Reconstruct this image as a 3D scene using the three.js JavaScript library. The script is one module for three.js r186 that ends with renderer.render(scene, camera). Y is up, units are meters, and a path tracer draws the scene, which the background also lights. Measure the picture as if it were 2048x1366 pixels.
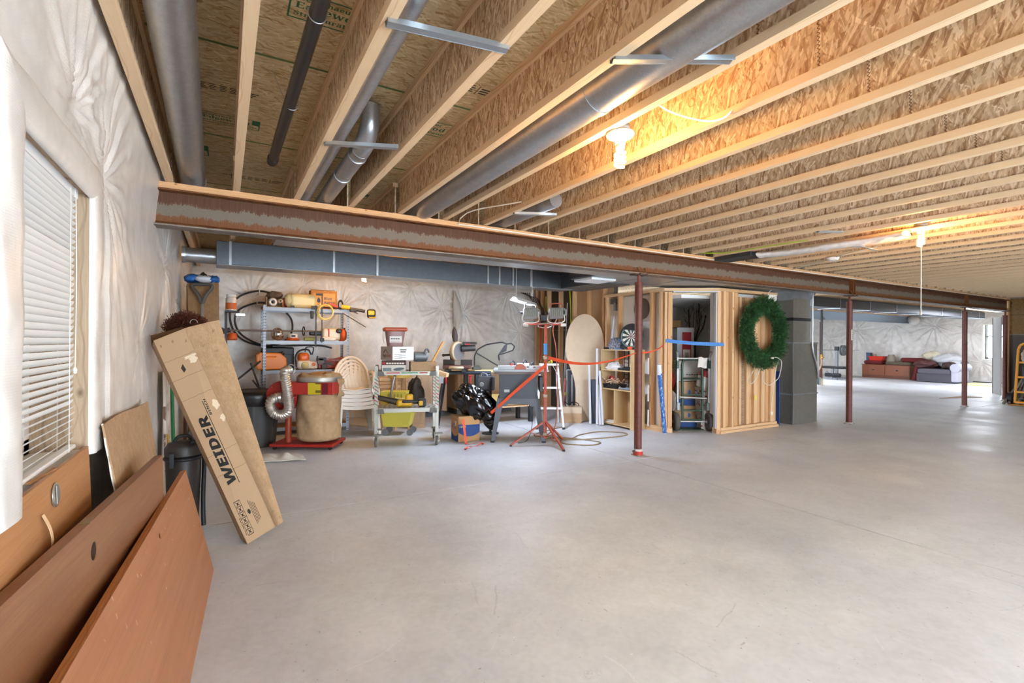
import * as THREE from 'three';
import { RoundedBoxGeometry } from 'three/addons/geometries/RoundedBoxGeometry.js';
import { mergeGeometries, toCreasedNormals } from 'three/addons/utils/BufferGeometryUtils.js';
import { RectAreaLightUniformsLib } from 'three/addons/lights/RectAreaLightUniformsLib.js';

// ---------------------------------------------------------------- camera, sky, exposure
const scene = new THREE.Scene();
RectAreaLightUniformsLib.init();
const camera = new THREE.PerspectiveCamera(2 * Math.atan(683 / 991) * 180 / Math.PI, 2048 / 1366, 0.05, 80);
{
  const yaw = 0.5259, pitch = 0.00097, roll = 0.00633;
  const fw = new THREE.Vector3(Math.sin(yaw) * Math.cos(pitch), Math.sin(pitch), -Math.cos(yaw) * Math.cos(pitch));
  const rt = new THREE.Vector3(Math.cos(yaw), 0, Math.sin(yaw));
  const up = new THREE.Vector3().crossVectors(rt, fw);
  camera.up.copy(up).multiplyScalar(Math.cos(roll)).addScaledVector(rt, -Math.sin(roll));
  camera.position.set(0, 1.296, 0);
  camera.lookAt(camera.position.clone().add(fw));
}
scene.background = new THREE.Color().setRGB(0.76, 0.89, 1.0);   // even overcast sky
scene.backgroundIntensity = 24;
const renderer = new THREE.WebGLRenderer({ antialias: true });
renderer.toneMapping = THREE.LinearToneMapping;
renderer.toneMappingExposure = 1.12;
renderer.shadowMap.enabled = true;

// ---------------------------------------------------------------- helpers
let _s = 12345;
const R = () => { _s = (_s * 1664525 + 1013904223) >>> 0; return _s / 4294967296; };
const rr = (a, b) => a + (b - a) * R();
const seed = (n) => { _s = n >>> 0; };
const V = (x, y, z) => new THREE.Vector3(x, y, z);
const used = {};
const numbered = (n) => { const k = used[n] = (used[n] ?? -1) + 1; return k ? `${n}_${String(k).padStart(3, '0')}` : n; };
const AX = ['x', 'y', 'z'];
// box-projected uv in metres; u runs along the grain axis
function fin(g, grain) {
  if (g.index) g = g.toNonIndexed();
  if (!g.attributes.normal) g.computeVertexNormals();
  const p = g.attributes.position, uv = new Float32Array(p.count * 2), a = V(), b = V(), c = V(), n = V();
  const gi = grain ? AX.indexOf(grain) : -1;
  for (let i = 0; i < p.count; i += 3) {
    a.fromBufferAttribute(p, i); b.fromBufferAttribute(p, i + 1); c.fromBufferAttribute(p, i + 2);
    n.copy(b).sub(a).cross(c.clone().sub(a));
    const m = [Math.abs(n.x), Math.abs(n.y), Math.abs(n.z)], d = m[0] >= m[1] && m[0] >= m[2] ? 0 : m[1] >= m[2] ? 1 : 2;
    let o = [0, 1, 2].filter((k) => k !== d);
    if (d === 0) o = [2, 1];
    if (gi >= 0 && o[1] === gi) o = [o[1], o[0]];
    [a, b, c].forEach((q, k) => { const t = [q.x, q.y, q.z]; uv[(i + k) * 2] = t[o[0]]; uv[(i + k) * 2 + 1] = t[o[1]]; });
  }
  g.setAttribute('uv', new THREE.BufferAttribute(uv, 2));
  for (const k of Object.keys(g.attributes)) if (!['position', 'normal', 'uv'].includes(k)) g.deleteAttribute(k);
  return g;
}
const bx = (w, h, d, x = 0, y = 0, z = 0, grain) => fin(new THREE.BoxGeometry(w, h, d).translate(x, y, z), grain);
const b2 = (x0, x1, y0, y1, z0, z1, grain) => bx(x1 - x0, y1 - y0, z1 - z0, (x0 + x1) / 2, (y0 + y1) / 2, (z0 + z1) / 2, grain);
const rb = (w, h, d, x = 0, y = 0, z = 0, r = 0.01, s = 2, grain) => fin(new RoundedBoxGeometry(w, h, d, s, r).translate(x, y, z), grain);
const qa = (a, b) => new THREE.Quaternion().setFromUnitVectors(V(0, 1, 0), b.clone().sub(a).normalize());
function cyl(a, b, r, r2 = r, n = 12, open = false) {
  a = V(...a); b = V(...b);
  const g = new THREE.CylinderGeometry(r2, r, a.distanceTo(b), n, 1, open);
  return fin(g.applyQuaternion(qa(a, b)).translate((a.x + b.x) / 2, (a.y + b.y) / 2, (a.z + b.z) / 2));
}
// rectangular bar from a to b: w across, h along the hint direction
function bar(a, b, w, h, hint = [0, 1, 0], grain) {
  a = V(...a); b = V(...b);
  const L = a.distanceTo(b), d = b.clone().sub(a).normalize(); let s = d.clone().cross(V(...hint)); if (s.length() < 1e-4) s = d.clone().cross(V(1, 0, 0)); s.normalize();
  const u = d.clone().cross(s);
  const g = fin(new THREE.BoxGeometry(w, h, L), 'z');
  return g.applyMatrix4(new THREE.Matrix4().makeBasis(s, u, d.clone()).setPosition(a.clone().add(b).multiplyScalar(0.5)));
}
const tube = (pts, r, seg = 0, n = 7, closed = false, tension = 0.5) => fin(new THREE.TubeGeometry(new THREE.CatmullRomCurve3(pts.map((p) => V(...p)), closed, 'catmullrom', tension), seg || pts.length * 6, r, n, closed));
const lathe = (prof, n = 24, x = 0, y = 0, z = 0) => fin(new THREE.LatheGeometry(prof.map(([r, h]) => new THREE.Vector2(r, h)), n).translate(x, y, z));
const sph = (r, x = 0, y = 0, z = 0, sx = 1, sy = 1, sz = 1, n = 14) => fin(new THREE.SphereGeometry(r, n, Math.max(6, n * 0.7 | 0)).scale(sx, sy, sz).translate(x, y, z));
const tor = (R0, r, a = 8, b = 32, arc = Math.PI * 2) => fin(new THREE.TorusGeometry(R0, r, a, b, arc));
function shape(pts) { const s = new THREE.Shape(); pts.forEach((p, i) => i ? s.lineTo(p[0], p[1]) : s.moveTo(p[0], p[1])); return s; }
function ext(s, d, bev = 0, curve = 8, grain) {
  if (Array.isArray(s)) s = shape(s);
  return fin(new THREE.ExtrudeGeometry(s, { depth: d, bevelEnabled: bev > 0, bevelSize: bev, bevelThickness: bev, bevelSegments: 2, curveSegments: curve }).translate(0, 0, -d / 2), grain);
}
const mv = (g, x = 0, y = 0, z = 0) => g.translate(x, y, z);
const ro = (g, x = 0, y = 0, z = 0) => g.applyMatrix4(new THREE.Matrix4().makeRotationFromEuler(new THREE.Euler(x, y, z)));
const mg = (...gs) => mergeGeometries(gs.flat(Infinity));
// smooth the normals of a grid surface: z = f(u, v) laid out by place(u, v)
function grid(nu, nv, place) {
  const pos = [], uv = [], idx = [];
  for (let j = 0; j <= nv; j++) for (let i = 0; i <= nu; i++) { const [x, y, z, a, b] = place(i / nu, j / nv); pos.push(x, y, z); uv.push(a ?? i / nu, b ?? j / nv); }
  for (let j = 0; j < nv; j++) for (let i = 0; i < nu; i++) { const k = j * (nu + 1) + i; idx.push(k, k + 1, k + nu + 2, k, k + nu + 2, k + nu + 1); }
  const g = new THREE.BufferGeometry();
  g.setAttribute('position', new THREE.Float32BufferAttribute(pos, 3)); g.setAttribute('uv', new THREE.Float32BufferAttribute(uv, 2)); g.setIndex(idx); g.computeVertexNormals();
  return g;
}
// a thick loose sheet given by a grid placer and a thickness along the normal
function slab(nu, nv, place, t) {
  const a = grid(nu, nv, place), n = a.attributes.normal, b = a.clone(), p = b.attributes.position;
  for (let i = 0; i < p.count; i++) p.setXYZ(i, p.getX(i) - n.getX(i) * t, p.getY(i) - n.getY(i) * t, p.getZ(i) - n.getZ(i) * t);
  const ib = b.index.array; for (let i = 0; i < ib.length; i += 3) { const q = ib[i]; ib[i] = ib[i + 1]; ib[i + 1] = q; } b.computeVertexNormals();
  const rim = [], W = nu + 1, ring = [];
  for (let i = 0; i < nu; i++) ring.push(i); for (let j = 0; j < nv; j++) ring.push(j * W + nu); for (let i = nu; i > 0; i--) ring.push(nv * W + i); for (let j = nv; j > 0; j--) ring.push(j * W);
  const pa = a.attributes.position, get = (q, k) => [q.getX(k), q.getY(k), q.getZ(k)];
  ring.forEach((k, i) => { const m = ring[(i + 1) % ring.length]; rim.push(...get(pa, k), ...get(p, k), ...get(p, m), ...get(pa, k), ...get(p, m), ...get(pa, m)); });
  const r = new THREE.BufferGeometry(); r.setAttribute('position', new THREE.Float32BufferAttribute(rim, 3)); r.computeVertexNormals();
  return mergeGeometries([a.toNonIndexed(), b.toNonIndexed(), fin(r)]);
}
// hexahedron from 8 corners: bottom 0-3 and top 4-7, both counter-clockwise seen from above
function hexa(c, grain) {
  const f = [[3, 2, 1, 0], [4, 5, 6, 7], [0, 1, 5, 4], [1, 2, 6, 5], [2, 3, 7, 6], [3, 0, 4, 7]], pos = [];
  for (const [a, b, d, e] of f) for (const k of [a, b, d, a, d, e]) pos.push(...c[k]);
  const g = new THREE.BufferGeometry(); g.setAttribute('position', new THREE.Float32BufferAttribute(pos, 3)); g.computeVertexNormals();
  return fin(g, grain);
}
// quad with 0..1 uv (print): corners bl, br, tr, tl
function quad(bl, br, tr, tl) {
  const g = new THREE.BufferGeometry();
  g.setAttribute('position', new THREE.Float32BufferAttribute([...bl, ...br, ...tr, ...bl, ...tr, ...tl], 3));
  g.setAttribute('uv', new THREE.Float32BufferAttribute([0, 0, 1, 0, 1, 1, 0, 0, 1, 1, 0, 1], 2)); g.computeVertexNormals();
  return g;
}
// thin printed plate of w x h facing +z, centred
const plate = (w, h, x = 0, y = 0, z = 0) => quad([x - w / 2, y - h / 2, z], [x + w / 2, y - h / 2, z], [x + w / 2, y + h / 2, z], [x - w / 2, y + h / 2, z]);

function thing(name, label, category, [x, y, z] = [0, 0, 0], turn = 0, group, world = false) {
  const o = new THREE.Group(); o.name = numbered(name); o.position.set(x, y, z); o.rotation.y = turn;
  o.userData = { label, category }; if (group) o.userData.group = group;
  if (world) o._b = [x, y, z];
  scene.add(o); return o;
}
// a thing whose parts are written in world coordinates
const wthing = (name, label, category, base, group) => thing(name, label, category, base, 0, group, true);
function part(parent, name, geo, m, label) {
  if (Array.isArray(geo)) geo = mg(geo);
  let q = parent; while (q && !q._b && q !== scene) q = q.parent;
  if (q && q._b && !parent._local) geo = geo.clone().translate(-q._b[0], -q._b[1], -q._b[2]);
  const o = new THREE.Mesh(geo, m); o.name = name; o.castShadow = o.receiveShadow = true; if (label) o.userData.label = label;
  parent.add(o); return o;
}
function solo(name, geo, m, label, category, group) {
  if (Array.isArray(geo)) geo = mg(geo);
  geo.computeBoundingBox(); const c = geo.boundingBox, p = [(c.min.x + c.max.x) / 2, c.min.y, (c.min.z + c.max.z) / 2];
  const o = new THREE.Mesh(geo.translate(-p[0], -p[1], -p[2]), m); o.position.set(...p); o.name = numbered(name); o.castShadow = o.receiveShadow = true;
  o.userData = { label, category }; if (group) o.userData.group = group; scene.add(o); return o;
}
function setting(name, base = [0, 0, 0]) { const o = new THREE.Group(); o.name = name; o.userData.kind = 'structure'; o.position.set(...base); if (base.some(Boolean)) o._b = base; scene.add(o); return o; }
function copyOf(o, label, [x, y, z], turn) { const c = o.clone(); c.name = numbered(o.name.replace(/_\d{3}$/, '')); c.userData = { ...o.userData, label }; c.position.set(x, y, z); if (turn !== undefined) c.rotation.y = turn; scene.add(c); return c; }
const ORD = ['first', 'second', 'third', 'fourth', 'fifth', 'sixth', 'seventh', 'eighth', 'ninth', 'tenth'];

// ---------------------------------------------------------------- textures
const canvas = (w, h) => { const c = document.createElement('canvas'); c.width = w; c.height = h; return [c, c.getContext('2d')]; };
function ctex(w, h, draw, ru = 1, rv = 1, srgb = true) {
  const [c, k] = canvas(w, h); draw(k, w, h);
  const t = new THREE.CanvasTexture(c); t.wrapS = t.wrapT = THREE.RepeatWrapping; t.repeat.set(1 / ru, 1 / rv); if (srgb) t.colorSpace = THREE.SRGBColorSpace; t.anisotropy = 8; return t;
}
// periodic value noise
function lattice(n, sd) { seed(sd); const a = new Float32Array(n * n); for (let i = 0; i < a.length; i++) a[i] = R(); return (x, y) => {
  x = ((x % n) + n) % n; y = ((y % n) + n) % n; const i = x | 0, j = y | 0, f = x - i, g = y - j, u = f * f * (3 - 2 * f), v = g * g * (3 - 2 * g), i1 = (i + 1) % n, j1 = (j + 1) % n;
  return (a[j * n + i] * (1 - u) + a[j * n + i1] * u) * (1 - v) + (a[j1 * n + i] * (1 - u) + a[j1 * n + i1] * u) * v; }; }
function dtex(n, fn, ru = 1, rv = 1, srgb = true, m = n) {
  const d = new Uint8Array(n * m * 4);
  for (let j = 0; j < m; j++) for (let i = 0; i < n; i++) { const c = fn(i / n, j / m), k = (j * n + i) * 4; d[k] = Math.max(0, Math.min(255, c[0])); d[k + 1] = Math.max(0, Math.min(255, c[1])); d[k + 2] = Math.max(0, Math.min(255, c[2])); d[k + 3] = 255; }
  const t = new THREE.DataTexture(d, n, m); t.wrapS = t.wrapT = THREE.RepeatWrapping; t.magFilter = t.minFilter = THREE.LinearFilter; t.repeat.set(1 / ru, 1 / rv); if (srgb) t.colorSpace = THREE.SRGBColorSpace; t.needsUpdate = true; return t;
}
const mats = {};
function M(c, rough = 0.6, metal = 0, o) {
  const k = JSON.stringify([c, rough, metal, o && Object.keys(o)]); if (!o && mats[k]) return mats[k];
  const m = new THREE.MeshPhysicalMaterial({ color: c, roughness: rough, metalness: metal, ...(o || {}) }); if (!o) mats[k] = m; return m;
}
const T = (map, rough = 0.7, o) => new THREE.MeshPhysicalMaterial({ map, roughness: rough, ...(o || {}) });
const hex = (r, g, b) => `rgb(${r | 0},${g | 0},${b | 0})`;
const jit = (c, a) => { const d = rr(-a, a); return hex(c[0] + d, c[1] + d, c[2] + d); };
// strand board: strands of random direction round a main one
function strands(n, pal, len, wid, ang, spread, bg) {
  return (k, w, h) => { k.fillStyle = bg; k.fillRect(0, 0, w, h);
    for (let i = 0; i < n; i++) {
      const x = R() * w, y = R() * h, l = rr(len[0], len[1]), t = rr(wid[0], wid[1]), a = ang + (R() + R() + R() - 1.5) * spread, c = pal[R() * pal.length | 0];
      k.fillStyle = jit(c, 14); k.globalAlpha = rr(0.45, 0.95);
      for (const dx of [-w, 0, w]) for (const dy of [-h, 0, h]) { if (x + dx < -l || x + dx > w + l || y + dy < -l || y + dy > h + l) continue;
        k.save(); k.translate(x + dx, y + dy); k.rotate(a); k.beginPath(); k.moveTo(-l / 2, -t / 2); k.lineTo(l / 2 - rr(0, l / 4), -t / 2 * rr(.4, 1)); k.lineTo(l / 2, t / 2 * rr(.3, 1)); k.lineTo(-l / 2 + rr(0, l / 5), t / 2); k.fill(); k.restore(); }
    } k.globalAlpha = 1; };
}
seed(7);
const tOSB = ctex(2048, 256, (k, w, h) => { strands(5200, [[214, 184, 148], [194, 162, 126], [228, 204, 172], [176, 138, 102], [206, 176, 138], [236, 216, 188], [152, 112, 78]], [30, 95], [4, 15], Math.PI / 2 + .1, 0.8, 'rgb(198,166,130)')(k, w, h);
  k.strokeStyle = 'rgba(70,40,20,.75)'; k.lineWidth = 2.5; for (const x0 of [400, 1420]) { k.beginPath(); for (let y = 0; y <= h; y += 7) k.lineTo(x0 + ((y / 7 | 0) % 2 ? 4 : -4) + y * .02, y); k.stroke(); }
  for (const [x, y] of [[900, 120], [1850, 150]]) { k.strokeStyle = 'rgba(110,70,35,.6)'; k.lineWidth = 3; k.beginPath(); k.arc(x, y, 17, 0, 6.3); k.stroke(); } }, 2.5, 0.31);
const stampPlate = (k, x, y, s) => { // green maker's stamp and black grade lines
  k.save(); k.translate(x, y); k.scale(s, s); k.strokeStyle = k.fillStyle = 'rgb(38,92,58)'; k.lineWidth = 5; k.strokeRect(-130, -60, 260, 120); k.fillRect(96, -60, 34, 60); k.font = 'bold 26px sans-serif'; k.textAlign = 'left'; k.fillText('Weyerhaeuser', -118, -28); k.font = 'bold 40px serif'; k.fillText('Edgewood', -118, 10); k.font = 'bold 27px serif'; k.fillText('Structural Panels', -118, 44); k.restore(); };
const grade = (k, x, y, s) => { k.save(); k.translate(x, y); k.scale(s, s); k.fillStyle = 'rgb(52,40,24)'; k.font = 'bold 24px sans-serif'; k.fillText('APA', 0, 0); for (let i = 0; i < 4; i++) for (let q = 0; q < 5; q++) k.fillRect(56 + q * 38, -26 + i * 16, 30 - (i * 7 + q * 5) % 13, 7); k.fillRect(46, -28, 3, 70); k.fillRect(250, -28, 3, 70); for (let q = 0; q < 3; q++) k.fillRect(262, -16 + q * 18, 60 - q * 12, 9); k.restore(); };
const subTex = (sd, stamps) => { seed(sd); return ctex(1536, 768, (k, w, h) => { strands(9000, [[210, 188, 146], [194, 168, 124], [220, 202, 164], [176, 148, 104], [202, 180, 136], [164, 130, 84]], [18, 56], [3, 9], 0, 0.9, 'rgb(200,176,132)')(k, w, h);
  k.fillStyle = 'rgba(84,112,60,.8)'; k.fillRect(0, 0, w, 5); k.fillRect(0, h - 5, w, 5); stamps(k, w, h); }); };
const tSub1 = subTex(11, (k) => { stampPlate(k, 320, 230, 1.1); grade(k, 520, 560, .9); grade(k, 1010, 300, .8); stampPlate(k, 1180, 580, .8); });
const tSub2 = subTex(12, (k) => { grade(k, 150, 330, .8); stampPlate(k, 800, 470, .95); grade(k, 1080, 620, .85); });
// planed softwood with growth lines along u
function wood(sd, base, dark, n = 26, knots = 2, w = 1024, h = 256, streak = 0.35) {
  seed(sd); return (k, ww, hh) => { k.fillStyle = hex(...base); k.fillRect(0, 0, ww, hh);
    for (let i = 0; i < n; i++) { const y = R() * hh, a = rr(2, 12), f = rr(.6, 1.8), p = R() * 6.3; k.strokeStyle = hex(...dark); k.globalAlpha = rr(.08, streak); k.lineWidth = rr(1, 4); for (const dy of [-hh, 0, hh]) { k.beginPath(); for (let x = 0; x <= ww; x += 16) k.lineTo(x, y + dy + a * Math.sin(x / ww * 6.2832 * Math.round(f) + p) + a * .4 * Math.sin(x / ww * 6.2832 * 5 + p * 2)); k.stroke(); } }
    for (let i = 0; i < 260; i++) { k.globalAlpha = rr(.03, .12); k.strokeStyle = R() < .5 ? 'rgb(255,236,206)' : hex(...dark); k.lineWidth = 1; const x = R() * ww, y = R() * hh, l = rr(20, 130); k.beginPath(); k.moveTo(x, y); k.lineTo(x + l, y + rr(-2, 2)); k.stroke(); }
    for (let i = 0; i < knots; i++) { const x = R() * ww, y = rr(.15, .85) * hh, r = rr(4, 9); for (let q = 4; q > 0; q--) { k.globalAlpha = .3; k.fillStyle = q > 2 ? hex(...dark) : hex(dark[0] * .6, dark[1] * .5, dark[2] * .45); k.beginPath(); k.ellipse(x, y, r * q * .55, r * q * .34, 0, 0, 6.3); k.fill(); } } k.globalAlpha = 1; };
}
const tFlange = ctex(1024, 128, wood(21, [224, 194, 156], [182, 132, 86], 16, 2), 1.6, 0.2);
const tPine = ctex(1024, 256, wood(22, [222, 184, 140], [176, 122, 76], 30, 5), 1.3, 0.33);
const tPine2 = ctex(1024, 256, wood(23, [208, 162, 114], [152, 98, 56], 34, 6), 1.3, 0.33);
const nA = lattice(16, 31), nB = lattice(64, 32), nC = lattice(256, 33), nD = lattice(8, 34);
const fbm = (u, v) => .45 * nA(u * 16, v * 16) + .3 * nB(u * 64, v * 64) + .25 * nC(u * 256, v * 256);
const tConc = dtex(1024, (u, v) => { const a = nD(u * 8, v * 8) - .5, b = nA(u * 16 + 3, v * 16) - .5, c = nB(u * 64, v * 64) - .5, d = nC(u * 256, v * 256) - .5, s = 208 + a * 16 + b * 14 + c * 8 + d * 8 - (nC(u * 256 + 31, v * 256 + 7) > .985 ? 40 : 0); return [s - 6, s - 2, s + 3 - a * 4]; }, 5, 5);
{ // scuffs, specks and trowel marks of the slab
  const d = tConc.image.data, N = 1024; seed(77); const dot = (x, y, a) => { const k = ((((y | 0) % N + N) % N) * N + (((x | 0) % N + N) % N)) * 4; for (let c = 0; c < 3; c++) d[k + c] = Math.max(0, Math.min(255, d[k + c] + a)); };
  for (let i = 0; i < 90; i++) { let x = R() * N, y = R() * N, a = R() * 6.3, n = rr(8, 60), s = R() < .7 ? -rr(6, 20) : rr(5, 12); for (let q = 0; q < n; q++) { a += rr(-.08, .08); x += Math.cos(a); y += Math.sin(a); dot(x, y, s); if (R() < .4) dot(x + 1, y, s * .6); } }
  for (let i = 0; i < 160; i++) { const x = R() * N, y = R() * N, s = R() < .75 ? -rr(30, 90) : 35; dot(x, y, s); if (R() < .4) dot(x + 1, y, s * .7); }
  for (let i = 0; i < 46; i++) { const x = R() * N, y = R() * N, r = rr(3, 12), s = -rr(3, 9); for (let q = 0; q < r * r * 3; q++) { const b = R() * 6.3, e = Math.sqrt(R()) * r; dot(x + Math.cos(b) * e * 1.7, y + Math.sin(b) * e, s); } }
}
const tConcR = dtex(512, (u, v) => { const s = 150 + (nD(u * 8, v * 8) - .5) * 50 + (nA(u * 16, v * 16) - .5) * 40 + (nB(u * 64, v * 64) - .5) * 24; return [s, s, s]; }, 5, 5, false);
const tFine = dtex(512, (u, v) => { const s = 128 + (nC(u * 256, v * 256) - .5) * 120 + (nB(u * 64, v * 64) - .5) * 60; return [s, s, s]; }, 0.5, 0.5, false);
const tScrim = dtex(256, (u, v) => { const s = 110 + 60 * Math.max(Math.sin(u * 6.2832 * 40), Math.sin(v * 6.2832 * 40)) * .7 + (nB(u * 64, v * 64) - .5) * 70; return [s, s, s]; }, 0.25, 0.25, false);
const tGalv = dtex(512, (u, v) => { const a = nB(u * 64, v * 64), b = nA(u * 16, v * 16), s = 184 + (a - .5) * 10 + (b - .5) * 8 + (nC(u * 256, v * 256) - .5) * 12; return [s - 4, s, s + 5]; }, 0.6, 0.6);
const tCard = dtex(512, (u, v) => { const s = (nB(u * 64, v * 64) - .5) * 12 + (nC(u * 256, v * 40) - .5) * 14 + (nA(u * 16, v * 16) - .5) * 12; return [172 + s, 140 + s, 106 + s]; }, 0.6, 0.6);
const tSheet = dtex(512, (u, v) => { const s = 226 + (nA(u * 16, v * 16) - .5) * 18 + (nB(u * 64, v * 64) - .5) * 10; return [s, s - 4, s - 9]; }, 2, 2);
const tCloth = dtex(256, (u, v) => { const s = 128 + 60 * Math.sin(u * 6.2832 * 64) * Math.sin(v * 6.2832 * 64) + (nB(u * 64, v * 64) - .5) * 60; return [s, s, s]; }, 0.16, 0.16, false);

const mOSB = T(tOSB, 0.75), mFlange = T(tFlange, 0.65), mPine = T(tPine, 0.65), mPine2 = T(tPine2, 0.65);
const mConc = T(tConc, 1, { roughnessMap: tConcR, bumpMap: tFine, bumpScale: 0.0006, roughness: 0.8, specularIntensity: 0.6 });
const mSheet = T(tSheet, 0.36, { bumpMap: tScrim, bumpScale: 0.0012, clearcoat: 0.25, clearcoatRoughness: 0.25, side: THREE.DoubleSide });
const mGalv = T(tGalv, 0.34, { metalness: 0.85 });
const mGalvDim = T(tGalv, 0.42, { metalness: 0.8, color: '#84878b' });  // darker copy of mGalv, dim reflections put into its colour
const mCard = T(tCard, 0.85);
const mRed = M('#6f2a1c', 0.55), mBlack = M('#15161a', 0.5), mWhite = M('#e9e8e4', 0.5), mSteel = M('#b9bcc0', 0.32, 0.9), mDark = M('#2b2e33', 0.55), mCopper = M('#a35b36', 0.4, 0.8), mCable = M('#e6e2d6', 0.6);
// ================================================================ THE SETTING
const CEIL = 2.385, JD = 0.302, X0 = -0.335, SP = 0.4065, BZ = -4.21;
// floor slabs with saw-cut joints
{
  const fl = setting('floor'), xs = [-0.9, 3.88, 8.5, 11.0, 15.0, 23], zs = [-12.9, -8.66, -4.05, 0.6, 3.6], g = 0.005;
  for (let i = 0; i < xs.length - 1; i++) for (let j = 0; j < zs.length - 1; j++) part(fl, 'slab', b2(xs[i] + g, xs[i + 1] - g, -0.1, 0, zs[j] + g, zs[j + 1] - g), mConc);
  part(fl, 'footing', b2(-0.9, 23, -0.2, -0.012, -12.9, 3.6), M('#4b4640', 0.95));
}
// ceiling: I-joists and strand-board decking
{
  const ce = setting('ceiling');
  const mk = (name, len) => ({ bot: bx(0.045, 0.038, len, 0, 0.019, 0, 'z'), web: bx(0.011, JD - 0.074, len, 0, JD / 2, 0, 'z'), top: bx(0.045, 0.038, len, 0, JD - 0.019, 0, 'z') });
  const near = mk('n', 7.55), back = mk('b', 4.42), deep = mk('d', 8.4);
  const add = (s, x, zc) => { const j = new THREE.Group(); j.name = 'joist'; j.position.set(x, CEIL, zc); ce.add(j); j._local = true; part(j, 'bottom_flange', s.bot, mFlange); part(j, 'web', s.web, mOSB); part(j, 'top_flange', s.top, mFlange); };
  for (let n = 0; n < 40; n++) add(near, X0 + SP * n, BZ + 0.07 + 3.775);
  for (let n = 0; n < 14; n++) add(back, X0 + SP * n, BZ - 0.07 - 2.21);
  for (let n = 14; n < 56; n++) add(deep, X0 + SP * n, BZ - 0.07 - 4.2);
  const top = CEIL + JD, m1 = T(tSub1, 0.8), m2 = T(tSub2, 0.8);
  seed(5);
  for (let i = 0; i < 10; i++) for (let j = 0; j < 14; j++) {
    const x = -0.85 + i * 2.44 - (j % 2) * 1.0, z = 3.4 - j * 1.22; if (x > 22.7 || z < -12.5) continue;
    const g = new THREE.BoxGeometry(2.434, 0.018, 1.214), uv = g.attributes.uv, p = g.attributes.position;
    for (let q = 0; q < p.count; q++) uv.setXY(q, p.getX(q) / 2.434 + .5, p.getZ(q) / 1.214 + .5);
    part(ce, 'subfloor_panel', g.translate(x + 1.22, top + 0.009, z - 0.61), R() < .5 ? m1 : m2);
  }
  part(ce, 'upper_floor', b2(-1.0, 23, top + 0.02, top + 0.12, -13, 3.8), M('#6d6257', 0.9));
}
// folds of plastic sheeting that radiate from tack points
function folds(tacks, sd, puff = 0.02) {
  const n1 = lattice(32, sd), n2 = lattice(64, sd + 1);
  return (u, v) => {
    let d = (n1(u * .8 + 5, v * .55 + 2) - .5) * puff * 2.2 + (n2(u * 13, v * 1.1) - .5) * 0.005;
    for (const [a, b, Rr, amp = 1] of tacks) {
      const x = u - a, y = v - b, r = Math.hypot(x, y), th = Math.atan2(y, x), down = y < 0 ? 1 + .9 * Math.pow(-y / (r + 1e-6), 2) : 1, ph = a * 17 + b * 9;
      const e = Math.exp(-r / (Rr * down)), w = Math.min(r / 0.07, 1);
      d += -0.05 * amp * Math.exp(-r / 0.13) + amp * 0.011 * w * e * (Math.sin(15 * th + ph + 2 * n1(r * 6, ph)) + .7 * Math.sin(27 * th + ph * 2 + 3 * n1(r * 9, ph)) + .6 * Math.sin(8 * th - ph));
    }
    return d;
  };
}
function sheetGeo(nu, nv, place, hole) {
  const g = grid(nu, nv, place); if (!hole) return g;
  const p = g.attributes.position, id = g.index.array, out = [];
  for (let i = 0; i < id.length; i += 3) { let y = 0, z = 0; for (let k = 0; k < 3; k++) { y += p.getY(id[i + k]) / 3; z += p.getZ(id[i + k]) / 3; } if (!hole(y, z)) out.push(id[i], id[i + 1], id[i + 2]); }
  g.setIndex(out); return g;
}
// ring of wrapped sheeting round a window opening: rect in (z, y), profile of [outward, x]
function wrapRing(z0, z1, y0, y1, prof, n1) {
  const pos = [], uv = [], idx = [], N = 24, P = prof.length; let row = 0;
  const side = (f) => { for (let i = 0; i <= N; i++) { prof.forEach(([a, x], k) => { const [z, y] = f(i / N, a); pos.push(x + (n1 ? (n1(z * 11 + k, y * 9) - .5) * 0.016 * Math.min(1, a * 14) : 0), y, z); uv.push(z, y); }); if (i) for (let k = 0; k < P - 1; k++) { const q = (row + i) * P + k; idx.push(q - P, q, q + 1, q - P, q + 1, q - P + 1); } } row += N + 1; };
  side((t, a) => [z0 - a + (z1 - z0 + 2 * a) * t, y1 + a]); side((t, a) => [z1 + a, y1 + a - (y1 - y0 + a + .02) * t]); side((t, a) => [z0 - a, y0 - .02 + (y1 - y0 + a + .02) * t]);
  const g = new THREE.BufferGeometry(); g.setAttribute('position', new THREE.Float32BufferAttribute(pos, 3)); g.setAttribute('uv', new THREE.Float32BufferAttribute(uv, 2)); g.setIndex(idx); g.computeVertexNormals(); return g;
}
const mConcWall = M('#9a958c', 0.9);
const WZ0 = -2.29, WZ1 = -1.57, WY0 = 0.905, WY1 = 1.80;
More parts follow.
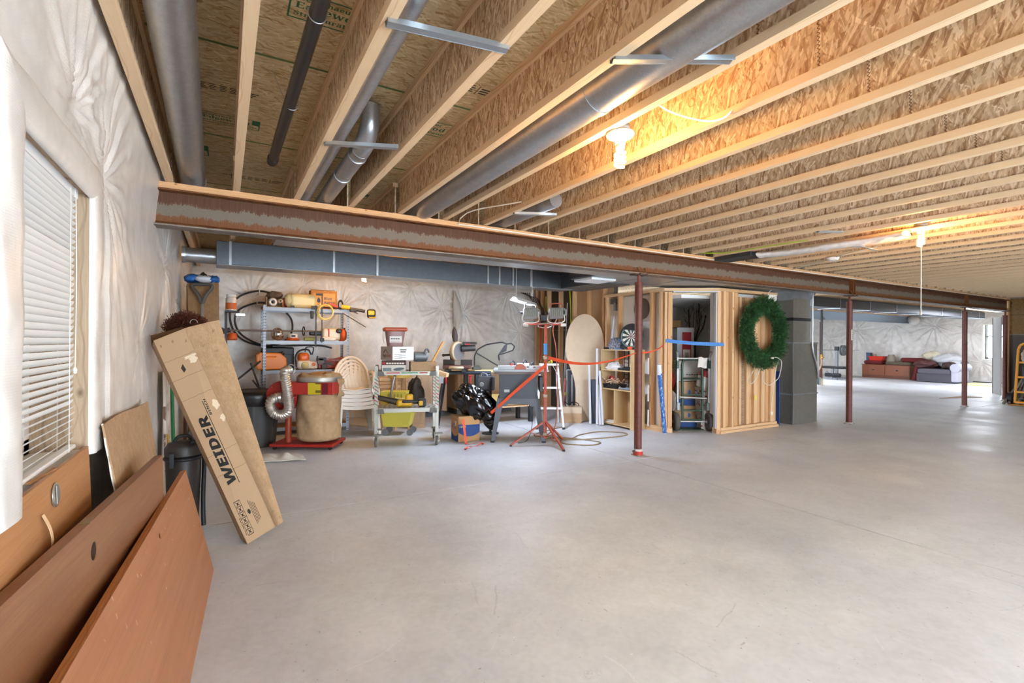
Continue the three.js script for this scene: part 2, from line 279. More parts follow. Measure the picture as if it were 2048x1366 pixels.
{ // left wall
  const w = setting('wall_left');
  const bl = (z0, z1, y0, y1) => b2(-0.86, -0.56, y0, y1, z0, z1);
  part(w, 'concrete', [bl(-8.9, WZ0 - .03, 0, 2.75), bl(WZ1 + .03, 3.5, 0, 2.75), bl(WZ0 - .03, WZ1 + .03, 0, WY0 - .03), bl(WZ0 - .03, WZ1 + .03, WY1 + .05, 2.75)], mConcWall);
  const f = folds([[2.15, 2.06, .34, .55], [2.62, 1.95, .5, .6], [3.7, 1.3, .4, .35], [5.0, 1.9, .4, .7], [6.4, 1.7, .4, .7], [7.7, 2.0, .4], [1.0, 1.9, .3, .3]], 41, 0.02);
  const place = (u, v) => { const z = 0.6 - u * 9.15, y = v * 2.47; const flare = Math.max(0, (y - 1.95) / .5);
    return [-0.425 + f(-z, y) * (z > -2.6 && y < 2 && z < -1.2 ? .35 : 1) + 0.045 * flare * flare - .07 * (z > -3.3 ? Math.min(1, Math.max(0, (.93 - y) / .06)) : 0), y, z, -z, y]; };
  part(w, 'plastic_sheet', sheetGeo(560, 190, place, (y, z) => z > WZ0 - .1 && z < WZ1 + .1 && y > WY0 - .02 && y < WY1 + .09), mSheet);
  part(w, 'window_wrap', wrapRing(WZ0, WZ1, WY0, WY1, [[.15, -.43], [.13, -.411], [.1, -.401], [.05, -.398], [.02, -.4], [.006, -.406], [0, -.413], [0, -.42]], lattice(64, 55)), mSheet);
}
{ // the window itself with its wooden jambs
  const w = setting('window_1'), mJ = T(ctex(512, 128, wood(61, [176, 150, 122], [120, 94, 70], 22, 1), .8, .2), .6), mV = M('#eceeee', .35);
  part(w, 'window_frame', [b2(-.62, -.417, WY0 - .02, WY1 + .04, WZ0 - .026, WZ0 - .002, 'y'), b2(-.62, -.417, WY0 - .02, WY1 + .04, WZ1 + .002, WZ1 + .026, 'y'), b2(-.62, -.417, WY1 + .012, WY1 + .04, WZ0 - .002, WZ1 + .002, 'z')], mJ);
  part(w, 'window_sill', rb(.185, .022, WZ1 - WZ0 + .04, -.5275, WY0 - .012, (WZ0 + WZ1) / 2, .006), M('#e6e6e4', .4));
  part(w, 'sash', [b2(-.62, -.575, WY0, WY1 + .01, WZ0, WZ0 + .05), b2(-.62, -.575, WY0, WY1 + .01, WZ1 - .05, WZ1), b2(-.62, -.575, WY0, WY0 + .05, WZ0, WZ1), b2(-.62, -.575, WY1 - .04, WY1 + .01, WZ0, WZ1), b2(-.61, -.58, WY0, WY1, (WZ0 + WZ1) / 2 - .025, (WZ0 + WZ1) / 2 + .025)], mV);
  part(w, 'brickmould', [b2(-.9, -.86, WY0 - .1, WY1 + .1, WZ0 - .08, WZ0 + .03), b2(-.9, -.86, WY0 - .1, WY1 + .1, WZ1 - .03, WZ1 + .08)], M('#8a5a3c', .6));
  part(w, 'pane', b2(-.602, -.598, WY0, WY1, WZ0, WZ1), new THREE.MeshPhysicalMaterial({ color: '#ffffff', roughness: 0.02, transmission: 1, thickness: 0 }));
}
{ // added walls, floor and roof outside the left window, to dim its daylight
  const w = setting('added_daylight_blocker');
  part(w, 'blocker_wall', [b2(-1.75, -1.65, .4, 2.3, -2.9, -.95), b2(-1.65, -.86, .4, 2.3, -2.95, -2.85), b2(-1.65, -.86, .4, 2.3, -1.0, -.9)], M('#8f9190', .9)); part(w, 'blocker_floor', b2(-1.75, -.86, .4, .5, -2.9, -.95), M('#77746e', .95)); part(w, 'blocker_roof', b2(-3.2, -1.12, 2.55, 2.6, -4.4, .6), M('#a8937a', .8));
}
{ // back wall behind the workshop
  const w = setting('wall_back');
  part(w, 'concrete', b2(-.86, 5.75, 0, 2.75, -9.05, -8.78), mConcWall);
  const f = folds([[.35, 1.95, .38], [1.68, 1.85, .42], [2.15, 2.15, .3, .5], [3.5, 1.92, .55, 1.1], [3.95, 1.85, .6, 1.15], [5.2, 1.5, .35, .6], [.6, 1.1, .35, .6], [1.1, 2.2, .25, .5], [2.9, 2.25, .3, .6], [4.9, 2.25, .3, .6]], 71, 0.02);
  part(w, 'plastic_sheet', grid(520, 190, (u, v) => { const x = -.5 + u * 6.06, y = v * 2.44, sc = .035 * Math.max(0, Math.sin((x - X0) / SP * Math.PI)) * Math.max(0, (y - 2.2) / .24); return [x, y, -8.62 + f(x, y) - 0.1 * Math.max(0, (y - 2.3) / .14) * .4 + sc, x, y]; }), mSheet);
  const v = wthing('plastic_fold', 'grey sheeting fold between the two gathered tacks on the back wall', 'plastic sheet', [3.78, 1.35, -8.55]);
  part(v, 'flap', slab(10, 24, (a, b) => [3.70 + a * .16 * (.25 + .75 * Math.sin(b * 3.1)), 1.4 + b * .85, -8.56 + .015 * Math.sin(a * 5 + b * 7), a, b], .002), T(tSheet, .4, { color: '#d2cdc5', side: THREE.DoubleSide }));  // separate sheet, its greyer colour gives the dark of the fold
}
{ // far wall, with its window
  const w = setting('wall_far'), z0 = -6.55, z1 = -5.55, y0 = .82, y1 = 1.98;
  const bl = (a, b, c, d) => b2(22.55, 22.85, c, d, a, b);
  part(w, 'concrete', [bl(-13, z0, 0, 2.75), bl(z1, -3.9, 0, 2.75), bl(z0, z1, 0, y0), bl(z0, z1, y1, 2.75)], mConcWall);
  const f = folds([[7.9, 2.0, .6, 1.4], [8.1, 1.2, .3, .4], [6.9, 1.8, .5, 1.2], [10.5, 1.9, .5], [11.5, 1.5, .4], [9.2, 2.1, .4, .8], [6.6, .7, .3]], 81, .03);
  part(w, 'plastic_sheet', sheetGeo(330, 110, (u, v) => { const z = -4.25 - u * 8.4, y = v * 2.42; return [22.4 - f(-z, y) * 1.3, y, z, -z, y]; }, (y, z) => z > z0 - .04 && z < z1 + .04 && y > y0 - .03 && y < y1 + .03), mSheet);
  const n = setting('window_2');
  part(n, 'window_frame', [b2(22.4, 22.66, y0 - .03, y1 + .03, z0 - .04, z0), b2(22.4, 22.66, y0 - .03, y1 + .03, z1, z1 + .04), b2(22.38, 22.66, y0 - .04, y0, z0 - .05, z1 + .05), b2(22.4, 22.66, y1, y1 + .04, z0, z1)], M('#e9e6dc', .5));
  part(n, 'sash', [b2(22.62, 22.66, y0, y1, z0, z0 + .06), b2(22.62, 22.66, y0, y1, z1 - .06, z1), b2(22.62, 22.66, y1 - .42, y1 - .38, z0, z1), b2(22.62, 22.66, y0, y0 + .05, z0, z1)], M('#d8dcdc', .4));
  part(n, 'pane', b2(22.638, 22.642, y0, y1, z0, z1), new THREE.MeshPhysicalMaterial({ color: '#ffffff', roughness: .02, transmission: 1, thickness: 0 }));
}
{ // the walls out of sight close the room
  const a = setting('wall_rear'), g = (x0, x1, y0, y1) => b2(x0, x1, y0, y1, 3.3, 3.55);
  part(a, 'concrete', [g(-.86, 0.6, 0, 2.75), g(0.6, 4.2, 2.12, 2.75), g(4.2, 8.2, 0, 2.75), g(8.2, 10.0, 2.12, 2.75), g(10.0, 16.1, 0, 2.75)], M('#d9d4cb', .8));
  for (const [n, x, w] of [[1, 0.6, 3.6], [2, 8.2, 1.8]]) { const d = setting('door_' + n);  // unseen glass doors, placed so that daylight reaches the room from behind
    part(d, 'unseen_door_frame', [b2(x, x + .06, 0, 2.12, 3.34, 3.5), b2(x + w - .06, x + w, 0, 2.12, 3.34, 3.5), b2(x, x + w, 2.06, 2.12, 3.34, 3.5), b2(x + w / 2 - .03, x + w / 2 + .03, 0, 2.1, 3.36, 3.44)], mWhite);
    part(d, 'pane', b2(x + .06, x + w - .06, .04, 2.06, 3.41, 3.414), new THREE.MeshPhysicalMaterial({ color: '#ffffff', roughness: .02, transmission: 1, thickness: 0 })); }
  const r = setting('wall_right');
  part(r, 'concrete', b2(16.0, 16.25, 0, 2.75, -4.28, 3.5), mConcWall);
  for (let i = 0; i < 18; i++) part(r, 'stud', b2(15.86, 15.95, .04, CEIL, -4.24 + i * .4064, -4.2 + i * .4064, 'y'), mPine2);
  part(r, 'bottom_plate', b2(15.86, 15.95, 0, .04, -4.24, 3.3, 'z'), mPine2);
  part(r, 'upper_board', b2(15.95, 16.0, 1.55, CEIL, -4.24, 3.3), T(tSub1.clone(), .8, { color: '#b09a80' }));
  part(r, 'lower_board', b2(15.95, 16.0, 0, 1.53, -4.24, 3.3), M('#57504c', .9));
  const q = setting('wall_alcove'); part(q, 'drywall', b2(16.25, 22.6, 0, 2.75, -4.28, -4.1), M('#d8d5cf', .85));
  const k = setting('wall_deep'); part(k, 'drywall', b2(5.75, 22.85, 0, 2.75, -12.95, -12.7), M('#d8d5cf', .85));
}
{ // stud wall that runs from the back corner to the closet
  const w = setting('wall_stud'); seed(91);
  for (const z of [-8.52, -8.33, -8.1, -7.7, -7.27, -6.865, -6.44]) part(w, 'stud', b2(5.5, 5.589, .04, CEIL - .04, z - .019, z + .019, 'y'), R() < .5 ? mPine : mPine2);
  part(w, 'top_plate', b2(5.5, 5.589, CEIL - .04, CEIL, -8.6, -6.4, 'z'), mPine2); part(w, 'bottom_plate', b2(5.5, 5.589, 0, .04, -8.6, -6.4, 'z'), mPine);
  part(w, 'dark_board', [b2(5.6, 5.62, 0, 1.52, -8.6, -7.3), b2(5.6, 5.62, 1.54, 2.38, -8.6, -7.3)], M('#4a453f', .9));
  part(w, 'plywood_board', b2(5.6, 5.615, 0, 2.38, -7.28, -6.3, 'y'), M('#c9ad8a', .75));
  part(w, 'backing', b2(5.64, 5.75, 0, 2.75, -8.9, -6.35), M('#8d867c', .9));
}
// closet: left wall, angled doorway and planked right wall
const CA = [5.5, -5.1], CB = [6.15, -4.65], CH = 2.09;
{
  const w = setting('wall_closet_left'); seed(95);
  for (const z of [-6.35, -6.05, -5.35, -5.16]) part(w, 'stud', b2(5.49, 5.579, .08, CH - .04, z - .019, z + .019, 'y'), R() < .5 ? mPine : mPine2);
  part(w, 'top_plate', b2(5.485, 5.58, CH - .045, CH, -6.4, -5.1, 'z'), mPine); part(w, 'bottom_plate', [b2(5.485, 5.58, 0, .037, -6.4, -5.1, 'z'), b2(5.49, 5.58, .039, .078, -6.4, -5.1, 'z')], mPine);
  part(w, 'drywall', [b2(5.585, 5.6, .08, CH - .06, -6.4, -5.16)], M('#cfc8be', .9)); part(w, 'drywall_patch', b2(5.578, 5.584, .2, 1.62, -5.78, -5.38), M('#dfe0e2', .85));
  part(w, 'concrete_face', b2(5.62, 5.66, 0, CH, -6.5, -5.2), M('#b9b2a8', .9));
  const d = Math.atan2(-(CB[1] - CA[1]), CB[0] - CA[0]), L = Math.hypot(CB[0] - CA[0], CB[1] - CA[1]);
  const f = setting('wall_closet_front', [CA[0], 0, CA[1]]); f.rotation.y = d; f._b = undefined; f._local = true;
  part(f, 'stud', bx(.038, CH - .12, .089, .03, CH / 2, -.03, 'y'), mPine); part(f, 'stud', bx(.06, CH - .12, .05, .085, CH / 2, 0, 'y'), mPine2);
  part(f, 'top_plate', bx(L, .045, .09, L / 2, CH - .022, -.03, 'x'), mPine); part(f, 'bottom_plate', bx(.13, .078, .09, .06, .039, -.03, 'x'), mPine);
  part(f, 'drywall_edge', [bx(L - .14, .014, .1, L / 2 + .06, CH - .055, -.03), bx(.016, CH - .14, .1, L - .055, CH / 2, -.03)], M('#e4e5e6', .8));
  part(f, 'stud', bx(.04, CH - .12, .089, L - .026, CH / 2, -.01, 'y'), mPine); part(f, 'bottom_plate', bx(.07, .078, .1, L - .02, .039, -.02, 'x'), mPine2);
  const r = setting('wall_closet_right');
  [[6.17, .05, 0], [6.235, .05, .012], [6.34, .075, -.02], [6.42, .04, .015], [6.54, .085, -.01], [6.66, .05, -.035], [6.74, .09, -.045], [6.84, .075, -.03], [6.93, .08, -.05], [7.02, .085, -.025], [7.12, .09, -.045], [7.22, .085, -.035], [7.31, .075, -.02], [7.4, .09, .0], [7.48, .06, .0]].forEach(([x, wd, dz], i) => {
    part(r, i % 3 === 1 ? 'stud' : 'plank', b2(x - wd / 2, x + wd / 2, .08, CH - (i > 4 && i < 12 ? .1 : .045), -4.72 + dz, -4.66 + dz + .012 * (i % 2), 'y'), i === 6 ? T(ctex(256, 512, strands(900, [[170, 140, 110], [140, 108, 80], [190, 164, 134], [120, 86, 60]], [20, 60], [4, 12], 1.3, .5, 'rgb(150,118,90)'), .12, .24), .8) : i % 2 ? mPine : mPine2); });
  part(r, 'top_plate', b2(6.13, 7.51, CH - .045, CH, -4.76, -4.64, 'x'), mPine2); part(r, 'bottom_plate', [b2(6.13, 7.52, 0, .038, -4.76, -4.615, 'x'), b2(6.13, 7.5, .042, .08, -4.76, -4.63, 'x')], mPine);
  part(r, 'drywall', b2(6.2, 7.5, .08, CH - .03, -4.86, -4.8), M('#dcdcdb', .85));
  const c = setting('wall_closet_back');
  part(c, 'drywall', [b2(5.7, 7.5, 0, CH, -6.32, -6.28), b2(7.42, 7.46, 0, CH, -6.3, -4.84)], M('#d3d3d4', .9)); part(c, 'closet_ceiling', hexa([[5.63, 1.94, -4.9], [5.63, 1.94, -6.3], [7.44, 1.94, -6.3], [7.44, 1.99, -4.86], [5.63, 1.99, -4.9], [5.63, 1.96, -6.3], [7.44, 1.96, -6.3], [7.44, 2.02, -4.86]].map((q) => q)), M('#dfe1e3', .85));
}
{ // steel beam with its timber nailer
  const b = wthing('steel_beam', 'long rusty steel I-beam crossing the basement over the brown posts', 'beam', [7.6, 2.083, BZ]);
  const tW = ctex(2048, 256, (k, w, h) => { k.fillStyle = 'rgb(112,100,88)'; k.fillRect(0, 0, w, h); seed(101);
    for (let i = 0; i < 900; i++) { k.globalAlpha = rr(.03, .1); k.fillStyle = R() < .5 ? 'rgb(168,154,138)' : 'rgb(90,66,46)'; const x = R() * w, y = R() * h; k.fillRect(x, y, rr(8, 70), rr(1, 4)); }
    for (const [y0, s] of [[0, 1], [h, -1]]) for (let x = -4; x < w; x += 1.5) { const t = (s > 0 ? 50 : 40) + 26 * nB(x / w * 64, s > 0 ? 3 : 40) + 14 * nC(x / w * 256, s > 0 ? 9 : 90) + rr(0, 26); k.globalAlpha = .55; k.fillStyle = jit(s > 0 ? [80, 46, 24] : [112, 64, 28], 9); k.fillRect(x, s > 0 ? 0 : h - t, 5, t); }
    for (let i = 0; i < 420; i++) { k.globalAlpha = rr(.3, .8); k.fillStyle = 'rgb(84,46,24)'; k.fillRect(R() * w, R() * h, rr(1, 6), rr(1, 4)); } k.globalAlpha = 1; });
  const mW = T(tW, .62, { metalness: .25 }), mR = T(dtex(256, (u, v) => { const s = (fbm(u, v) - .5) * 60; return [112 + s, 66 + s * .8, 32 + s * .6]; }, .7, .7), .7, { metalness: .2 }), mG = T(dtex(256, (u, v) => { const s = (fbm(u, v) - .5) * 50; return [128 + s, 118 + s, 110 + s]; }, .7, .7), .5, { metalness: .5 });
  const web = new THREE.BoxGeometry(16.28, .233, .009), uv = web.attributes.uv, p = web.attributes.position; for (let i = 0; i < p.count; i++) uv.setXY(i, p.getX(i) / 2.2, p.getY(i) / .233 + .5);
  part(b, 'web', web.translate(7.64, 2.2115, BZ), mW);
  part(b, 'bottom_flange', rb(16.28, .012, .146, 7.64, 2.089, BZ, .003, 1), mG); part(b, 'flange_rust', b2(-.5, 15.78, 2.0952, 2.0966, BZ - .07, BZ + .07), mR); part(b, 'top_flange', rb(16.28, .012, .146, 7.64, 2.334, BZ, .003, 1), mR);
  part(b, 'fillet', [hexa([[-.5, 2.096, BZ + .004], [15.78, 2.096, BZ + .004], [15.78, 2.096, BZ + .03], [-.5, 2.096, BZ + .03], [-.5, 2.122, BZ + .004], [15.78, 2.122, BZ + .004], [15.78, 2.122, BZ + .008], [-.5, 2.122, BZ + .008]].map(([x, y, z]) => [x, y, z]).reverse())], mR);
  part(b, 'timber_nailer', rb(16.28, .043, .14, 7.64, 2.362, BZ, .003, 1, 'x'), mPine2);
  for (const x of [8.76, 8.82, 13.36]) part(b, 'stiffener', b2(x - .006, x + .006, 2.096, 2.328, BZ + .004, BZ + .068), mR);
}
// ================================================================ LAMPS
function bulb(name, label, x, z, y0, power, opts = {}) {
  const t = thing(name, label, 'light bulb', [x, y0, z]);
  part(t, 'junction_box', lathe([[0, .04], [.05, .04], [.05, 0], [0, 0]], 20), M('#8d8a80', .6)); part(t, 'lampholder', lathe([[0, 0], [.07, 0], [.074, -.008], [.066, -.018], [.03, -.024], [.026, -.06], [0, -.06]], 24), mWhite);
  if (opts.reach) part(t, 'mounting_bar', bx(Math.abs(opts.reach), .012, .03, opts.reach / 2, .03, 0), mSteel); part(t, 'stem', cyl([0, .04, 0], [0, Math.max(.06, 2.387 - y0), 0], .012), mSteel); const c = opts.color ?? '#ffc476';
  part(t, 'bulb_base', lathe([[0, -.055], [.022, -.055], [.024, -.075], [.018, -.1], [0, -.1]], 16), M('#e8e4d8', .4));
  const pts = []; for (let i = 0; i <= 44; i++) { const a = i / 44 * Math.PI * 6; pts.push([.024 * Math.cos(a), -.1 - i / 44 * .07, .024 * Math.sin(a)]); }
  part(t, 'bulb_tube', tube(pts, .0085, 110, 7), new THREE.MeshStandardMaterial({ color: '#fff6e0', emissive: c, emissiveIntensity: opts.glow ?? 9 }));
  const l = new THREE.PointLight(c, power, 0, 2); l.position.set(0, -.135, 0); l.castShadow = true; l.shadow.radius = 2; t.add(l); return t;
}
bulb('bare_bulb', 'glowing spiral bulb in a white lampholder, nearest to the large round duct', 1.775, -1.95, 2.385, 2.3, { reach: -.06 });
{ const t = bulb('bare_bulb', 'glowing bulb with a long white pull cord hanging below it', 5.6, -2.08, 2.385, 2.3, { reach: .145 }); part(t, 'pull_cord', cyl([-.045, -.8, .02], [-.045, -.015, .02], .004, .004, 6), mCable); part(t, 'cord_end', lathe([[0, 0], [.008, .004], [.009, .02], [.003, .03]], 10, -.045, -.82, .02), mCable); }
bulb('bare_bulb', 'glowing bulb under the rectangular duct above the metal shelving', 1.651, -6.9, 2.285, 2.3);


// tube fixtures: housing, glowing tubes, and an area light of the tubes' size just below them
function tubeLight(name, label, x, y, z, turn, len, power, tilt = 0, cords = 0, opts2) {
  const t = thing(name, label, 'tube light', [x, y, z], turn); t.rotation.order = 'YXZ'; t.rotation.z = tilt;
  part(t, 'housing', ext([[-.06, 0], [-.02, .045], [.02, .045], [.06, 0], [.055, -.002], [.018, .04], [-.018, .04], [-.055, -.002]], len).rotateY(Math.PI / 2), M('#eef0f2', .4));
  for (const s of [-1, 1]) part(t, 'light_tube', cyl([-len / 2 + .03, .012, s * .026], [len / 2 - .03, .012, s * .026], .0125), new THREE.MeshStandardMaterial({ color: '#ffffff', emissive: '#f2f7ff', emissiveIntensity: 9 }));
  for (let i = 0; i < cords; i++) part(t, 'hanging_cord', cyl([(i ? .4 : -.4) * len, .045, 0], [(i ? .4 : -.4) * len, .045 + CEIL - y - .03, 0], .003, .003, 6), mCable);
  const l = new THREE.RectAreaLight(opts2 ?? '#dfeaff', power, len - .06, .1); l.position.set(0, -.012, 0); l.rotation.x = -Math.PI / 2; t.add(l); return t;
}
tubeLight('shop_light', 'bright white tube shop light hanging on cords in front of the back wall', 3.5, 1.82, -5.70, .75, 1.0, 200, 0, 2);
tubeLight('strip_light', 'long strip light beyond the steel beam near the far window', 19.2, 2.3, -5.6, 0, 2.4, 150, 0, 0, '#f2f5ff');
tubeLight('strip_light', 'unseen strip light over the exercise bench, placed to light the far room', 17.5, 2.3, -9.8, 0, 2.4, 150, 0, 0, '#f2f5ff');  // out of view, placed to brighten the bench end of the far room
tubeLight('strip_light', 'unseen strip light behind the furnace ductwork, placed to light the far room', 11.5, 2.3, -7.6, 0, 2.4, 130, 0, 0, '#f2f5ff');  // unseen tube that lights the floor and walls beyond the furnace duct

for (const [x, z, n] of [[1.6, 1.3, 'behind the camera on the left'], [5.6, 1.3, 'behind the camera'], [9.6, 1.3, 'behind the camera on the right']]) tubeLight('strip_light', `ceiling strip light ${n}, out of view, placed to light the floor and walls`, x, 2.33, z, 0, 2.4, x > 9 ? 14 : 26);  // unseen strips behind the camera, placed to light floor and walls
// ================================================================ POSTS
function post(label, x, z, o = {}) {
  const t = thing('steel_post', label, 'post', [x, 0, z], 0, 'brown steel posts'), top = 2.083;
  const tR = dtex(128, (u, v) => { const s = (fbm(u, v) - .5) * 40; return [100 + s, 48 + s * .7, 36 + s * .6]; }, .5, .5);
  part(t, 'tube', cyl([0, .012, 0], [0, 1.985, 0], .044, .044, 24), T(tR, .5)); part(t, 'collar', cyl([0, 1.975, 0], [0, 1.99, 0], .047, .047, 24), mRed);
  part(t, 'jack_screw', cyl([0, 1.98, 0], [0, top - .012, 0], .017, .017, 14), mRed); part(t, 'cap_plate', rb(.2, .011, .1, 0, top - .006, 0, .003, 1), M('#4a3026', .6));
  part(t, 'base_plate', rb(.11, .012, .11, 0, .006, 0, .003, 1), M('#8c8780', .7));
  for (const s of [-1, 1]) part(t, 'clip', [mv(ro(bx(.016, .085, .01), -.5), s * .055, top + .035, .055), bx(.016, .016, .05, s * .055, top - .004, .07)], M('#6b4a38', .6));
  if (o.sleeve) { part(t, 'base_sleeve', cyl([0, 0, 0], [0, .055, 0], .056, .056, 24), M('#b8301f', .55), 'bright red sleeve round the foot'); part(t, 'sleeve_collar', cyl([0, .053, 0], [0, .075, 0], .058, .052, 24), M('#cfcac2', .7)); part(t, 'bolt', [cyl([-.05, .05, 0], [-.075, .055, 0], .012), cyl([-.062, .03, .01], [-.05, .12, .01], .006)], M('#55504a', .6)); }
  else part(t, 'grout_ring', cyl([0, 0, 0], [0, .03, 0], .062, .05, 20), M('#b7b2aa', .9));
  if (o.tag) { 
    part(t, 'paper_tag', ro(grid(6, 2, (u, v) => { const a = (u - .5) * 1.5; return [.0458 * Math.sin(a), 1.36 + v * .17, .0458 * Math.cos(a), u, v]; }), 0, -.2 + o.tag), T(ctex(64, 128, (k, w, h) => { k.fillStyle = '#d9d2c6'; k.fillRect(0, 0, w, h); k.fillStyle = '#4c4640'; for (let i = 0; i < 9; i++) k.fillRect(8, 12 + i * 12, rr(20, 48), 4); }), .8)); }
  return t;
}
seed(201);
post('brown steel post standing nearest, with a bright red foot', 4.13, BZ, { sleeve: true });
post('brown steel post right of the furnace duct, second along the beam', 8.78, BZ, { tag: .35 });
post('brown steel post under the far end of the beam, before the sofa', 13.39, BZ, { tag: .7 });
post('thin brown post under the grey second beam, beside the exercise bench', 16.29, -8.63);
post('dark brown post at the very end of the long steel beam by the right wall', 15.7, BZ);
{
  const b = wthing('second_steel_beam', 'blue grey steel beam crossing the far room above the exercise bench', 'beam', [15.8, 2.083, -8.63]), m = M('#8d9aa8', .5, .4);
  part(b, 'web', b2(8.5, 22.3, 2.09, 2.34, -8.635, -8.625), m); part(b, 'bottom_flange', b2(8.5, 22.3, 2.083, 2.097, -8.7, -8.56), m); part(b, 'top_flange', b2(8.5, 22.3, 2.33, 2.343, -8.7, -8.56), m); part(b, 'timber_nailer', b2(8.5, 22.3, 2.344, 2.384, -8.7, -8.56, 'x'), mPine2);
  const w = wthing('pipe_insulation', 'white wrapped end of a pipe where the grey beam meets the far wall', 'pipe wrap', [22.1, 2.0, -8.63]); part(w, 'wrap', sph(.16, 22.2, 2.2, -8.45, 1, 1.2, 1.3), mSheet);
}
// ================================================================ OVERHEAD SERVICES
const duct = (name, label, a, b, r, seams = [], n = 26) => { const t = wthing(name, label, 'duct', [(a[0] + b[0]) / 2, a[1] - r, (a[2] + b[2]) / 2]); part(t, 'pipe', cyl(a, b, r, r, n), mGalv);
  for (const f of seams) { const p = a.map((v, i) => v + (b[i] - v) * f), d = V(b[0] - a[0], b[1] - a[1], b[2] - a[2]).normalize().multiplyScalar(.012); part(t, 'collar', cyl([p[0] - d.x, p[1] - d.y, p[2] - d.z], [p[0] + d.x, p[1] + d.y, p[2] + d.z], r + .004, r + .004, n), mGalv); } return t; };
duct('round_duct', 'round galvanized duct in the joist bay nearest the left wall', [-.15, 2.5, -.4], [-.218, 2.5, -4.9], .082, [.9]);
duct('round_duct', 'large round galvanized duct running between joists left of the nearest bulb', [1.5, 2.468, -.3], [1.5, 2.468, -4.9], .103, [.325, .33]);
duct('round_duct', 'slim round galvanized pipe tucked against a joist by the upper metal bracket', [.545, 2.475, -.4], [.555, 2.475, -4.8], .05, [.31]);
{ const t = duct('round_duct', 'short round galvanized branch pipe dropping toward the steel beam', [.71, 2.455, -3.05], [.69, 2.44, -4.8], .056, [.06, .3]); part(t, 'elbow', tube([[.71, 2.455, -3.06], [.712, 2.47, -2.97], [.72, 2.54, -2.9], [.72, 2.66, -2.89]], .056, 14, 16), mGalv); }
{ const t = wthing('drain_pipe', 'black plastic drain pipe with wire hangers between the joists', 'pipe', [.28, 2.47, -2.1]), m = M('#1b1a1d', .35);
  part(t, 'pipe', cyl([.305, 2.505, -.4], [.272, 2.5, -3.68], .029, .029, 18), m); part(t, 'end_cap', [cyl([.2722, 2.5, -3.62], [.2718, 2.5, -3.7], .034, .034, 18)], m);
  for (const z of [-1.95, -2.75]) part(t, 'wire_hanger', [mv(tor(.0315, .0025, 6, 20), .29, 2.502, z), cyl([.26, 2.505, z], [.2, 2.68, z - .05], .0015, .0015, 5)], mSteel); }
const bracket = (label, a, b, y = 2.373) => { const t = wthing('steel_bracket', label, 'bracket', [(a[0] + b[0]) / 2, y - .02, (a[1] + b[1]) / 2]); const A = [a[0], y, a[1]], B = [b[0], y, b[1]]; part(t, 'channel', [bar(A, B, .034, .003), bar([a[0], y + .008, a[1] + .017], [b[0], y + .008, b[1] + .017], .003, .02), bar([a[0], y + .008, a[1] - .017], [b[0], y + .008, b[1] - .017], .003, .02)], M('#a9b0b6', .35, .85)); for (const q of [a, b]) part(t, 'screw', sph(.005, q[0], y + .006, q[1]), mDark); };
bracket('galvanized bracket bar across the slim pipe at the top of the view', [.47, -1.67], [.9, -1.6]);
bracket('galvanized bracket bar below the short branch pipe', [.47, -2.87], [.83, -2.72]);
bracket('galvanized bracket bar holding the large round duct', [1.28, -1.45], [1.67, -1.22]);
bracket('small galvanized bracket bar near the steel beam, right of the large duct', [2.1, -3.6], [2.43, -3.46]);
bracket('galvanized bracket bar beside the white wrapped duct', [5.72, -2.98], [6.12, -2.8]);
bracket('short pale bracket bar left of the white wrapped duct', [4.95, -2.66], [5.17, -2.55]);
duct('round_duct', 'short round galvanized stub behind the small bracket near the beam', [2.32, 2.45, -3.3], [2.3, 2.45, -4.7], .06);
{ const t = wthing('copper_pipe', 'thin copper water pipe clipped along a joist on the right', 'pipe', [3.36, 2.4, -2.2]); part(t, 'pipe', cyl([3.358, 2.412, -.2], [3.358, 2.412, -4.12], .009, .009, 10), mCopper); for (const z of [-1.7, -2.6, -3.4]) part(t, 'clip', bx(.02, .026, .016, 3.357, 2.415, z), mBlack); }
{ const t = wthing('wrapped_duct', 'white plastic wrapped flexible duct slung under the joists left of the cord bulb', 'duct', [5.5, 2.28, -2.8]);
  part(t, 'wrap', grid(60, 18, (u, v) => { const z = -3.58 + u * 1.4, a = v * 6.2832, x = 5.5 + .1 * (u - .5) + .03 * Math.sin(u * 9), w = .1 * (.75 + .35 * Math.sin(u * 7 + 1) * .5), q = Math.sin(u * 60 + a * 3) * .004; return [x + Math.cos(a) * (w + q), 2.337 + Math.sin(a) * (.034 + q) - .02 * Math.sin(u * 3.1), z, u * 4, v]; }), mSheet); part(t, 'loose_tail', slab(6, 4, (u, v) => [5.56 + u * .2, 2.31 - v * .05 - u * .02 * Math.sin(v * 3), -2.62 + v * .12, u, v], .002), mSheet);
  const f = wthing('flat_duct', 'flat grey metal duct stub between the beam and the white wrapped duct', 'duct', [5.47, 2.33, -3.88]); part(f, 'box', rb(.26, .05, .5, 5.47, 2.357, -3.88, .006, 1), mGalvDim); }
{ const t = wthing('smoke_detector', 'round white smoke detector under the joists', 'smoke detector', [6.58, 2.34, -3.35]); part(t, 'body', lathe([[0, .045], [.07, .045], [.07, .03], [.055, 0], [0, 0]], 24, 6.58, 2.34, -3.35), mWhite); part(t, 'vent_ring', mv(ro(tor(.045, .004, 6, 24), Math.PI / 2), 6.58, 2.34, -3.35), M('#b9b7b0', .6)); }
solo('electric_cable', tube([[2.05, 2.42, -3.4], [1.86, 2.44, -3.95], [1.83, 2.37, BZ + .08], [1.95, 2.36, BZ + .078], [3, 2.352, BZ + .078], [5, 2.347, BZ + .078], [8, 2.346, BZ + .078], [12, 2.346, BZ + .078], [15.5, 2.35, BZ + .078]], .006, 160, 6), mCable, 'white electric cable stapled along the front of the beam timber', 'cable');
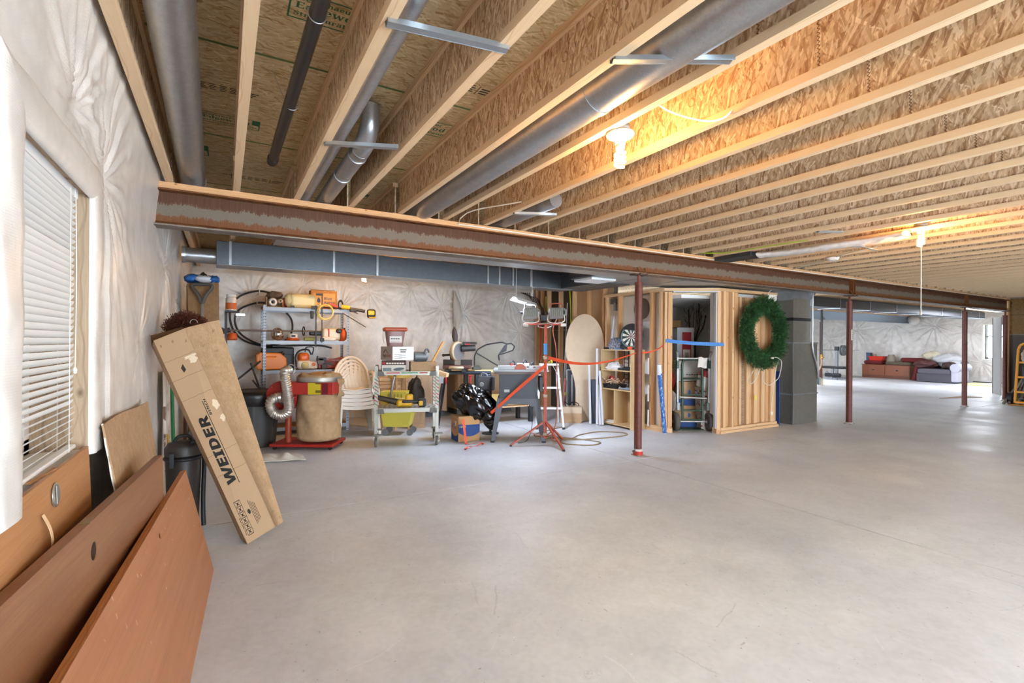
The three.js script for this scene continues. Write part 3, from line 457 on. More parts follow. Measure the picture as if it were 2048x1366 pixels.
solo('electric_cable', tube([[1.74, 2.66, -1.72], [1.76, 2.5, -1.7], [1.84, 2.44, -1.72], [1.95, 2.36, -1.6], [2.05, 2.37, -1.55], [2.104, 2.43, -1.5], [2.2, 2.5, -1.46]], .005, 50, 6), mCable, 'loose white cable looping beside the nearest bulb', 'cable');
solo('electric_cable', tube([[5.0, 2.4, BZ + .1], [5.15, 2.372, -3.8], [5.2, 2.375, -3.3], [5.22, 2.37, -2.9]], .006, 40, 6), M('#a8c22e', .5), 'yellow green cable crossing under joists beside the flat duct', 'cable');
solo('electric_cable', tube([[7.0, 2.36, BZ + .1], [6.7, 2.37, -3.5], [6.4, 2.375, -3.1], [6.2, 2.37, -2.7]], .006, 40, 6), mCable, 'thin white cable running to the smoke detector', 'cable');
// rectangular supply trunk behind the beam
{
  const t = wthing('supply_duct', 'long rectangular galvanized duct behind the steel beam', 'duct', [2.3, 2.1, -6.28]), y0 = 2.105, y1 = 2.352;
  part(t, 'trunk', rb(4.7, y1 - y0, .36, 2.27, (y0 + y1) / 2, -6.28, .006, 1), mGalvDim);
  part(t, 'lit_underside', b2(-.08, 4.62, y0 - .004, y0 - .001, -6.45, -6.11), mGalv);  // paler sheet, the light on the trunk underside put into its colour
  for (const x of [.05, 1.11, 1.62, 3.15, 3.33, 3.55, 3.85]) part(t, 'seam', b2(x - .012, x + .012, y0 - .006, y1 + .004, -6.465, -6.092), mGalv);
  part(t, 'round_collar', [cyl([-.38, 2.2, -6.28], [-.06, 2.2, -6.28], .078, .078, 22), cyl([-.392, 2.2, -6.28], [-.36, 2.2, -6.28], .09, .084, 22)], mGalv);
  part(t, 'elbow_box', rb(.55, y1 - y0, 1.1, 4.66, (y0 + y1) / 2, -5.75, .006, 1), mGalvDim);
  const r = wthing('return_duct', 'wide flat galvanized return duct above the closet', 'duct', [5.75, 2.12, -4.85]);
  part(r, 'box', rb(3.7, .21, .8, 5.77, 2.23, -4.86, .006, 1), mGalvDim); part(r, 'lit_underside', b2(3.94, 7.6, 2.119, 2.123, -5.25, -4.47), mGalv);  // underside in the brighter metal, its light put into the colour
  for (const x of [4.6, 5.2, 6.2]) part(r, 'seam', b2(x - .012, x + .012, 2.114, 2.34, -5.27, -4.452), mGalv);
  part(r, 'white_panel', rb(.4, .03, .36, 4.15, 2.1, -5.02, .004, 1), M('#f1f3f4', .5), 'white flat panel under the duct end');
  part(r, 'panned_strip', b2(.35, 3.92, 2.1, 2.13, -4.62, -4.32), mGalv);
  const g = wthing('louvre_grille', 'white louvred grille lying on the joist ends above the shovel', 'grille', [.45, 2.35, -8.3]);
  part(g, 'frame', b2(.28, .62, 2.358, 2.384, -8.4, -8.2), mWhite); for (let i = 0; i < 7; i++) part(g, 'slat', b2(.3 + i * .045, .33 + i * .045, 2.35, 2.358, -8.39, -8.21), mWhite);
}
{ // furnace drop
  const t = wthing('furnace_duct', 'tall galvanized furnace duct standing right of the wreath', 'duct', [8.2, 0, -4.95]), m = T(tGalv, .34, { metalness: .65, color: '#cfc6b6' });  // warm reflections on the metal are put into its tint
  part(t, 'lower_box', rb(.7, .48, .7, 8.22, .24, -4.95, .006, 1), m); part(t, 'middle_box', rb(.7, .82, .7, 8.22, .9, -4.95, .006, 1), m);
  part(t, 'neck', b2(7.87, 8.35, 1.31, 2.14, -5.15, -4.6), m); part(t, 'black_band', b2(7.86, 8.36, 1.665, 1.715, -5.16, -4.592), mBlack);
  part(t, 'flare', hexa([[7.87, 2.0, -4.61], [7.87, 2.0, -5.1], [8.35, 2.0, -5.1], [8.35, 2.0, -4.61], [7.55, 2.33, -4.5], [7.55, 2.33, -5.3], [8.62, 2.33, -5.3], [8.62, 2.33, -4.5]]), mGalv);
  for (const y of [.48, 1.31]) part(t, 'seam', b2(7.862, 8.578, y - .012, y + .012, -5.31, -4.592), mGalv);
  part(t, 'corner_seam', b2(7.863, 7.883, 0.01, 1.3, -4.61, -4.594), mSteel);
  part(t, 'conduit', tube([[8.37, 2.3, -4.57], [8.37, 1.6, -4.57], [8.38, 1.2, -4.57], [8.5, .95, -4.57], [8.56, .72, -4.57]], .014, 40, 8), mSteel);
  part(t, 'switch_box', rb(.07, .12, .05, 8.59, .68, -4.58, .006, 1), M('#9aa3a8', .5)); part(t, 'door_tag', rb(.06, .12, .012, 8.64, .66, -4.56, .004, 1), M('#d8cca8', .6));
  const p = wthing('gas_pipe', 'dark vertical gas pipe with brass valve right of the furnace duct', 'pipe', [14.6, .6, -7.6]);
  part(p, 'pipe', cyl([14.6, .95, -7.72], [14.6, 2.68, -7.72], .028, .028, 12), M('#3b3a3a', .5)); part(p, 'valve', [cyl([14.6, .86, -7.72], [14.6, 1.0, -7.72], .04), bx(.09, .03, .03, 14.6, .92, -7.68)], M('#a07b3e', .4, .8)); part(p, 'flex_hose', tube([[14.6, .88, -7.72], [14.62, .7, -7.74], [14.6, .52, -7.82], [14.5, .48, -7.9], [14.4, .5, -8.0]], .022, 30, 8), M('#c3a98c', .5));
}
for (const [x, z, l] of [[12, -6.1, 'long galvanized duct along the far room ceiling'], ]) { const t = wthing('far_duct', l, 'duct', [x + 4, 2.05, z]); part(t, 'trunk', rb(10, .22, .5, x + 4.5, 2.26, z - .4, .006, 1), mGalvDim); for (let i = 0; i < 7; i++) part(t, 'seam', b2(x + .6 + i * 1.4, x + .63 + i * 1.4, 2.142, 2.375, z - .66, z - .142), mGalv); }
// ================================================================ LEFT WALL: BLIND AND LEANING BOARDS
{
  const t = wthing('window_blind', 'white slatted blind in the left window', 'blind', [-.46, .92, -1.95]), z0 = WZ0 + .035, z1 = WZ1 - .005, m = M('#f2f3f2', .4), zc = (z0 + z1) / 2, L = z1 - z0;
  part(t, 'headrail', rb(.036, .034, L, -.462, WY1 + .0, zc, .004, 1), m); part(t, 'valance_clip', bx(.006, .04, .03, -.444, WY1 + .0, z0 + .03), mWhite);
  const n = 40, h0 = .95, h1 = WY1 - .025, sl = fin(new THREE.CylinderGeometry(.03, .03, L, 5, 1, true, 1.15, .85).rotateX(Math.PI / 2).translate(-.029, 0, 0)).rotateZ(-.95);
  const two = new THREE.MeshPhysicalMaterial({ color: '#f4f5f4', roughness: .4, side: THREE.DoubleSide, transmission: .12, thickness: 0 });
  for (let i = 0; i < n; i++) part(t, 'slat', sl.clone().rotateZ(i > 30 || i < 6 ? 0 : .35).translate(-.458, h0 + (h1 - h0) * i / (n - 1), zc), two);
  part(t, 'bottom_rail', rb(.026, .014, L, -.458, .925, zc, .004, 1), m);
  for (const z of [z0 + .1, z1 - .12]) for (const x of [-.443, -.473]) part(t, 'ladder_cord', cyl([x, .92, z], [x, WY1, z], .0012, .0012, 5), m);
  part(t, 'pull_cord', tube([[-.438, WY1 - .01, z0 + .06], [-.436, 1.5, z0 + .055], [-.437, 1.2, z0 + .06]], .0014, 20, 5), m); part(t, 'cord_knob', lathe([[0, 0], [.005, .003], [.006, .016], [.002, .024]], 10, -.437, 1.178, z0 + .06), mWhite);
}
function veneer(sd, base, dark, w = 1024, h = 512, n = 60) { return (k, W, H) => { wood(sd, base, dark, n, 0, W, H, .16)(k, W, H); seed(sd + 1); for (let i = 0; i < 260; i++) { k.globalAlpha = rr(.012, .03); k.fillStyle = R() < .5 ? hex(...dark) : 'rgb(255,214,170)'; k.beginPath(); k.ellipse(R() * W, R() * H, rr(60, 260), rr(4, 22), rr(-.12, .12), 0, 6.3); k.fill(); } k.globalAlpha = 1; }; }
const mBoardA = T(ctex(1024, 512, (k, w, h) => { veneer(301, [164, 106, 68], [118, 67, 37])(k, w, h); seed(303); for (let i = 0; i < 26; i++) { k.globalAlpha = rr(.5, .9); k.fillStyle = 'rgb(236,214,196)'; k.fillRect(R() * w, R() * h * .5, rr(1, 4), rr(3, 14)); } k.globalAlpha = 1; }, 1.6, .62), .42);
const mBoardB = T(ctex(1024, 512, veneer(311, [132, 88, 58], [88, 52, 30])), .45), mBoardC = T(ctex(1024, 512, veneer(321, [176, 124, 78], [132, 84, 46], 1024, 512, 90), 1.2, .5), .5);
mBoardB.map.repeat.set(1 / 1.5, 1 / .6);
const dkEdge = T(ctex(512, 64, wood(331, [188, 122, 62], [120, 66, 28], 20, 0), .9, .08), .5);
// a board whose long side runs along the wall: far bottom, far top, near offset, thickness; optional round holes at (s along, t up)
function leaning(name, label, cat, fb, ft, len, dir, th, mFace, mEdge, holes = []) {
  const A = V(...fb), up = V(...ft).sub(A), h = up.length(); up.normalize(); const al = V(...dir).normalize(), nn = al.clone().cross(up).normalize().negate(); // nn points into the room
  const t = thing(name, label, cat, fb), s = new THREE.Shape(); s.moveTo(0, 0); s.lineTo(len, 0); s.lineTo(len, h); s.lineTo(0, h); s.lineTo(0, 0);
  for (const [hx, hy, r] of holes) { const p = new THREE.Path(); p.absellipse(hx, hy, r, r, 0, Math.PI * 2, true); s.holes.push(p); }
  const M4 = new THREE.Matrix4().makeBasis(al.clone().negate(), up, nn.clone());
  const flip = M4.determinant() < 0 ? M4.makeBasis(al.clone().negate(), up, nn.clone().negate()) : M4;
  const face = (z0, z1) => { const g = new THREE.ExtrudeGeometry(s, { depth: z1 - z0, bevelEnabled: false, curveSegments: 24 }).translate(0, 0, z0); const u = fin(g, 'x'); u.scale(-1, 1, 1); const p = u.attributes.position.array, n = u.attributes.normal.array, q = u.attributes.uv.array; for (let i = 0; i < p.length; i += 9) for (let k = 0; k < 3; k++) { let w = p[i + 3 + k]; p[i + 3 + k] = p[i + 6 + k]; p[i + 6 + k] = w; w = n[i + 3 + k]; n[i + 3 + k] = n[i + 6 + k]; n[i + 6 + k] = w; } for (let i = 0; i < q.length; i += 6) for (let k = 0; k < 2; k++) { const w = q[i + 2 + k]; q[i + 2 + k] = q[i + 4 + k]; q[i + 4 + k] = w; } return u.applyMatrix4(flip); };
  part(t, 'panel_core', face(-th, -.0015), mEdge); part(t, 'panel_face', face(-.0015, 0), mFace); for (const [hx, hy, r] of holes) part(t, 'bore_shade', mg(fin(new THREE.CircleGeometry(r, 24).translate(-hx, hy, -th * .8)), fin(new THREE.CylinderGeometry(r * .99, r * .99, th * .7, 24, 1, true).rotateX(Math.PI / 2).translate(-hx, hy, -th * .45))).applyMatrix4(flip), new THREE.MeshPhysicalMaterial({ color: '#3d2416', roughness: .9, side: THREE.DoubleSide })); return t;  // dark disc and lining put the shade of each hole into colour
}
leaning('plywood_panel', 'large reddish brown plywood panel leaning in front of the others', 'board', [-.044, 0, -3.262], [-.18, .581, -3.262], 2.3, [-.058, 0, 1], .026, mBoardA, dkEdge, [[.87, .535, .013]]);
{ const t = leaning('hollow_door', 'brown wooden slab with a round lock hole, middle of the leaning boards', 'board', [-.211, 0, -2.754], [-.241, .77, -2.754], 2.0, [-.097, 0, 1], .03, mBoardB, mBoardB, [[.9, .68, .027]]); part(t, 'latch_plate', mv(bx(.024, .001, .06), -.13, .771, .9), M('#8f7a52', .4, .6)); }
{ const t = leaning('veneer_panel', 'upright orange brown panel with a metal grommet under the window sill', 'board', [-.37, 0, -2.26], [-.412, .92, -2.26], 2.2, [0, 0, 1], .012, mBoardC, mBoardC);
  part(t, 'grommet', ro(mv(mg(lathe([[0, 0], [.032, 0], [.034, .004], [.03, .006], [.026, .003], [0, .003]], 28), bx(.05, .002, .008, 0, .006, 0)), 0, 0, 0), 0, 0, -Math.PI / 2 + .045).translate(-.0385, .86, .42), M('#a8a49c', .35, .7));
  part(t, 'peeled_strip', slab(3, 14, (u, v) => [-.036 + .0066 * v + .014 * Math.sin(v * 3.1), .84 - v * .15, .53 + u * .018 - .012 * Math.sin(v * 4), u, v], .001).translate(.002, 0, 0), M('#d9b68e', .7), 'pale torn strip of veneer'); }
{ const t = wthing('cardboard_sheet', 'flat cardboard sheet leaning on the wall above the brown slab', 'cardboard', [-.36, .3, -2.9]); part(t, 'sheet', slab(16, 12, (u, v) => { const x = -.29 - .1 * v, z = -2.33 - u * 1.2 - .04 * (1 - v), y = .28 + v * (.70 - .04 * u) + .006 * Math.sin(u * 6); return [x + .006 * Math.sin(u * 4 + v * 3), y, z, z, y]; }, -.006), mCard); part(t, 'torn_edge', slab(2, 20, (u, v) => [-.292 - .1 * v + .002, .28 + v * .705, -2.318 - u * .012 - .005 * Math.sin(v * 41) - .03 * (1 - v) - .012, u, v], -.005), M('#e9e4da', .8)); }
solo('wood_stick', bar([-.44, .918, -1.75], [-.42, .922, -1.9], .01, .006), M('#a8794a', .7), 'small broken wood splinter lying on the window sill', 'stick');
// ---------------------------------------------------------------- long bench carton
{
  const tF = ctex(512, 2048, (k, w, h) => { k.fillStyle = 'rgb(172,142,110)'; k.fillRect(0, 0, w, h); seed(341);
    for (let i = 0; i < 700; i++) { k.globalAlpha = rr(.03, .1); k.fillStyle = R() < .5 ? 'rgb(214,184,150)' : 'rgb(150,116,82)'; k.fillRect(R() * w, R() * h, rr(20, 160), rr(1, 3)); } k.globalAlpha = 1;
    k.save(); k.translate(150, 1740 - 250); k.rotate(-Math.PI / 2); k.fillStyle = '#141414'; k.font = '900 196px sans-serif'; k.transform(.92, 0, -.12, 1, 0, 0); k.lineWidth = 3; k.strokeStyle = '#141414'; k.strokeText('WEIDER', 0, 100); k.fillText('WEIDER', 0, 100); k.fillRect(-10, 128, 900, 10); k.font = 'bold 54px sans-serif'; k.fillText('BENCH', 730, 190); k.restore();
    k.save(); k.translate(70, 1985); k.rotate(-Math.PI / 2); k.strokeStyle = k.fillStyle = '#1c1712'; k.lineWidth = 5; k.strokeRect(0, 0, 330, 96); for (let i = 0; i < 6; i++) { k.strokeRect(i * 55, 0, 55, 96); k.lineWidth = 6; k.beginPath(); k.moveTo(i * 55 + 8, 20); k.lineTo(i * 55 + 46, 76); k.moveTo(i * 55 + 46, 20); k.lineTo(i * 55 + 8, 76); k.stroke(); k.beginPath(); k.arc(i * 55 + 27, 48, 12, 0, 6.3); k.fill(); } k.beginPath(); k.arc(190, 160, 24, 0, 6.3); k.fill(); for (let i = 0; i < 5; i++) { k.fillRect(50 + i * 8, 200 + i * 20, 240 - i * 20, 7); } for (let i = 0; i < 3; i++) k.fillRect(10 + i * 60, -24, 50, 8); k.restore();
    k.strokeStyle = 'rgba(96,66,40,.7)'; k.lineWidth = 3; for (const y of [230, 420, 620, 1180, 1380]) { k.beginPath(); k.moveTo(0, y); for (let x = 0; x < w; x += 20) k.lineTo(x, y + rr(-4, 4)); k.stroke(); }
    k.fillStyle = 'rgb(214,196,170)'; for (const [x, y, a, b] of [[430, 300, 80, 40], [460, 760, 60, 60], [470, 900, 50, 40], [400, 260, 120, 18]]) { k.beginPath(); for (let i = 0; i < 12; i++) { const q = i / 12 * 6.3, s = rr(.6, 1.1); k.lineTo(x + a * s * Math.cos(q), y + b * s * Math.sin(q)); } k.fill(); }
    k.fillStyle = 'rgb(48,38,28)'; k.beginPath(); k.moveTo(200, 330); k.lineTo(250, 300); k.lineTo(262, 360); k.lineTo(215, 380); k.fill(); k.strokeStyle = '#3a2c20'; k.lineWidth = 5; for (const [x, y] of [[250, 60], [60, 60], [440, 100]]) { for (let q = 0; q < 2; q++) { k.beginPath(); k.moveTo(x + q * 14, y); k.lineTo(x + q * 14 - 6, y + 26); k.stroke(); } } });
  const BL = V(.134, .004, -3.551), BM = V(.3, .072, -3.6), BR = V(.345, .1, -3.585), TL = V(-.388, 1.29, -3.85), TM = V(-.222, 1.372, -3.85), TR = V(-.03, 1.43, -3.83);
  const t = wthing('long_carton', 'long torn cardboard carton printed WEIDER BENCH, leaning on the left wall', 'box', [.0, 0, -3.7]);
  const nrm = BM.clone().sub(BL).cross(TL.clone().sub(BL)).normalize(), bk = nrm.clone().multiplyScalar(-.13), ar = (v) => [v.x, v.y, v.z], plus = (v, q) => v.clone().add(q);
  const side = (a, b, c, d) => { const p = [a, b, c, d].map(ar); return quad(...p); };
  part(t, 'printed_face', quad(ar(BL), ar(BM), ar(TM), ar(TL)), T(tF, .8, { side: THREE.DoubleSide }));
  part(t, 'body', fin(mg(side(plus(BL, bk), BL, TL, plus(TL, bk)), side(BM, plus(BM, bk), plus(TM, bk), TM), side(plus(BM, bk), plus(BL, bk), plus(TL, bk), plus(TM, bk)), side(plus(BL, bk), plus(BM, bk), BM, BL))), T(tCard, .85, { side: THREE.DoubleSide }));
  const n2 = BR.clone().sub(BM).cross(TM.clone().sub(BM)).normalize();
  const o = n2.clone().multiplyScalar(.004);
  part(t, 'long_flap', slab(6, 30, (u, v) => { const a = BM.clone().lerp(TM, v), b = BR.clone().lerp(TR, v), q = a.lerp(b, u).add(o).addScaledVector(n2, .012 * Math.sin(u * 3.1)); return [q.x, q.y, q.z, u * .25, v * 1.4]; }, .005), mCard);
  part(t, 'inner_flap', quad(ar(plus(TM, bk)), ar(plus(TL, bk)), ar(plus(TL, bk).add(V(-.01, .07, -.02))), ar(plus(TM, bk).add(V(0, .05, -.02)))), T(tCard, .85, { side: THREE.DoubleSide, color: '#8d7458' }));
  for (const [u, v] of [[.3, .9], [.75, .955], [.65, .86], [.4, .07], [.7, .03]]) { const a = BM.clone().lerp(TM, v), b = BR.clone().lerp(TR, v), q = a.lerp(b, u).addScaledVector(n2, .018); for (const e of [-1, 1]) part(t, 'staple', bar([q.x + e * .004, q.y - .009, q.z], [q.x + e * .004 + .004, q.y + .009, q.z], .0016, .0016), mDark); }
  part(t, 'torn_curl', slab(8, 3, (u, v) => { const q = BL.clone().lerp(BM, .35 + u * .6).add(TL.clone().sub(BL).multiplyScalar(.77 + .02 * Math.sin(u * 17) + v * .025)).addScaledVector(nrm, .004 + .02 * v * Math.abs(Math.sin(u * 9))); return [q.x, q.y, q.z, u, v]; }, .002), M('#d8c7ac', .85));
  // hair-like brown coir bundle sticking out behind the carton
  const c = wthing('coir_bundle', 'reddish brown fuzzy fibre bundle poking up behind the long carton', 'fibre bundle', [-.3, 1.2, -4.35]); seed(351);
  part(c, 'core', grid(28, 14, (u, v) => { const a = u * 6.2832, q = v * 3.14, r = 1 + .12 * Math.sin(a * 7 + q * 5); return [-.24 + .11 * r * Math.sin(q) * Math.cos(a), 1.37 + .1 * r * Math.cos(q), -4.35 + .13 * r * Math.sin(q) * Math.sin(a), u, v]; }), M('#3c1c12', .95));
  const hs = []; for (let i = 0; i < 900; i++) { const a = R() * 6.28, q = Math.acos(rr(-.1, 1)), d = V(Math.sin(q) * Math.cos(a), Math.cos(q), Math.sin(q) * Math.sin(a)), p = V(-.24 + .1 * d.x, 1.37 + .09 * d.y, -4.35 + .12 * d.z), e = () => rr(-.022, .022); const l = rr(.02, .05); hs.push(tube([ar(p), ar(p.clone().addScaledVector(d, l * .5).add(V(e(), e(), e()))), ar(p.clone().addScaledVector(d, l).add(V(e(), e(), e())))], .0022, 4, 3)); }
  part(c, 'loose_fibres', hs, M('#5a2a18', .9)).userData.kind = 'stuff'; part(c, 'stem', cyl([-.25, .01, -4.36], [-.24, 1.3, -4.35], .012), M('#4b3020', .8)); part(c, 'wire_loop', mv(tor(.022, .002, 5, 16, 3.4), -.19, 1.42, -4.2), mSteel);
}
// ---------------------------------------------------------------- dark bin behind the boards
{
  const t = wthing('vacuum_bin', 'black wet vacuum bin standing behind the leaning boards', 'vacuum', [-.23, 0, -4.02]), m = M('#2a2522', .45), cx = -.235, cz = -4.03;
  part(t, 'body', lathe([[0, .0], [.085, .0], [.09, .02], [.105, .5], [.1, .52], [0, .52]], 28, cx, 0, cz), m); part(t, 'rim', mv(ro(tor(.105, .012, 8, 28), Math.PI / 2), cx, .5, cz), mBlack);
  part(t, 'lid', lathe([[.108, .52], [.11, .57], [.09, .6], [.04, .61], [0, .61]], 28, cx, 0, cz), M('#332c28', .5)); part(t, 'handle', tube([[cx - .06, .59, cz], [cx - .03, .64, cz], [cx + .03, .64, cz], [cx + .06, .59, cz]], .011, 20, 8), mBlack); part(t, 'latch', rb(.03, .1, .02, cx - .06, .5, cz + .1, .005), mBlack);
  part(t, 'hose', tube([[cx + .04, .6, cz + .06], [cx + .11, .62, cz + .04], [cx + .12, .5, cz], [cx + .115, .2, cz + .02], [cx + .12, .03, cz + .04]], .014, 40, 8), mBlack);
}
{ // white stained board and green pole by the wall
  const t = wthing('stained_board', 'narrow white board with peeling brown stains by the left wall', 'board', [-.385, 0, -4.45]);
  part(t, 'face', slab(4, 12, (u, v) => [-.37 - .02 * v, v * 1.06, -4.42 - u * .36, u, v], -.016), T(ctex(256, 512, (k, w, h) => { k.fillStyle = '#e8e4dc'; k.fillRect(0, 0, w, h); seed(361); for (let i = 0; i < 46; i++) { k.fillStyle = jit([96, 66, 44], 14); k.globalAlpha = rr(.5, .95); k.beginPath(); const x = R() * w, y = R() * h; for (let q = 0; q < 9; q++) k.lineTo(x + rr(-14, 14), y + rr(-34, 34)); k.fill(); } k.globalAlpha = 1; }), .7));
  solo('garden_stake', cyl([-.33, 0, -4.72], [-.36, .95, -4.78], .014, .012, 10), M('#1e7a48', .45), 'green plastic covered stake behind the stained board', 'stake');
  solo('yellow_stick', cyl([-.30, 0, -4.3], [-.35, .62, -4.32], .007, .007, 8), M('#c9a32c', .5), 'thin yellow stick behind the black vacuum bin', 'stick');
}
{ // tall cardboard and shovel by the far left corner
  const t = wthing('tall_carton', 'tall grey brown carton in the left corner behind the shovel', 'box', [-.22, 0, -6.75]);
  part(t, 'body', hexa([[-.36, 0, -6.95], [-.32, 0, -6.55], [-.02, 0, -6.55], [-.06, 0, -6.98], [-.39, 1.93, -6.95], [-.36, 1.93, -6.58], [-.06, 1.95, -6.56], [-.07, 1.95, -6.98]].map((q) => q)), T(tCard, .9, { color: '#cdbfae' })); part(t, 'top_flap', slab(3, 3, (u, v) => [-.36 + u * .3, 1.935 + v * .02, -6.6 - v * .33, u, v], .004), mCard);
  const s = wthing('shovel', 'shovel with a grey D-shaped plastic grip standing before the tall carton', 'shovel', [-.215, .6, -6.42]), g = M('#4c4845', .55);
  part(s, 'grip', tube([[-.215, 1.7, -6.44], [-.25, 1.79, -6.45], [-.305, 1.87, -6.47], [-.295, 1.905, -6.47], [-.215, 1.91, -6.45], [-.135, 1.905, -6.42], [-.125, 1.87, -6.42], [-.18, 1.79, -6.43]], .019, 60, 8, true), g); part(s, 'shaft', cyl([-.215, .25, -6.44], [-.215, 1.72, -6.44], .017, .015), M('#6b655f', .5)); part(s, 'blade', slab(8, 8, (u, v) => [-.33 + u * .23, .0 + v * .3, -6.44 + .03 * Math.cos((u - .5) * 3), u, v], .004), M('#5b5d5f', .4, .7));
  const c = wthing('crumpled_cloth', 'blue and white crumpled plastic lying on top of the tall carton', 'plastic bag', [-.22, 1.955, -6.7]); seed(371);
  const lump = (x, y, z, a, b, cc, col, sd) => { const q = lattice(16, sd); return part(c, col === '#1f5fa8' ? 'blue_wrap' : col === '#2a2a2c' ? 'dark_nozzle' : 'white_wrap', grid(22, 12, (u, v) => { const th = u * 6.2832, p = v * 3.1416, r = .75 + .5 * q(u * 16, v * 6); return [x + a * r * Math.sin(p) * Math.cos(th), y + b * r * Math.cos(p), z + cc * r * Math.sin(p) * Math.sin(th), u, v]; }), M(col, .4)); };
  lump(-.31, 1.99, -6.7, .09, .05, .1, '#1f5fa8', 372); lump(-.12, 1.99, -6.66, .07, .045, .08, '#1f5fa8', 373); lump(-.2, 1.985, -6.62, .1, .04, .07, '#dfe3e8', 374); lump(-.21, 2.02, -6.66, .035, .045, .04, '#2a2a2c', 375);
  const j = wthing('plastic_jar', 'clear plastic jar with an orange label beside the tall carton', 'jar', [.0, 1.66, -6.75]); part(j, 'jar', lathe([[0, 0], [.055, 0], [.06, .01], [.06, .15], [.05, .17], [.05, .18], [0, .18]], 20, .07, 1.66, -7.1), M('#d9d0c4', .25)); part(j, 'label', cyl([.07, 1.68, -7.1], [.07, 1.76, -7.1], .0612, .0612, 20, true), M('#c8642c', .6)); part(j, 'lid', cyl([.07, 1.835, -7.1], [.07, 1.865, -7.1], .052, .052, 20), mWhite);
  const b = wthing('wall_bracket_shelf', 'small dark steel bracket shelf under the plastic jar', 'shelf', [.0, 1.6, -6.9]); part(b, 'ledge', b2(-.0, .16, 1.644, 1.659, -7.2, -7.02), mDark); part(b, 'prong', b2(.12, .22, 1.6, 1.63, -7.06, -7.03), mSteel); part(b, 'support_post', b2(.0, .03, 0, 1.644, -7.2, -7.185), mDark);
}
// ================================================================ WORKSHOP
const F = -0.5259;   // turn of things set square to the room's diagonal
const shelfMat = T(ctex(32, 256, (k, w, h) => { k.fillStyle = '#8b8f96'; k.fillRect(0, 0, w, h); k.fillStyle = '#2a2c30'; for (let y = 6; y < h; y += 20) k.fillRect(11, y, 9, 11); }, .04, .32), .45, { metalness: .5 }), mGrey = M('#878b92', .45, .5), mShelfBoard = M('#b98f5c', .8);
function rack(name, label, x0, x1, z0, z1, h, levels) {
  const t = wthing(name, label, 'shelving', [(x0 + x1) / 2, 0, (z0 + z1) / 2]);
  for (const x of [x0, x1]) for (const z of [z0, z1]) { const sx = x === x0 ? 1 : -1, sz = z === z0 ? 1 : -1; part(t, 'post', [b2(Math.min(x, x + sx * .035), Math.max(x, x + sx * .035), 0, h, z - .0015, z + .0015, 'y'), b2(x - .0015, x + .0015, 0, h, Math.min(z, z + sz * .035), Math.max(z, z + sz * .035), 'y')], shelfMat); }
  for (const y of levels) { const s = part(t, 'shelf', b2(x0 + .003, x1 - .003, y - .012, y, z0 + .003, z1 - .003), mShelfBoard); part(s, 'front_lip', b2(x0, x1, y - .045, y + .004, z1 - .004, z1 + .002), mGrey); part(s, 'rear_lip', b2(x0, x1, y - .045, y + .004, z0 - .002, z0 + .004), mGrey); }
  return t;
}
rack('metal_shelving', 'grey slotted steel shelving unit with power tools against the back wall', .45, 1.575, -7.9, -7.45, 1.78, [1.745, 1.29, .885, .45, .1]);
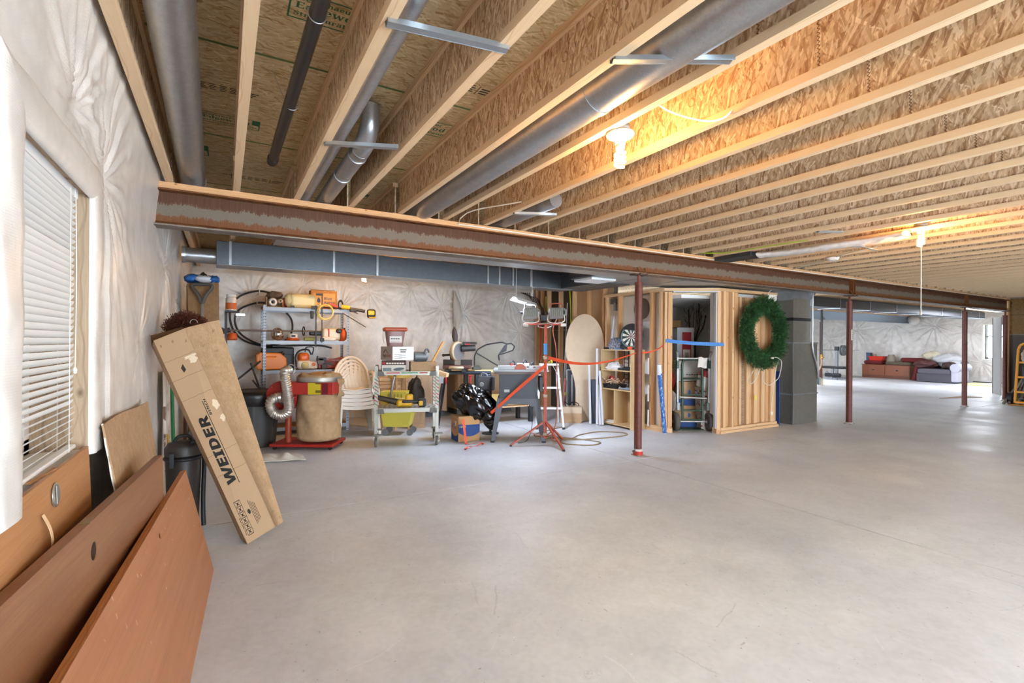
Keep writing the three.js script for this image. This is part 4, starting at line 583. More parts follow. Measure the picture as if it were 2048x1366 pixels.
{ // on the top shelf
  const a = wthing('paper_roll_carton', 'small open carton with white paper rolls on the top shelf', 'box', [.58, 1.75, -7.6]); part(a, 'carton', [b2(.49, .5, 1.75, 1.89, -7.72, -7.5), b2(.69, .7, 1.75, 1.86, -7.72, -7.5), b2(.49, .7, 1.75, 1.76, -7.72, -7.5), b2(.49, .7, 1.75, 1.92, -7.73, -7.72)], mCard);
  const ring = (r, ri, L, x, y, z) => ro(lathe([[ri, -L / 2], [r, -L / 2], [r, L / 2], [ri, L / 2], [ri, -L / 2]], 24), Math.PI / 2).translate(x, y, z);
  part(a, 'paper_roll', ring(.058, .018, .18, .565, 1.822, -7.58), M('#e7e7ea', .7)); part(a, 'small_roll', ring(.03, .012, .16, .66, 1.84, -7.57), M('#d9cfc0', .7)); part(a, 'crumpled_paper', grid(20, 10, (u, v) => { const q = fbm(u, v) + .5, p = v * 3.14; return [.6 + .1 * q * Math.sin(p) * Math.cos(u * 6.28), 1.93 + .05 * q * Math.cos(p), -7.66 + .06 * q * Math.sin(p) * Math.sin(u * 6.28), u, v]; }), M('#5d4a3a', .9)); part(a, 'red_disc', cyl([.73, 1.83, -7.62], [.76, 1.835, -7.6], .07, .07, 20), M('#7a2620', .6));
  const j = wthing('sprayer_tank', 'cream translucent sprayer tank lying on the top shelf', 'tank', [.95, 1.75, -7.62]), mj = M('#dccf9a', .4); part(j, 'tank', rb(.36, .2, .22, .96, 1.855, -7.62, .06, 4), mj); part(j, 'shoulder', ro(lathe([[.1, 0], [.105, .06], [.07, .1], [.04, .11], [.04, .14], [0, .14]], 20), 0, 0, Math.PI / 2).translate(.83, 1.86, -7.62), mj); part(j, 'valve', [cyl([1.12, 1.79, -7.53], [1.22, 1.79, -7.5], .018), cyl([1.18, 1.765, -7.5], [1.18, 1.83, -7.5], .014)], M('#e2d9b8', .5)); part(j, 'foot', b2(.8, .84, 1.75, 1.78, -7.52, -7.49), mBlack);
  const b = wthing('printed_carton', 'warm orange carton printed Blue Apron on the top shelf', 'box', [1.26, 1.75, -7.74]); part(b, 'body', b2(1.08, 1.44, 1.75, 2.03, -7.86, -7.66), T(tCard, .85, { color: '#f2cf9a' })); part(b, 'flap', ro(bx(.34, .004, .1, 0, 0, 0), .3).translate(1.26, 2.035, -7.75), mCard);  // card tinted a warmer orange than the other cartons
  part(b, 'print', plate(.3, .2, 1.265, 1.89, -7.658), T(ctex(256, 170, (k, w, h) => { k.fillStyle = 'rgb(196,152,98)'; k.fillRect(0, 0, w, h); k.fillStyle = '#3b4a78'; k.font = 'bold 46px sans-serif'; k.fillText('Blue', 120, 80); k.fillText('Apron', 120, 128); k.beginPath(); k.moveTo(60, 50); k.quadraticCurveTo(100, 105, 60, 120); k.quadraticCurveTo(20, 105, 60, 50); k.fill(); }), .85));
  solo('hose_coil', mg(mv(tor(.105, .009, 7, 40), 0, 0, 0), mv(ro(tor(.1, .009, 7, 40), .12, .1), .012, .004, .012)).translate(1.23, 1.7, -7.41), M('#e6cf7a', .45), 'cream yellow hose coil hanging off the top shelf front', 'hose');
  const c = wthing('bar_clamp', 'long black bar clamp hanging from the shelf, left of the yellow coil', 'clamp', [1.05, 1.2, -7.42]); part(c, 'bar', bx(.018, .58, .008, 1.115, 1.5, -7.425), mBlack); part(c, 'jaw', bx(.07, .05, .03, 1.09, 1.76, -7.42), mBlack); part(c, 'grip', rb(.04, .11, .035, 1.06, 1.66, -7.42, .01), mBlack);
  const c2 = wthing('bar_clamp', 'long black bar clamp hanging through the yellow coil on the shelf', 'clamp', [1.17, 1.25, -7.425]); part(c2, 'bar', bx(.014, .7, .008, 1.195, 1.62, -7.43), mBlack); part(c2, 'jaw', bx(.09, .03, .03, 1.16, 1.95, -7.43), mBlack); part(c2, 'lower_jaw', bx(.05, .05, .03, 1.2, 1.31, -7.43), mBlack);
  const s = wthing('hand_saw', 'red and black hand saw lying on the top shelf right end', 'saw', [1.42, 1.75, -7.5]); part(s, 'handle', ro(mv(tor(.05, .014, 8, 20), 0, 0, 0), 0, .3).scale(.7, 1.2, 1).translate(1.46, 1.82, -7.5), mBlack); part(s, 'spine', bar([1.32, 1.83, -7.5], [1.46, 1.765, -7.49], .02, .03), M('#b03026', .5));
  const p = wthing('pole_saw', 'yellow and black battery pole saw sticking out beyond the shelf top', 'power tool', [1.6, 1.76, -7.4]), y = M('#d9ac22', .5); part(p, 'pole', cyl([1.2, 1.775, -7.52], [1.75, 1.755, -7.4], .011), mBlack); part(p, 'coupler', cyl([1.46, 1.79, -7.42], [1.57, 1.775, -7.4], .03), y); part(p, 'grip', [cyl([1.57, 1.765, -7.4], [1.78, 1.73, -7.37], .022), rb(.1, .05, .06, 1.62, 1.74, -7.4, .015)], mDark); part(p, 'battery', rb(.12, .13, .08, 1.87, 1.7, -7.36, .03, 3), mDark); part(p, 'battery_face', rb(.09, .06, .015, 1.86, 1.71, -7.315, .006), y); part(p, 'battery_foot', rb(.1, .03, .07, 1.88, 1.645, -7.36, .01), y); part(p, 'trigger', bar([1.62, 1.72, -7.38], [1.68, 1.69, -7.37], .01, .012), mDark);
  solo('spray_wand', cyl([1.47, 1.7, -7.42], [1.79, 1.5, -7.36], .006, .006, 8), mBlack, 'thin black wand slanting down from the top shelf right end', 'wand');
}
{ // middle shelf
  const a = wthing('steel_ball_pot', 'shiny round steel pot lying on the middle shelf', 'pot', [.62, 1.295, -7.6]); part(a, 'bowl', sph(.085, .635, 1.385, -7.56, 1, 1.02, 1, 24), M('#c9c2b6', .22, .9)); part(a, 'seam_band', mv(ro(tor(.0855, .004, 6, 32), 0, 1.2), .635, 1.385, -7.56), mSteel);
  const b = wthing('sander_disc', 'small white and orange round tool on the middle shelf', 'power tool', [.82, 1.295, -7.55]); part(b, 'base', lathe([[0, 0], [.085, 0], [.085, .03], [.07, .04], [0, .04]], 24, .83, 1.295, -7.55), M('#d2581c', .5)); part(b, 'top', lathe([[.062, .04], [.064, .09], [.05, .1], [0, .1]], 24, .83, 1.295, -7.55), mWhite); part(b, 'display', bx(.05, .025, .004, .83, 1.36, -7.487), mDark);
  const t = wthing('string_trimmer', 'orange and white petrol trimmer lying along the middle shelf', 'power tool', [.9, 1.295, -7.5]), o = M('#c8551f', .5), w = M('#ded6c8', .5);
  part(t, 'shaft', cyl([.02, 1.425, -7.42], [1.2, 1.43, -7.5], .011), M('#6a5a4c', .5)); part(t, 'gear_head', [cyl([-.06, 1.4, -7.4], [.06, 1.43, -7.42], .032), sph(.05, -.04, 1.41, -7.4)], M('#2e2320', .6)); part(t, 'guard', lathe([[0, .04], [.05, .03], [.062, -.03], [.055, -.06], [0, -.05]], 18, .085, 1.355, -7.4), o, 'orange line head'); part(t, 'loop_handle', ro(tor(.055, .008, 7, 26), 0, 1.2).scale(1, 1.1, 1).translate(.96, 1.43, -7.47), mBlack); part(t, 'grip', rb(.17, .06, .05, 1.12, 1.4, -7.5, .02), mBlack);
  part(t, 'engine_cover', rb(.3, .17, .2, 1.36, 1.39, -7.6, .05, 3), w); part(t, 'engine_end', ro(lathe([[0, 0], [.09, 0], [.095, .05], [.07, .09], [0, .1]], 22), 0, 0, -Math.PI / 2).translate(1.46, 1.38, -7.56), o); part(t, 'air_filter', [sph(.045, 1.44, 1.44, -7.49, 1, .8, .6)], mDark); part(t, 'stripe', bx(.02, .16, .205, 1.3, 1.39, -7.6), M('#b03028', .5)); part(t, 'fuel_tank', rb(.2, .06, .14, 1.3, 1.325, -7.54, .02), w); part(t, 'starter_knob', cyl([1.53, 1.45, -7.56], [1.53, 1.49, -7.56], .012), mDark);
  solo('yellow_case', rb(.14, .05, .1, 1.05, 1.32, -7.6, .015), M('#a59a3a', .5), 'small dull yellow case behind the trimmer grip', 'case');
}
{ // third shelf
  const a = wthing('tool_case', 'black hard tool case standing on the third shelf', 'case', [.6, .89, -7.72]); part(a, 'body', rb(.4, .3, .16, .66, 1.05, -7.74, .02), mBlack); part(a, 'seam', rb(.405, .012, .165, .66, 1.1, -7.74, .004, 1), M('#222428', .5)); part(a, 'handle', rb(.16, .03, .03, .66, 1.215, -7.72, .01), mBlack);
  const j = wthing('fuel_can', 'orange plastic fuel can on the third shelf', 'fuel can', [.55, .89, -7.56]), o = M('#d9791f', .45);
  const sh = new THREE.Shape(); [[-.16, 0], [.13, 0], [.17, .05], [.165, .13], [.1, .19], [-.14, .2], [-.17, .17], [-.175, .03]].forEach((p, i) => i ? sh.lineTo(...p) : sh.moveTo(...p)); const ho = new THREE.Path(); ho.moveTo(-.07, .145); ho.lineTo(.05, .145); ho.lineTo(.06, .165); ho.lineTo(-.08, .17); sh.holes.push(ho);
  part(j, 'body', ext(sh, .1, .018, 4).translate(.56, .915, -7.54), o); part(j, 'spout_cap', cyl([.66, 1.09, -7.54], [.71, 1.13, -7.53], .03, .026, 14), mBlack);
  const c = wthing('chainsaw', 'orange and white chainsaw with black loop handle on the third shelf', 'chainsaw', [.94, .89, -7.55]); part(c, 'engine_cover', rb(.15, .13, .16, .97, 1.06, -7.57, .05, 3), M('#d8621c', .4)); part(c, 'base_housing', rb(.19, .12, .18, .97, .955, -7.56, .04, 3), M('#d6d0c4', .5)); part(c, 'clutch_face', lathe([[0, 0], [.05, 0], [.045, .02], [0, .024]], 20).rotateX(Math.PI / 2).translate(.98, .95, -7.46), M('#c9b878', .5)); part(c, 'loop_handle', tube([[.88, .93, -7.5], [.86, 1.06, -7.5], [.91, 1.15, -7.51], [1.02, 1.17, -7.52], [1.07, 1.1, -7.53]], .012, 40, 8), mBlack); part(c, 'hand_guard', tube([[.98, 1.14, -7.48], [1.0, 1.2, -7.48], [1.09, 1.2, -7.49], [1.08, 1.1, -7.5]], .008, 30, 7), mBlack); part(c, 'rear_grip', rb(.12, .11, .1, 1.1, .95, -7.56, .03), M('#ded4c4', .5)); part(c, 'fuel_cap', cyl([1.1, .96, -7.51], [1.1, .96, -7.49], .025), M('#c85a1e', .5));
  const r = wthing('red_toolbox', 'low red metal toolbox at the right of the third shelf', 'toolbox', [1.35, .89, -7.6]); part(r, 'tray', rb(.36, .1, .2, 1.34, .945, -7.62, .012), M('#9a2f22', .5)); part(r, 'lid', ro(rb(.3, .02, .2, 0, 0, 0, .006), .0, 0, .2).translate(1.38, 1.02, -7.62), M('#a63a24', .5)); for (let i = 0; i < 4; i++) part(r, 'rib', bar([1.2 + i * .02, 1.0 + i * .012, -7.51], [1.5, 1.0 + i * .012, -7.51], .006, .008), M('#7a1f18', .5));
  const g = wthing('tape_dispenser', 'dark blue grey packing tape gun on the third shelf', 'tape gun', [1.21, .95, -7.5]); part(g, 'frame', rb(.13, .05, .06, 1.2, 1.03, -7.5, .012), M('#2a3140', .5)); part(g, 'roll', cyl([1.19, 1.0, -7.53], [1.19, 1.0, -7.47], .045, .045, 20), M('#5b4a44', .5)); part(g, 'handle', bar([1.22, 1.0, -7.49], [1.36, .95, -7.48], .03, .035), M('#3c3230', .6)); part(g, 'lip', bar([1.14, 1.03, -7.5], [1.15, 1.08, -7.5], .05, .012), M('#2a3140', .5)); part(g, 'stand_foot', rb(.08, .075, .05, 1.24, .93, -7.5, .01), M('#3c3230', .6));
  const w = wthing('wooden_crate', 'pale wooden crate on the low shelf behind the dust collector', 'crate', [.8, .45, -7.68]); part(w, 'front_board', rb(.4, .16, .02, .75, .54, -7.5, .004), mPine); part(w, 'side_board', b2(.55, .565, .455, .62, -7.85, -7.5, 'z'), mPine); part(w, 'side_board', b2(.935, .95, .455, .62, -7.85, -7.5, 'z'), mPine); part(w, 'back_board', b2(.55, .95, .455, .62, -7.86, -7.845, 'x'), mPine);
  for (let i = 0; i < 3; i++) solo('crate_bar', cyl([.62 + i * .045, .47, -7.47], [.59 + i * .045, .72, -7.46], .009, .009, 8), mBlack, ['leftmost', 'middle', 'rightmost'][i] + ' short black rod standing before the pale crate', 'rod', 'black rods by the crate');
}
// looped hoses on the back wall
const hoseM = M('#17171a', .45);
solo('air_hose', tube([[.62, 2.02, -8.38], [.42, 2.04, -8.4], [.18, 1.94, -8.42], [.07, 1.74, -8.42], [.1, 1.48, -8.4], [.24, 1.3, -8.38], [.5, 1.22, -8.36], [.76, 1.26, -8.36], [.9, 1.42, -8.38], [.9, 1.62, -8.4], [.78, 1.78, -8.4]], .014, 120, 8), hoseM, 'outer loop of black hose hung on the back wall behind the shelving', 'hose');
solo('air_hose', tube([[.6, 1.86, -8.36], [.42, 1.86, -8.37], [.2, 1.76, -8.38], [.13, 1.6, -8.38], [.2, 1.4, -8.36], [.4, 1.26, -8.34], [.62, 1.2, -8.33], [.95, 1.22, -8.34], [1.3, 1.22, -8.36], [1.5, 1.18, -8.38]], .014, 110, 8), hoseM, 'inner loop of black hose hung on the back wall behind the shelving', 'hose');
for (const [x, yy, l] of [[.45, 2.01, 'upper'], [.42, 1.83, 'lower']]) solo('hose_hook', mg(cyl([x, yy, -8.66], [x, yy, -8.33], .008), cyl([x, yy, -8.335], [x, yy + .05, -8.33], .008)), mSteel, l + ' steel hook on the back wall carrying a black hose loop', 'hook');
for (const [a, b, l] of [[[.05, .7, -7.3], [.42, 1.02, -7.4], 'black rod slanting up behind the wheeled bin lid'], [[.3, 1.0, -7.35], [.42, .62, -7.3], 'thin black rod leaning beside the shelving foot'], [[.32, .78, -7.28], [.46, .58, -7.26], 'short thick black rod near the shelving foot']]) { const t = wthing('black_rod', l, 'rod', [(a[0] + b[0]) / 2, 0, a[2]]); part(t, 'shaft', cyl(a, b, .012), hoseM); part(t, 'lower_end', cyl(a[1] < b[1] ? a : b, [(a[1] < b[1] ? a : b)[0], 0.005, (a[1] < b[1] ? a : b)[2] - .02], .008), hoseM); }
{ // wheeled bin
  const t = thing('trash_can', 'large black trash can with ribbed sides in front of the shelving', 'trash can', [.33, 0, -6.9], F), m = M('#1c1b1d', .4);
  part(t, 'body', grid(72, 10, (u, v) => { const a = u * 6.2832, rib = .5 + .5 * Math.tanh(4 * Math.sin(a * 12)), r = (.235 + .045 * v) * (1 - .035 * rib); return [r * Math.cos(a), .01 + v * .52, -r * Math.sin(a), u, v]; }), T(tFine.clone(), .5, { map: null, color: '#3a3836', side: THREE.DoubleSide }));
  part(t, 'bottom', cyl([0, 0, 0], [0, .015, 0], .235, .235, 30), m); part(t, 'rim', lathe([[.27, .5], [.3, .52], [.305, .6], [.31, .64], [.29, .66], [.28, .62], [.275, .52]], 40), m); part(t, 'lid', lathe([[.3, .645], [.295, .67], [.26, .68], [.2, .665], [.1, .672], [0, .675]], 40), m); for (const s of [-1, 1]) part(t, 'handle', rb(.05, .06, .14, s * .31, .56, 0, .015), m);
}
{ // dust collector
  const t = thing('dust_collector', 'red dust collector with tan filter bag and silver hose', 'dust collector', [1.013, 0, -6.43], F), red = M('#a8241c', .4), tan = T(dtex(256, (u, v) => { const s = (fbm(u, v) - .5) * 34; return [178 + s, 148 + s, 112 + s]; }, .6, .6), .9, { bumpMap: tCloth, bumpScale: .001 });
  part(t, 'base', rb(.75, .035, .46, -.13, .055, 0, .008), red); for (const [x, z] of [[-.46, .18], [.2, .18], [-.46, -.18], [.2, -.18]]) part(t, 'caster', cyl([x, .025, z - .012], [x, .025, z + .012], .025), mBlack);
  part(t, 'column', cyl([-.335, .07, .1], [-.335, .4, .1], .036, .036, 18), M('#9c3a1c', .45));
  part(t, 'fan_housing', [lathe([[0, -.07], [.18, -.07], [.19, -.06], [.19, .06], [.18, .07], [0, .07]], 40).rotateX(Math.PI / 2).translate(-.41, .62, .06)], red); part(t, 'inlet_flange', lathe([[.05, .07], [.075, .07], [.08, .08], [.06, .1], [.05, .1], [.05, .07]], 26).rotateX(Math.PI / 2).translate(-.37, .6, .06), M('#8d8d8f', .4, .7));
  for (let i = 0; i < 8; i++) part(t, 'bolt', sph(.006, -.41 + .165 * Math.cos(i * .785), .62 + .165 * Math.sin(i * .785), .131), mSteel); part(t, 'motor', cyl([-.4, .6, -.02], [-.4, .6, -.24], .09, .09, 22), mDark);
  part(t, 'outlet_box', rb(.58, .14, .2, -.02, .735, .19, .01), red); part(t, 'warning_label', bx(.15, .135, .002, .05, .735, .2915), T(ctex(128, 128, (k, w, h) => { k.fillStyle = '#c9b21e'; k.fillRect(0, 0, w, h); k.fillStyle = '#6a5a10'; for (let i = 0; i < 9; i++) k.fillRect(8, 10 + i * 13, rr(60, 110), 4); }), .6)); part(t, 'maker_label', bx(.07, .13, .002, .175, .735, .2915), M('#6a1220', .5)); part(t, 'drum_ring', lathe([[.25, .8], [.262, .8], [.262, .86], [.25, .86]], 40), M('#a9a39a', .4, .5));
  part(t, 'lower_bag', grid(64, 26, (u, v) => { const a = u * 6.2832, b = .012 * Math.sin(a * 5 + v * 6) + .02 * (nA(u * 16, v * 5) - .5) - .03 * Math.exp(-Math.pow((u - .77) / .04, 2) - Math.pow((v - .78) / .1, 2)), r = v < .05 ? .25 * Math.sqrt(v / .05) : .25 + b * Math.sin(v * 3.1); return [r * Math.cos(a), .075 + v * .6, -r * Math.sin(a), u * 1.6, v * .6]; }), tan);
  part(t, 'bag_clamp', lathe([[.256, .655], [.262, .66], [.262, .69], [.256, .695]], 40), mSteel); part(t, 'drum', lathe([[.25, .68], [.25, .81]], 40), red);
  part(t, 'upper_bag', grid(60, 14, (u, v) => { const a = u * 6.2832, r = .256 * (1 - .5 * v * v) + .02 * Math.sin(a * 7 + v * 9) * v; return [r * Math.cos(a), .83 + .07 * Math.sin(v * 2.4) + .02 * Math.sin(a * 3 + v * 4) * v, -r * Math.sin(a), u * 1.6, v * .3]; }), tan); part(t, 'bag_cap', lathe([[0, .885], [.14, .88]], 30), tan); part(t, 'bag_drape', slab(8, 14, (u, v) => [.25 + u * .04 + .015 * Math.sin(v * 9), .84 - v * .22, .02 + .1 * (1 - u) + .015 * Math.sin(v * 7 + u * 4), u * .2, v * .3], .004), tan);
  const pp = [[-.36, .615, .17], [-.4, .625, .25], [-.452, .6, .27], [-.472, .55, .27], [-.445, .465, .27], [-.4, .432, .27], [-.33, .425, .27], [-.255, .475, .28], [-.245, .58, .29], [-.262, .73, .3], [-.28, .87, .31], [-.288, .93, .3], [-.26, .955, .24]], cv = new THREE.CatmullRomCurve3(pp.map((p) => V(...p)));
  part(t, 'flexible_hose', (() => { const n = 300, m = 18, fr = cv.computeFrenetFrames(n, false); return grid(m, n, (u, v) => { const i = Math.round(v * n), p = cv.getPointAt(v), a = u * 6.2832, r = .056 + .0045 * Math.sin(v * n * .9); return [p.x + r * (Math.cos(a) * fr.normals[i].x + Math.sin(a) * fr.binormals[i].x), p.y + r * (Math.cos(a) * fr.normals[i].y + Math.sin(a) * fr.binormals[i].y), p.z + r * (Math.cos(a) * fr.normals[i].z + Math.sin(a) * fr.binormals[i].z), u, v]; }); })(), M('#cfc9bf', .3, .75, { side: THREE.DoubleSide })); part(t, 'hose_end', mv(ro(tor(.056, .006, 8, 26), 0, 1), -.255, .957, .23), mSteel);
  part(t, 'power_cord', tube([[-.47, .55, 0], [-.46, .35, .2], [-.43, .28, .26], [-.41, .34, .25], [-.42, .5, .15]], .005, 40, 6), mBlack);
}
{ // rag on the floor
  const q = lattice(16, 421); solo('white_rag', slab(26, 16, (u, v) => { const x = .35 + u * .42 - .05 * v, z = -5.84 - v * .3 + u * .1; return [x, .02 + .07 * q(u * 5, v * 4) * Math.sin(v * 3.1) * Math.sin(u * 3.1) + .025 * Math.abs(Math.sin(u * 6 + v * 4)) * Math.sin(v * 3), z, u, v]; }, .012), T(tSheet, .9, { color: '#e9e3d8' }), 'crumpled white cloth lying on the floor before the dust collector', 'cloth');
}
{ // stack of garden chairs
  const m = M('#e6dfd2', .42, 0), c = thing('garden_chair', 'lowest white plastic garden chair of the stack by the cart', 'chair', [1.6, 0, -7.05], F + .42, 'stacked white garden chairs');
  part(c, 'seat', slab(16, 14, (u, v) => [(u - .5) * (.42 - .06 * (1 - v)), .42 + .02 * v - .03 * Math.sin(v * 3) - .012 * Math.cos((u - .5) * 6), -.2 + v * .42, u, v], -.014), m); part(c, 'seat_apron', slab(16, 3, (u, v) => [(u - .5) * .44, .43 - v * .045 - .02 * Math.cos((u - .5) * 3), .225 + .008 * v, u, v], .01), m);
  const bp = (a, r) => { const x = .235 * Math.sin(a) * r, y = .52 + .33 * Math.cos(a) * r + .0; return [x, y, -.2 - (y - .4) * .24 + .1 * Math.pow(Math.abs(x) / .235, 2)]; };
  const rim = []; for (let i = 0; i <= 16; i++) rim.push(bp(-1.75 + i / 16 * 3.5, 1)); part(c, 'back_rim', tube(rim, .021, 60, 8), m);
  for (let i = 0; i < 7; i++) { const a = (i - 3) * .3, x0 = (i - 3) * .042; part(c, 'back_slat', slab(3, 10, (u, v) => { const e = bp(a + (u - .5) * .11, .97), s = [x0 + (u - .5) * .022, .42, -.2]; return [s[0] + (e[0] - s[0]) * v, s[1] + (e[1] - s[1]) * v, s[2] + (e[2] - s[2]) * v + .02 * Math.sin(v * 3.1), u, v]; }, .008), m); }
  for (const s of [-1, 1]) { part(c, 'arm', tube([[s * .235, .62, -.22], [s * .26, .645, -.1], [s * .265, .64, .08], [s * .26, .6, .2], [s * .245, .45, .22]], .022, 30, 8), m); part(c, 'leg', bar([s * .235, .44, .22], [s * .265, 0, .25], .06, .034), m); part(c, 'leg', bar([s * .2, .43, -.2], [s * .24, 0, -.3], .06, .034), m); }
  ['second', 'third', 'fourth', 'topmost'].forEach((w, i) => copyOf(c, w + ' white plastic garden chair of the stack by the cart', [1.6 - .012 * (i + 1), .052 * (i + 1), -7.05 - .012 * (i + 1)]));
}
{ // hospital style cart
  const t = thing('utility_cart', 'metal utility cart wound with red and green ribbon', 'cart', [2.02, 0, -6.16], -.285), st = M('#a8a59c', .4, .5), w = .37, d = .2;
  const tw = T(ctex(64, 256, (k, W, H) => { k.fillStyle = '#b4b0a6'; k.fillRect(0, 0, W, H); k.lineWidth = 9; for (let i = -2; i < 8; i++) { k.strokeStyle = i % 2 ? '#2f7a4c' : '#b23238'; k.beginPath(); k.moveTo(0, i * 36); k.lineTo(W, i * 36 + 36); k.stroke(); } }, .06, .3), .5);
  for (const [x, z] of [[-w, d], [w, d], [-w, -d], [w, -d]]) { part(t, 'post', bx(.038, .83, .03, x, .575, z, 'y'), st); part(t, 'ribbon_wrap', bx(.0415, .36, .0335, x, .68, z), tw); part(t, 'caster_wheel', lathe([[0, -.016], [.05, -.016], [.056, -.008], [.056, .008], [.05, .016], [0, .016]], 22).rotateZ(Math.PI / 2).translate(x, .056, z), M('#6a6862', .6)); part(t, 'caster_fork', [bx(.01, .1, .04, x - .024, .09, z), bx(.01, .1, .04, x + .024, .09, z), bx(.07, .016, .06, x, .145, z)], st); part(t, 'brake_pedal', rb(.1, .02, .05, x + .02, .15, z + .03, .008), M('#77746c', .5)); }
  for (const y of [.9, .44]) { part(t, 'rail', bx(2 * w, .045, .02, 0, y, d), st); part(t, 'rail', bx(2 * w, .045, .02, 0, y, -d), st); part(t, 'rail', bx(.02, .045, 2 * d, -w, y, 0), st); part(t, 'rail', bx(.02, .045, 2 * d, w, y, 0), st); for (const x of [-w + .05, w - .05]) part(t, 'corner_gusset', ext([[-.05, -.03], [.05, -.03], [.035, .028], [-.05, .028]].map(([a, b]) => [a * Math.sign(-x), b]), .03).translate(x, y - .005, d), M('#5f5c57', .5)); }
  part(t, 'ribbon_stripe', [bx(.16, .014, .003, -.17, .905, d + .012), bx(.1, .014, .003, .2, .905, d + .012)], M('#b23238', .5)); part(t, 'ribbon_stripe', bx(.2, .014, .003, .03, .905, d + .012), M('#2f7a4c', .5));
  const per = T(ctex(256, 128, (k, W, H) => { k.fillStyle = '#b9b6ae'; k.fillRect(0, 0, W, H); k.fillStyle = '#4a4843'; for (let i = 0; i < 10; i++) for (let j = 0; j < 4; j++) k.fillRect(8 + i * 25 + (j % 2) * 6, 10 + j * 30, 12, 16); }, .6, .36), .45, { metalness: .4 });
  part(t, 'top_tray', rb(2 * w - .02, .012, 2 * d - .02, 0, .9, 0, .003, 1), per); part(t, 'lower_tray', rb(2 * w - .02, .016, 2 * d - .02, 0, .46, 0, .003, 1), per);
}
const LC = (px, py, pz, x, z, t) => [px + Math.cos(t) * x + Math.sin(t) * z, py, pz - Math.sin(t) * x + Math.cos(t) * z];
{ // things on the cart
  const C = [2.02, 0, -6.16], th = -.285, at = (x, y, z) => LC(C[0], y, C[2], x, z, th);
  const a = thing('tool_carton', 'flat brown and white carton with a red corner label on the cart', 'box', at(-.16, .907, 0), th); part(a, 'body', rb(.3, .14, .24, 0, .07, 0, .004, 1), M('#5a4038', .7)); part(a, 'print', plate(.29, .13, 0, .07, .1215), T(ctex(256, 116, (k, w, h) => { k.fillStyle = '#4a3430'; k.fillRect(0, 0, w, 40); k.fillStyle = '#d5d2c6'; k.fillRect(0, 40, w, 76); k.fillStyle = '#a83030'; k.fillRect(4, 6, 34, 28); k.fillStyle = '#e8e0d0'; for (let q = 0; q < 7; q++) k.fillRect(46 + q * 28, 13, 22, 16); k.fillStyle = '#6f8486'; k.fillRect(10, 70, 90, 34); k.fillStyle = '#59646a'; k.beginPath(); k.ellipse(180, 84, 60, 16, -.1, 0, 6.3); k.fill(); }), .6));
  const b = thing('open_carton', 'open plain cardboard carton on the right of the cart', 'box', at(.2, .907, .02), th + .05); for (const [w, h, d, x, y, z] of [[.32, .13, .005, 0, .065, .11], [.32, .13, .005, 0, .065, -.11], [.005, .13, .22, -.16, .065, 0], [.005, .13, .22, .16, .065, 0], [.32, .005, .22, 0, .003, 0]]) part(b, 'panel', bx(w, h, d, x, y, z), mCard);
  const c = thing('shallow_carton', 'white and kraft carton printed TopShield balanced on the cart boxes', 'box', at(-.12, 1.055, .03), th + .5), ms = T(ctex(256, 128, (k, w, h) => { k.fillStyle = '#b9b0a6'; k.fillRect(0, 0, w, h); k.strokeStyle = '#2a2624'; k.lineWidth = 9; k.beginPath(); k.moveTo(60, 62); k.lineTo(108, 28); k.lineTo(165, 66); k.stroke(); k.strokeStyle = '#b0602c'; k.beginPath(); k.moveTo(108, 28); k.lineTo(170, 66); k.stroke(); k.font = '900 38px sans-serif'; k.fillStyle = '#2a2624'; k.fillText('Top', 44, 100); k.fillStyle = '#a8562a'; k.fillText('Shield', 110, 100); }), .8);
  part(c, 'body', rb(.3, .17, .3, 0, .09, 0, .003, 1), M('#bdb4aa', .85)); part(c, 'printed_side', quad([-.151, .008, -.148], [-.151, .008, .148], [-.151, .172, .148], [-.151, .172, -.148]), ms); part(c, 'address_label', quad([-.148, .008, .151], [.148, .008, .151], [.148, .172, .151], [-.148, .172, .151]), T(ctex(256, 150, (k, w, h) => { k.fillStyle = '#eceae6'; k.fillRect(0, 0, w, h); k.fillStyle = '#5a5856'; k.fillRect(86, 28, 80, 12); k.fillRect(92, 52, 66, 12); for (let i = 0; i < 5; i++) k.fillRect(20 + (i % 2) * 50, 84 + i * 12, 90, 4); }), .8)); part(c, 'open_flap', slab(3, 3, (u, v) => [.0 + u * .15, .18 + .06 * Math.sin(v * 2.4), -.15 - v * .09 + .05, u, v], .003), mCard);
  const d = thing('seed_bucket', 'translucent bucket with an orange red lid on the TopShield carton', 'bucket', at(-.15, 1.23, .02), th + .1); part(d, 'bucket', grid(40, 6, (u, v) => { const a = u * 6.2832, k = 1 / Math.pow(Math.pow(Math.abs(Math.cos(a)), 5) + Math.pow(Math.abs(Math.sin(a)), 5), .2), r = (.095 + .028 * v) * k; return [r * Math.cos(a), v * .2, -r * Math.sin(a) * .8, u, v]; }), M('#8d6a66', .35)); part(d, 'lid', rb(.29, .05, .235, 0, .215, 0, .02, 3), M('#b84a22', .4)); part(d, 'label', quad([-.075, .05, .094], [.075, .05, .094], [.075, .13, .1], [-.075, .13, .1]).translate(0, 0, .006), T(ctex(128, 70, (k, w, h) => { k.fillStyle = '#e6e2de'; k.fillRect(0, 0, w, h); k.fillStyle = '#3a3430'; for (let q = 0; q < 4; q++) k.fillRect(14 + q * 24, 24, 18, 10); k.fillStyle = '#c4564a'; k.fillRect(10, 56, 100, 3); }), .7)); part(d, 'handle', tube([[-.145, .19, 0], [-.15, .1, .06], [-.14, .04, .1]], .003, 20, 5), mSteel); part(d, 'bottom', bx(.17, .004, .14, 0, .002, 0), M('#8d6a66', .4));
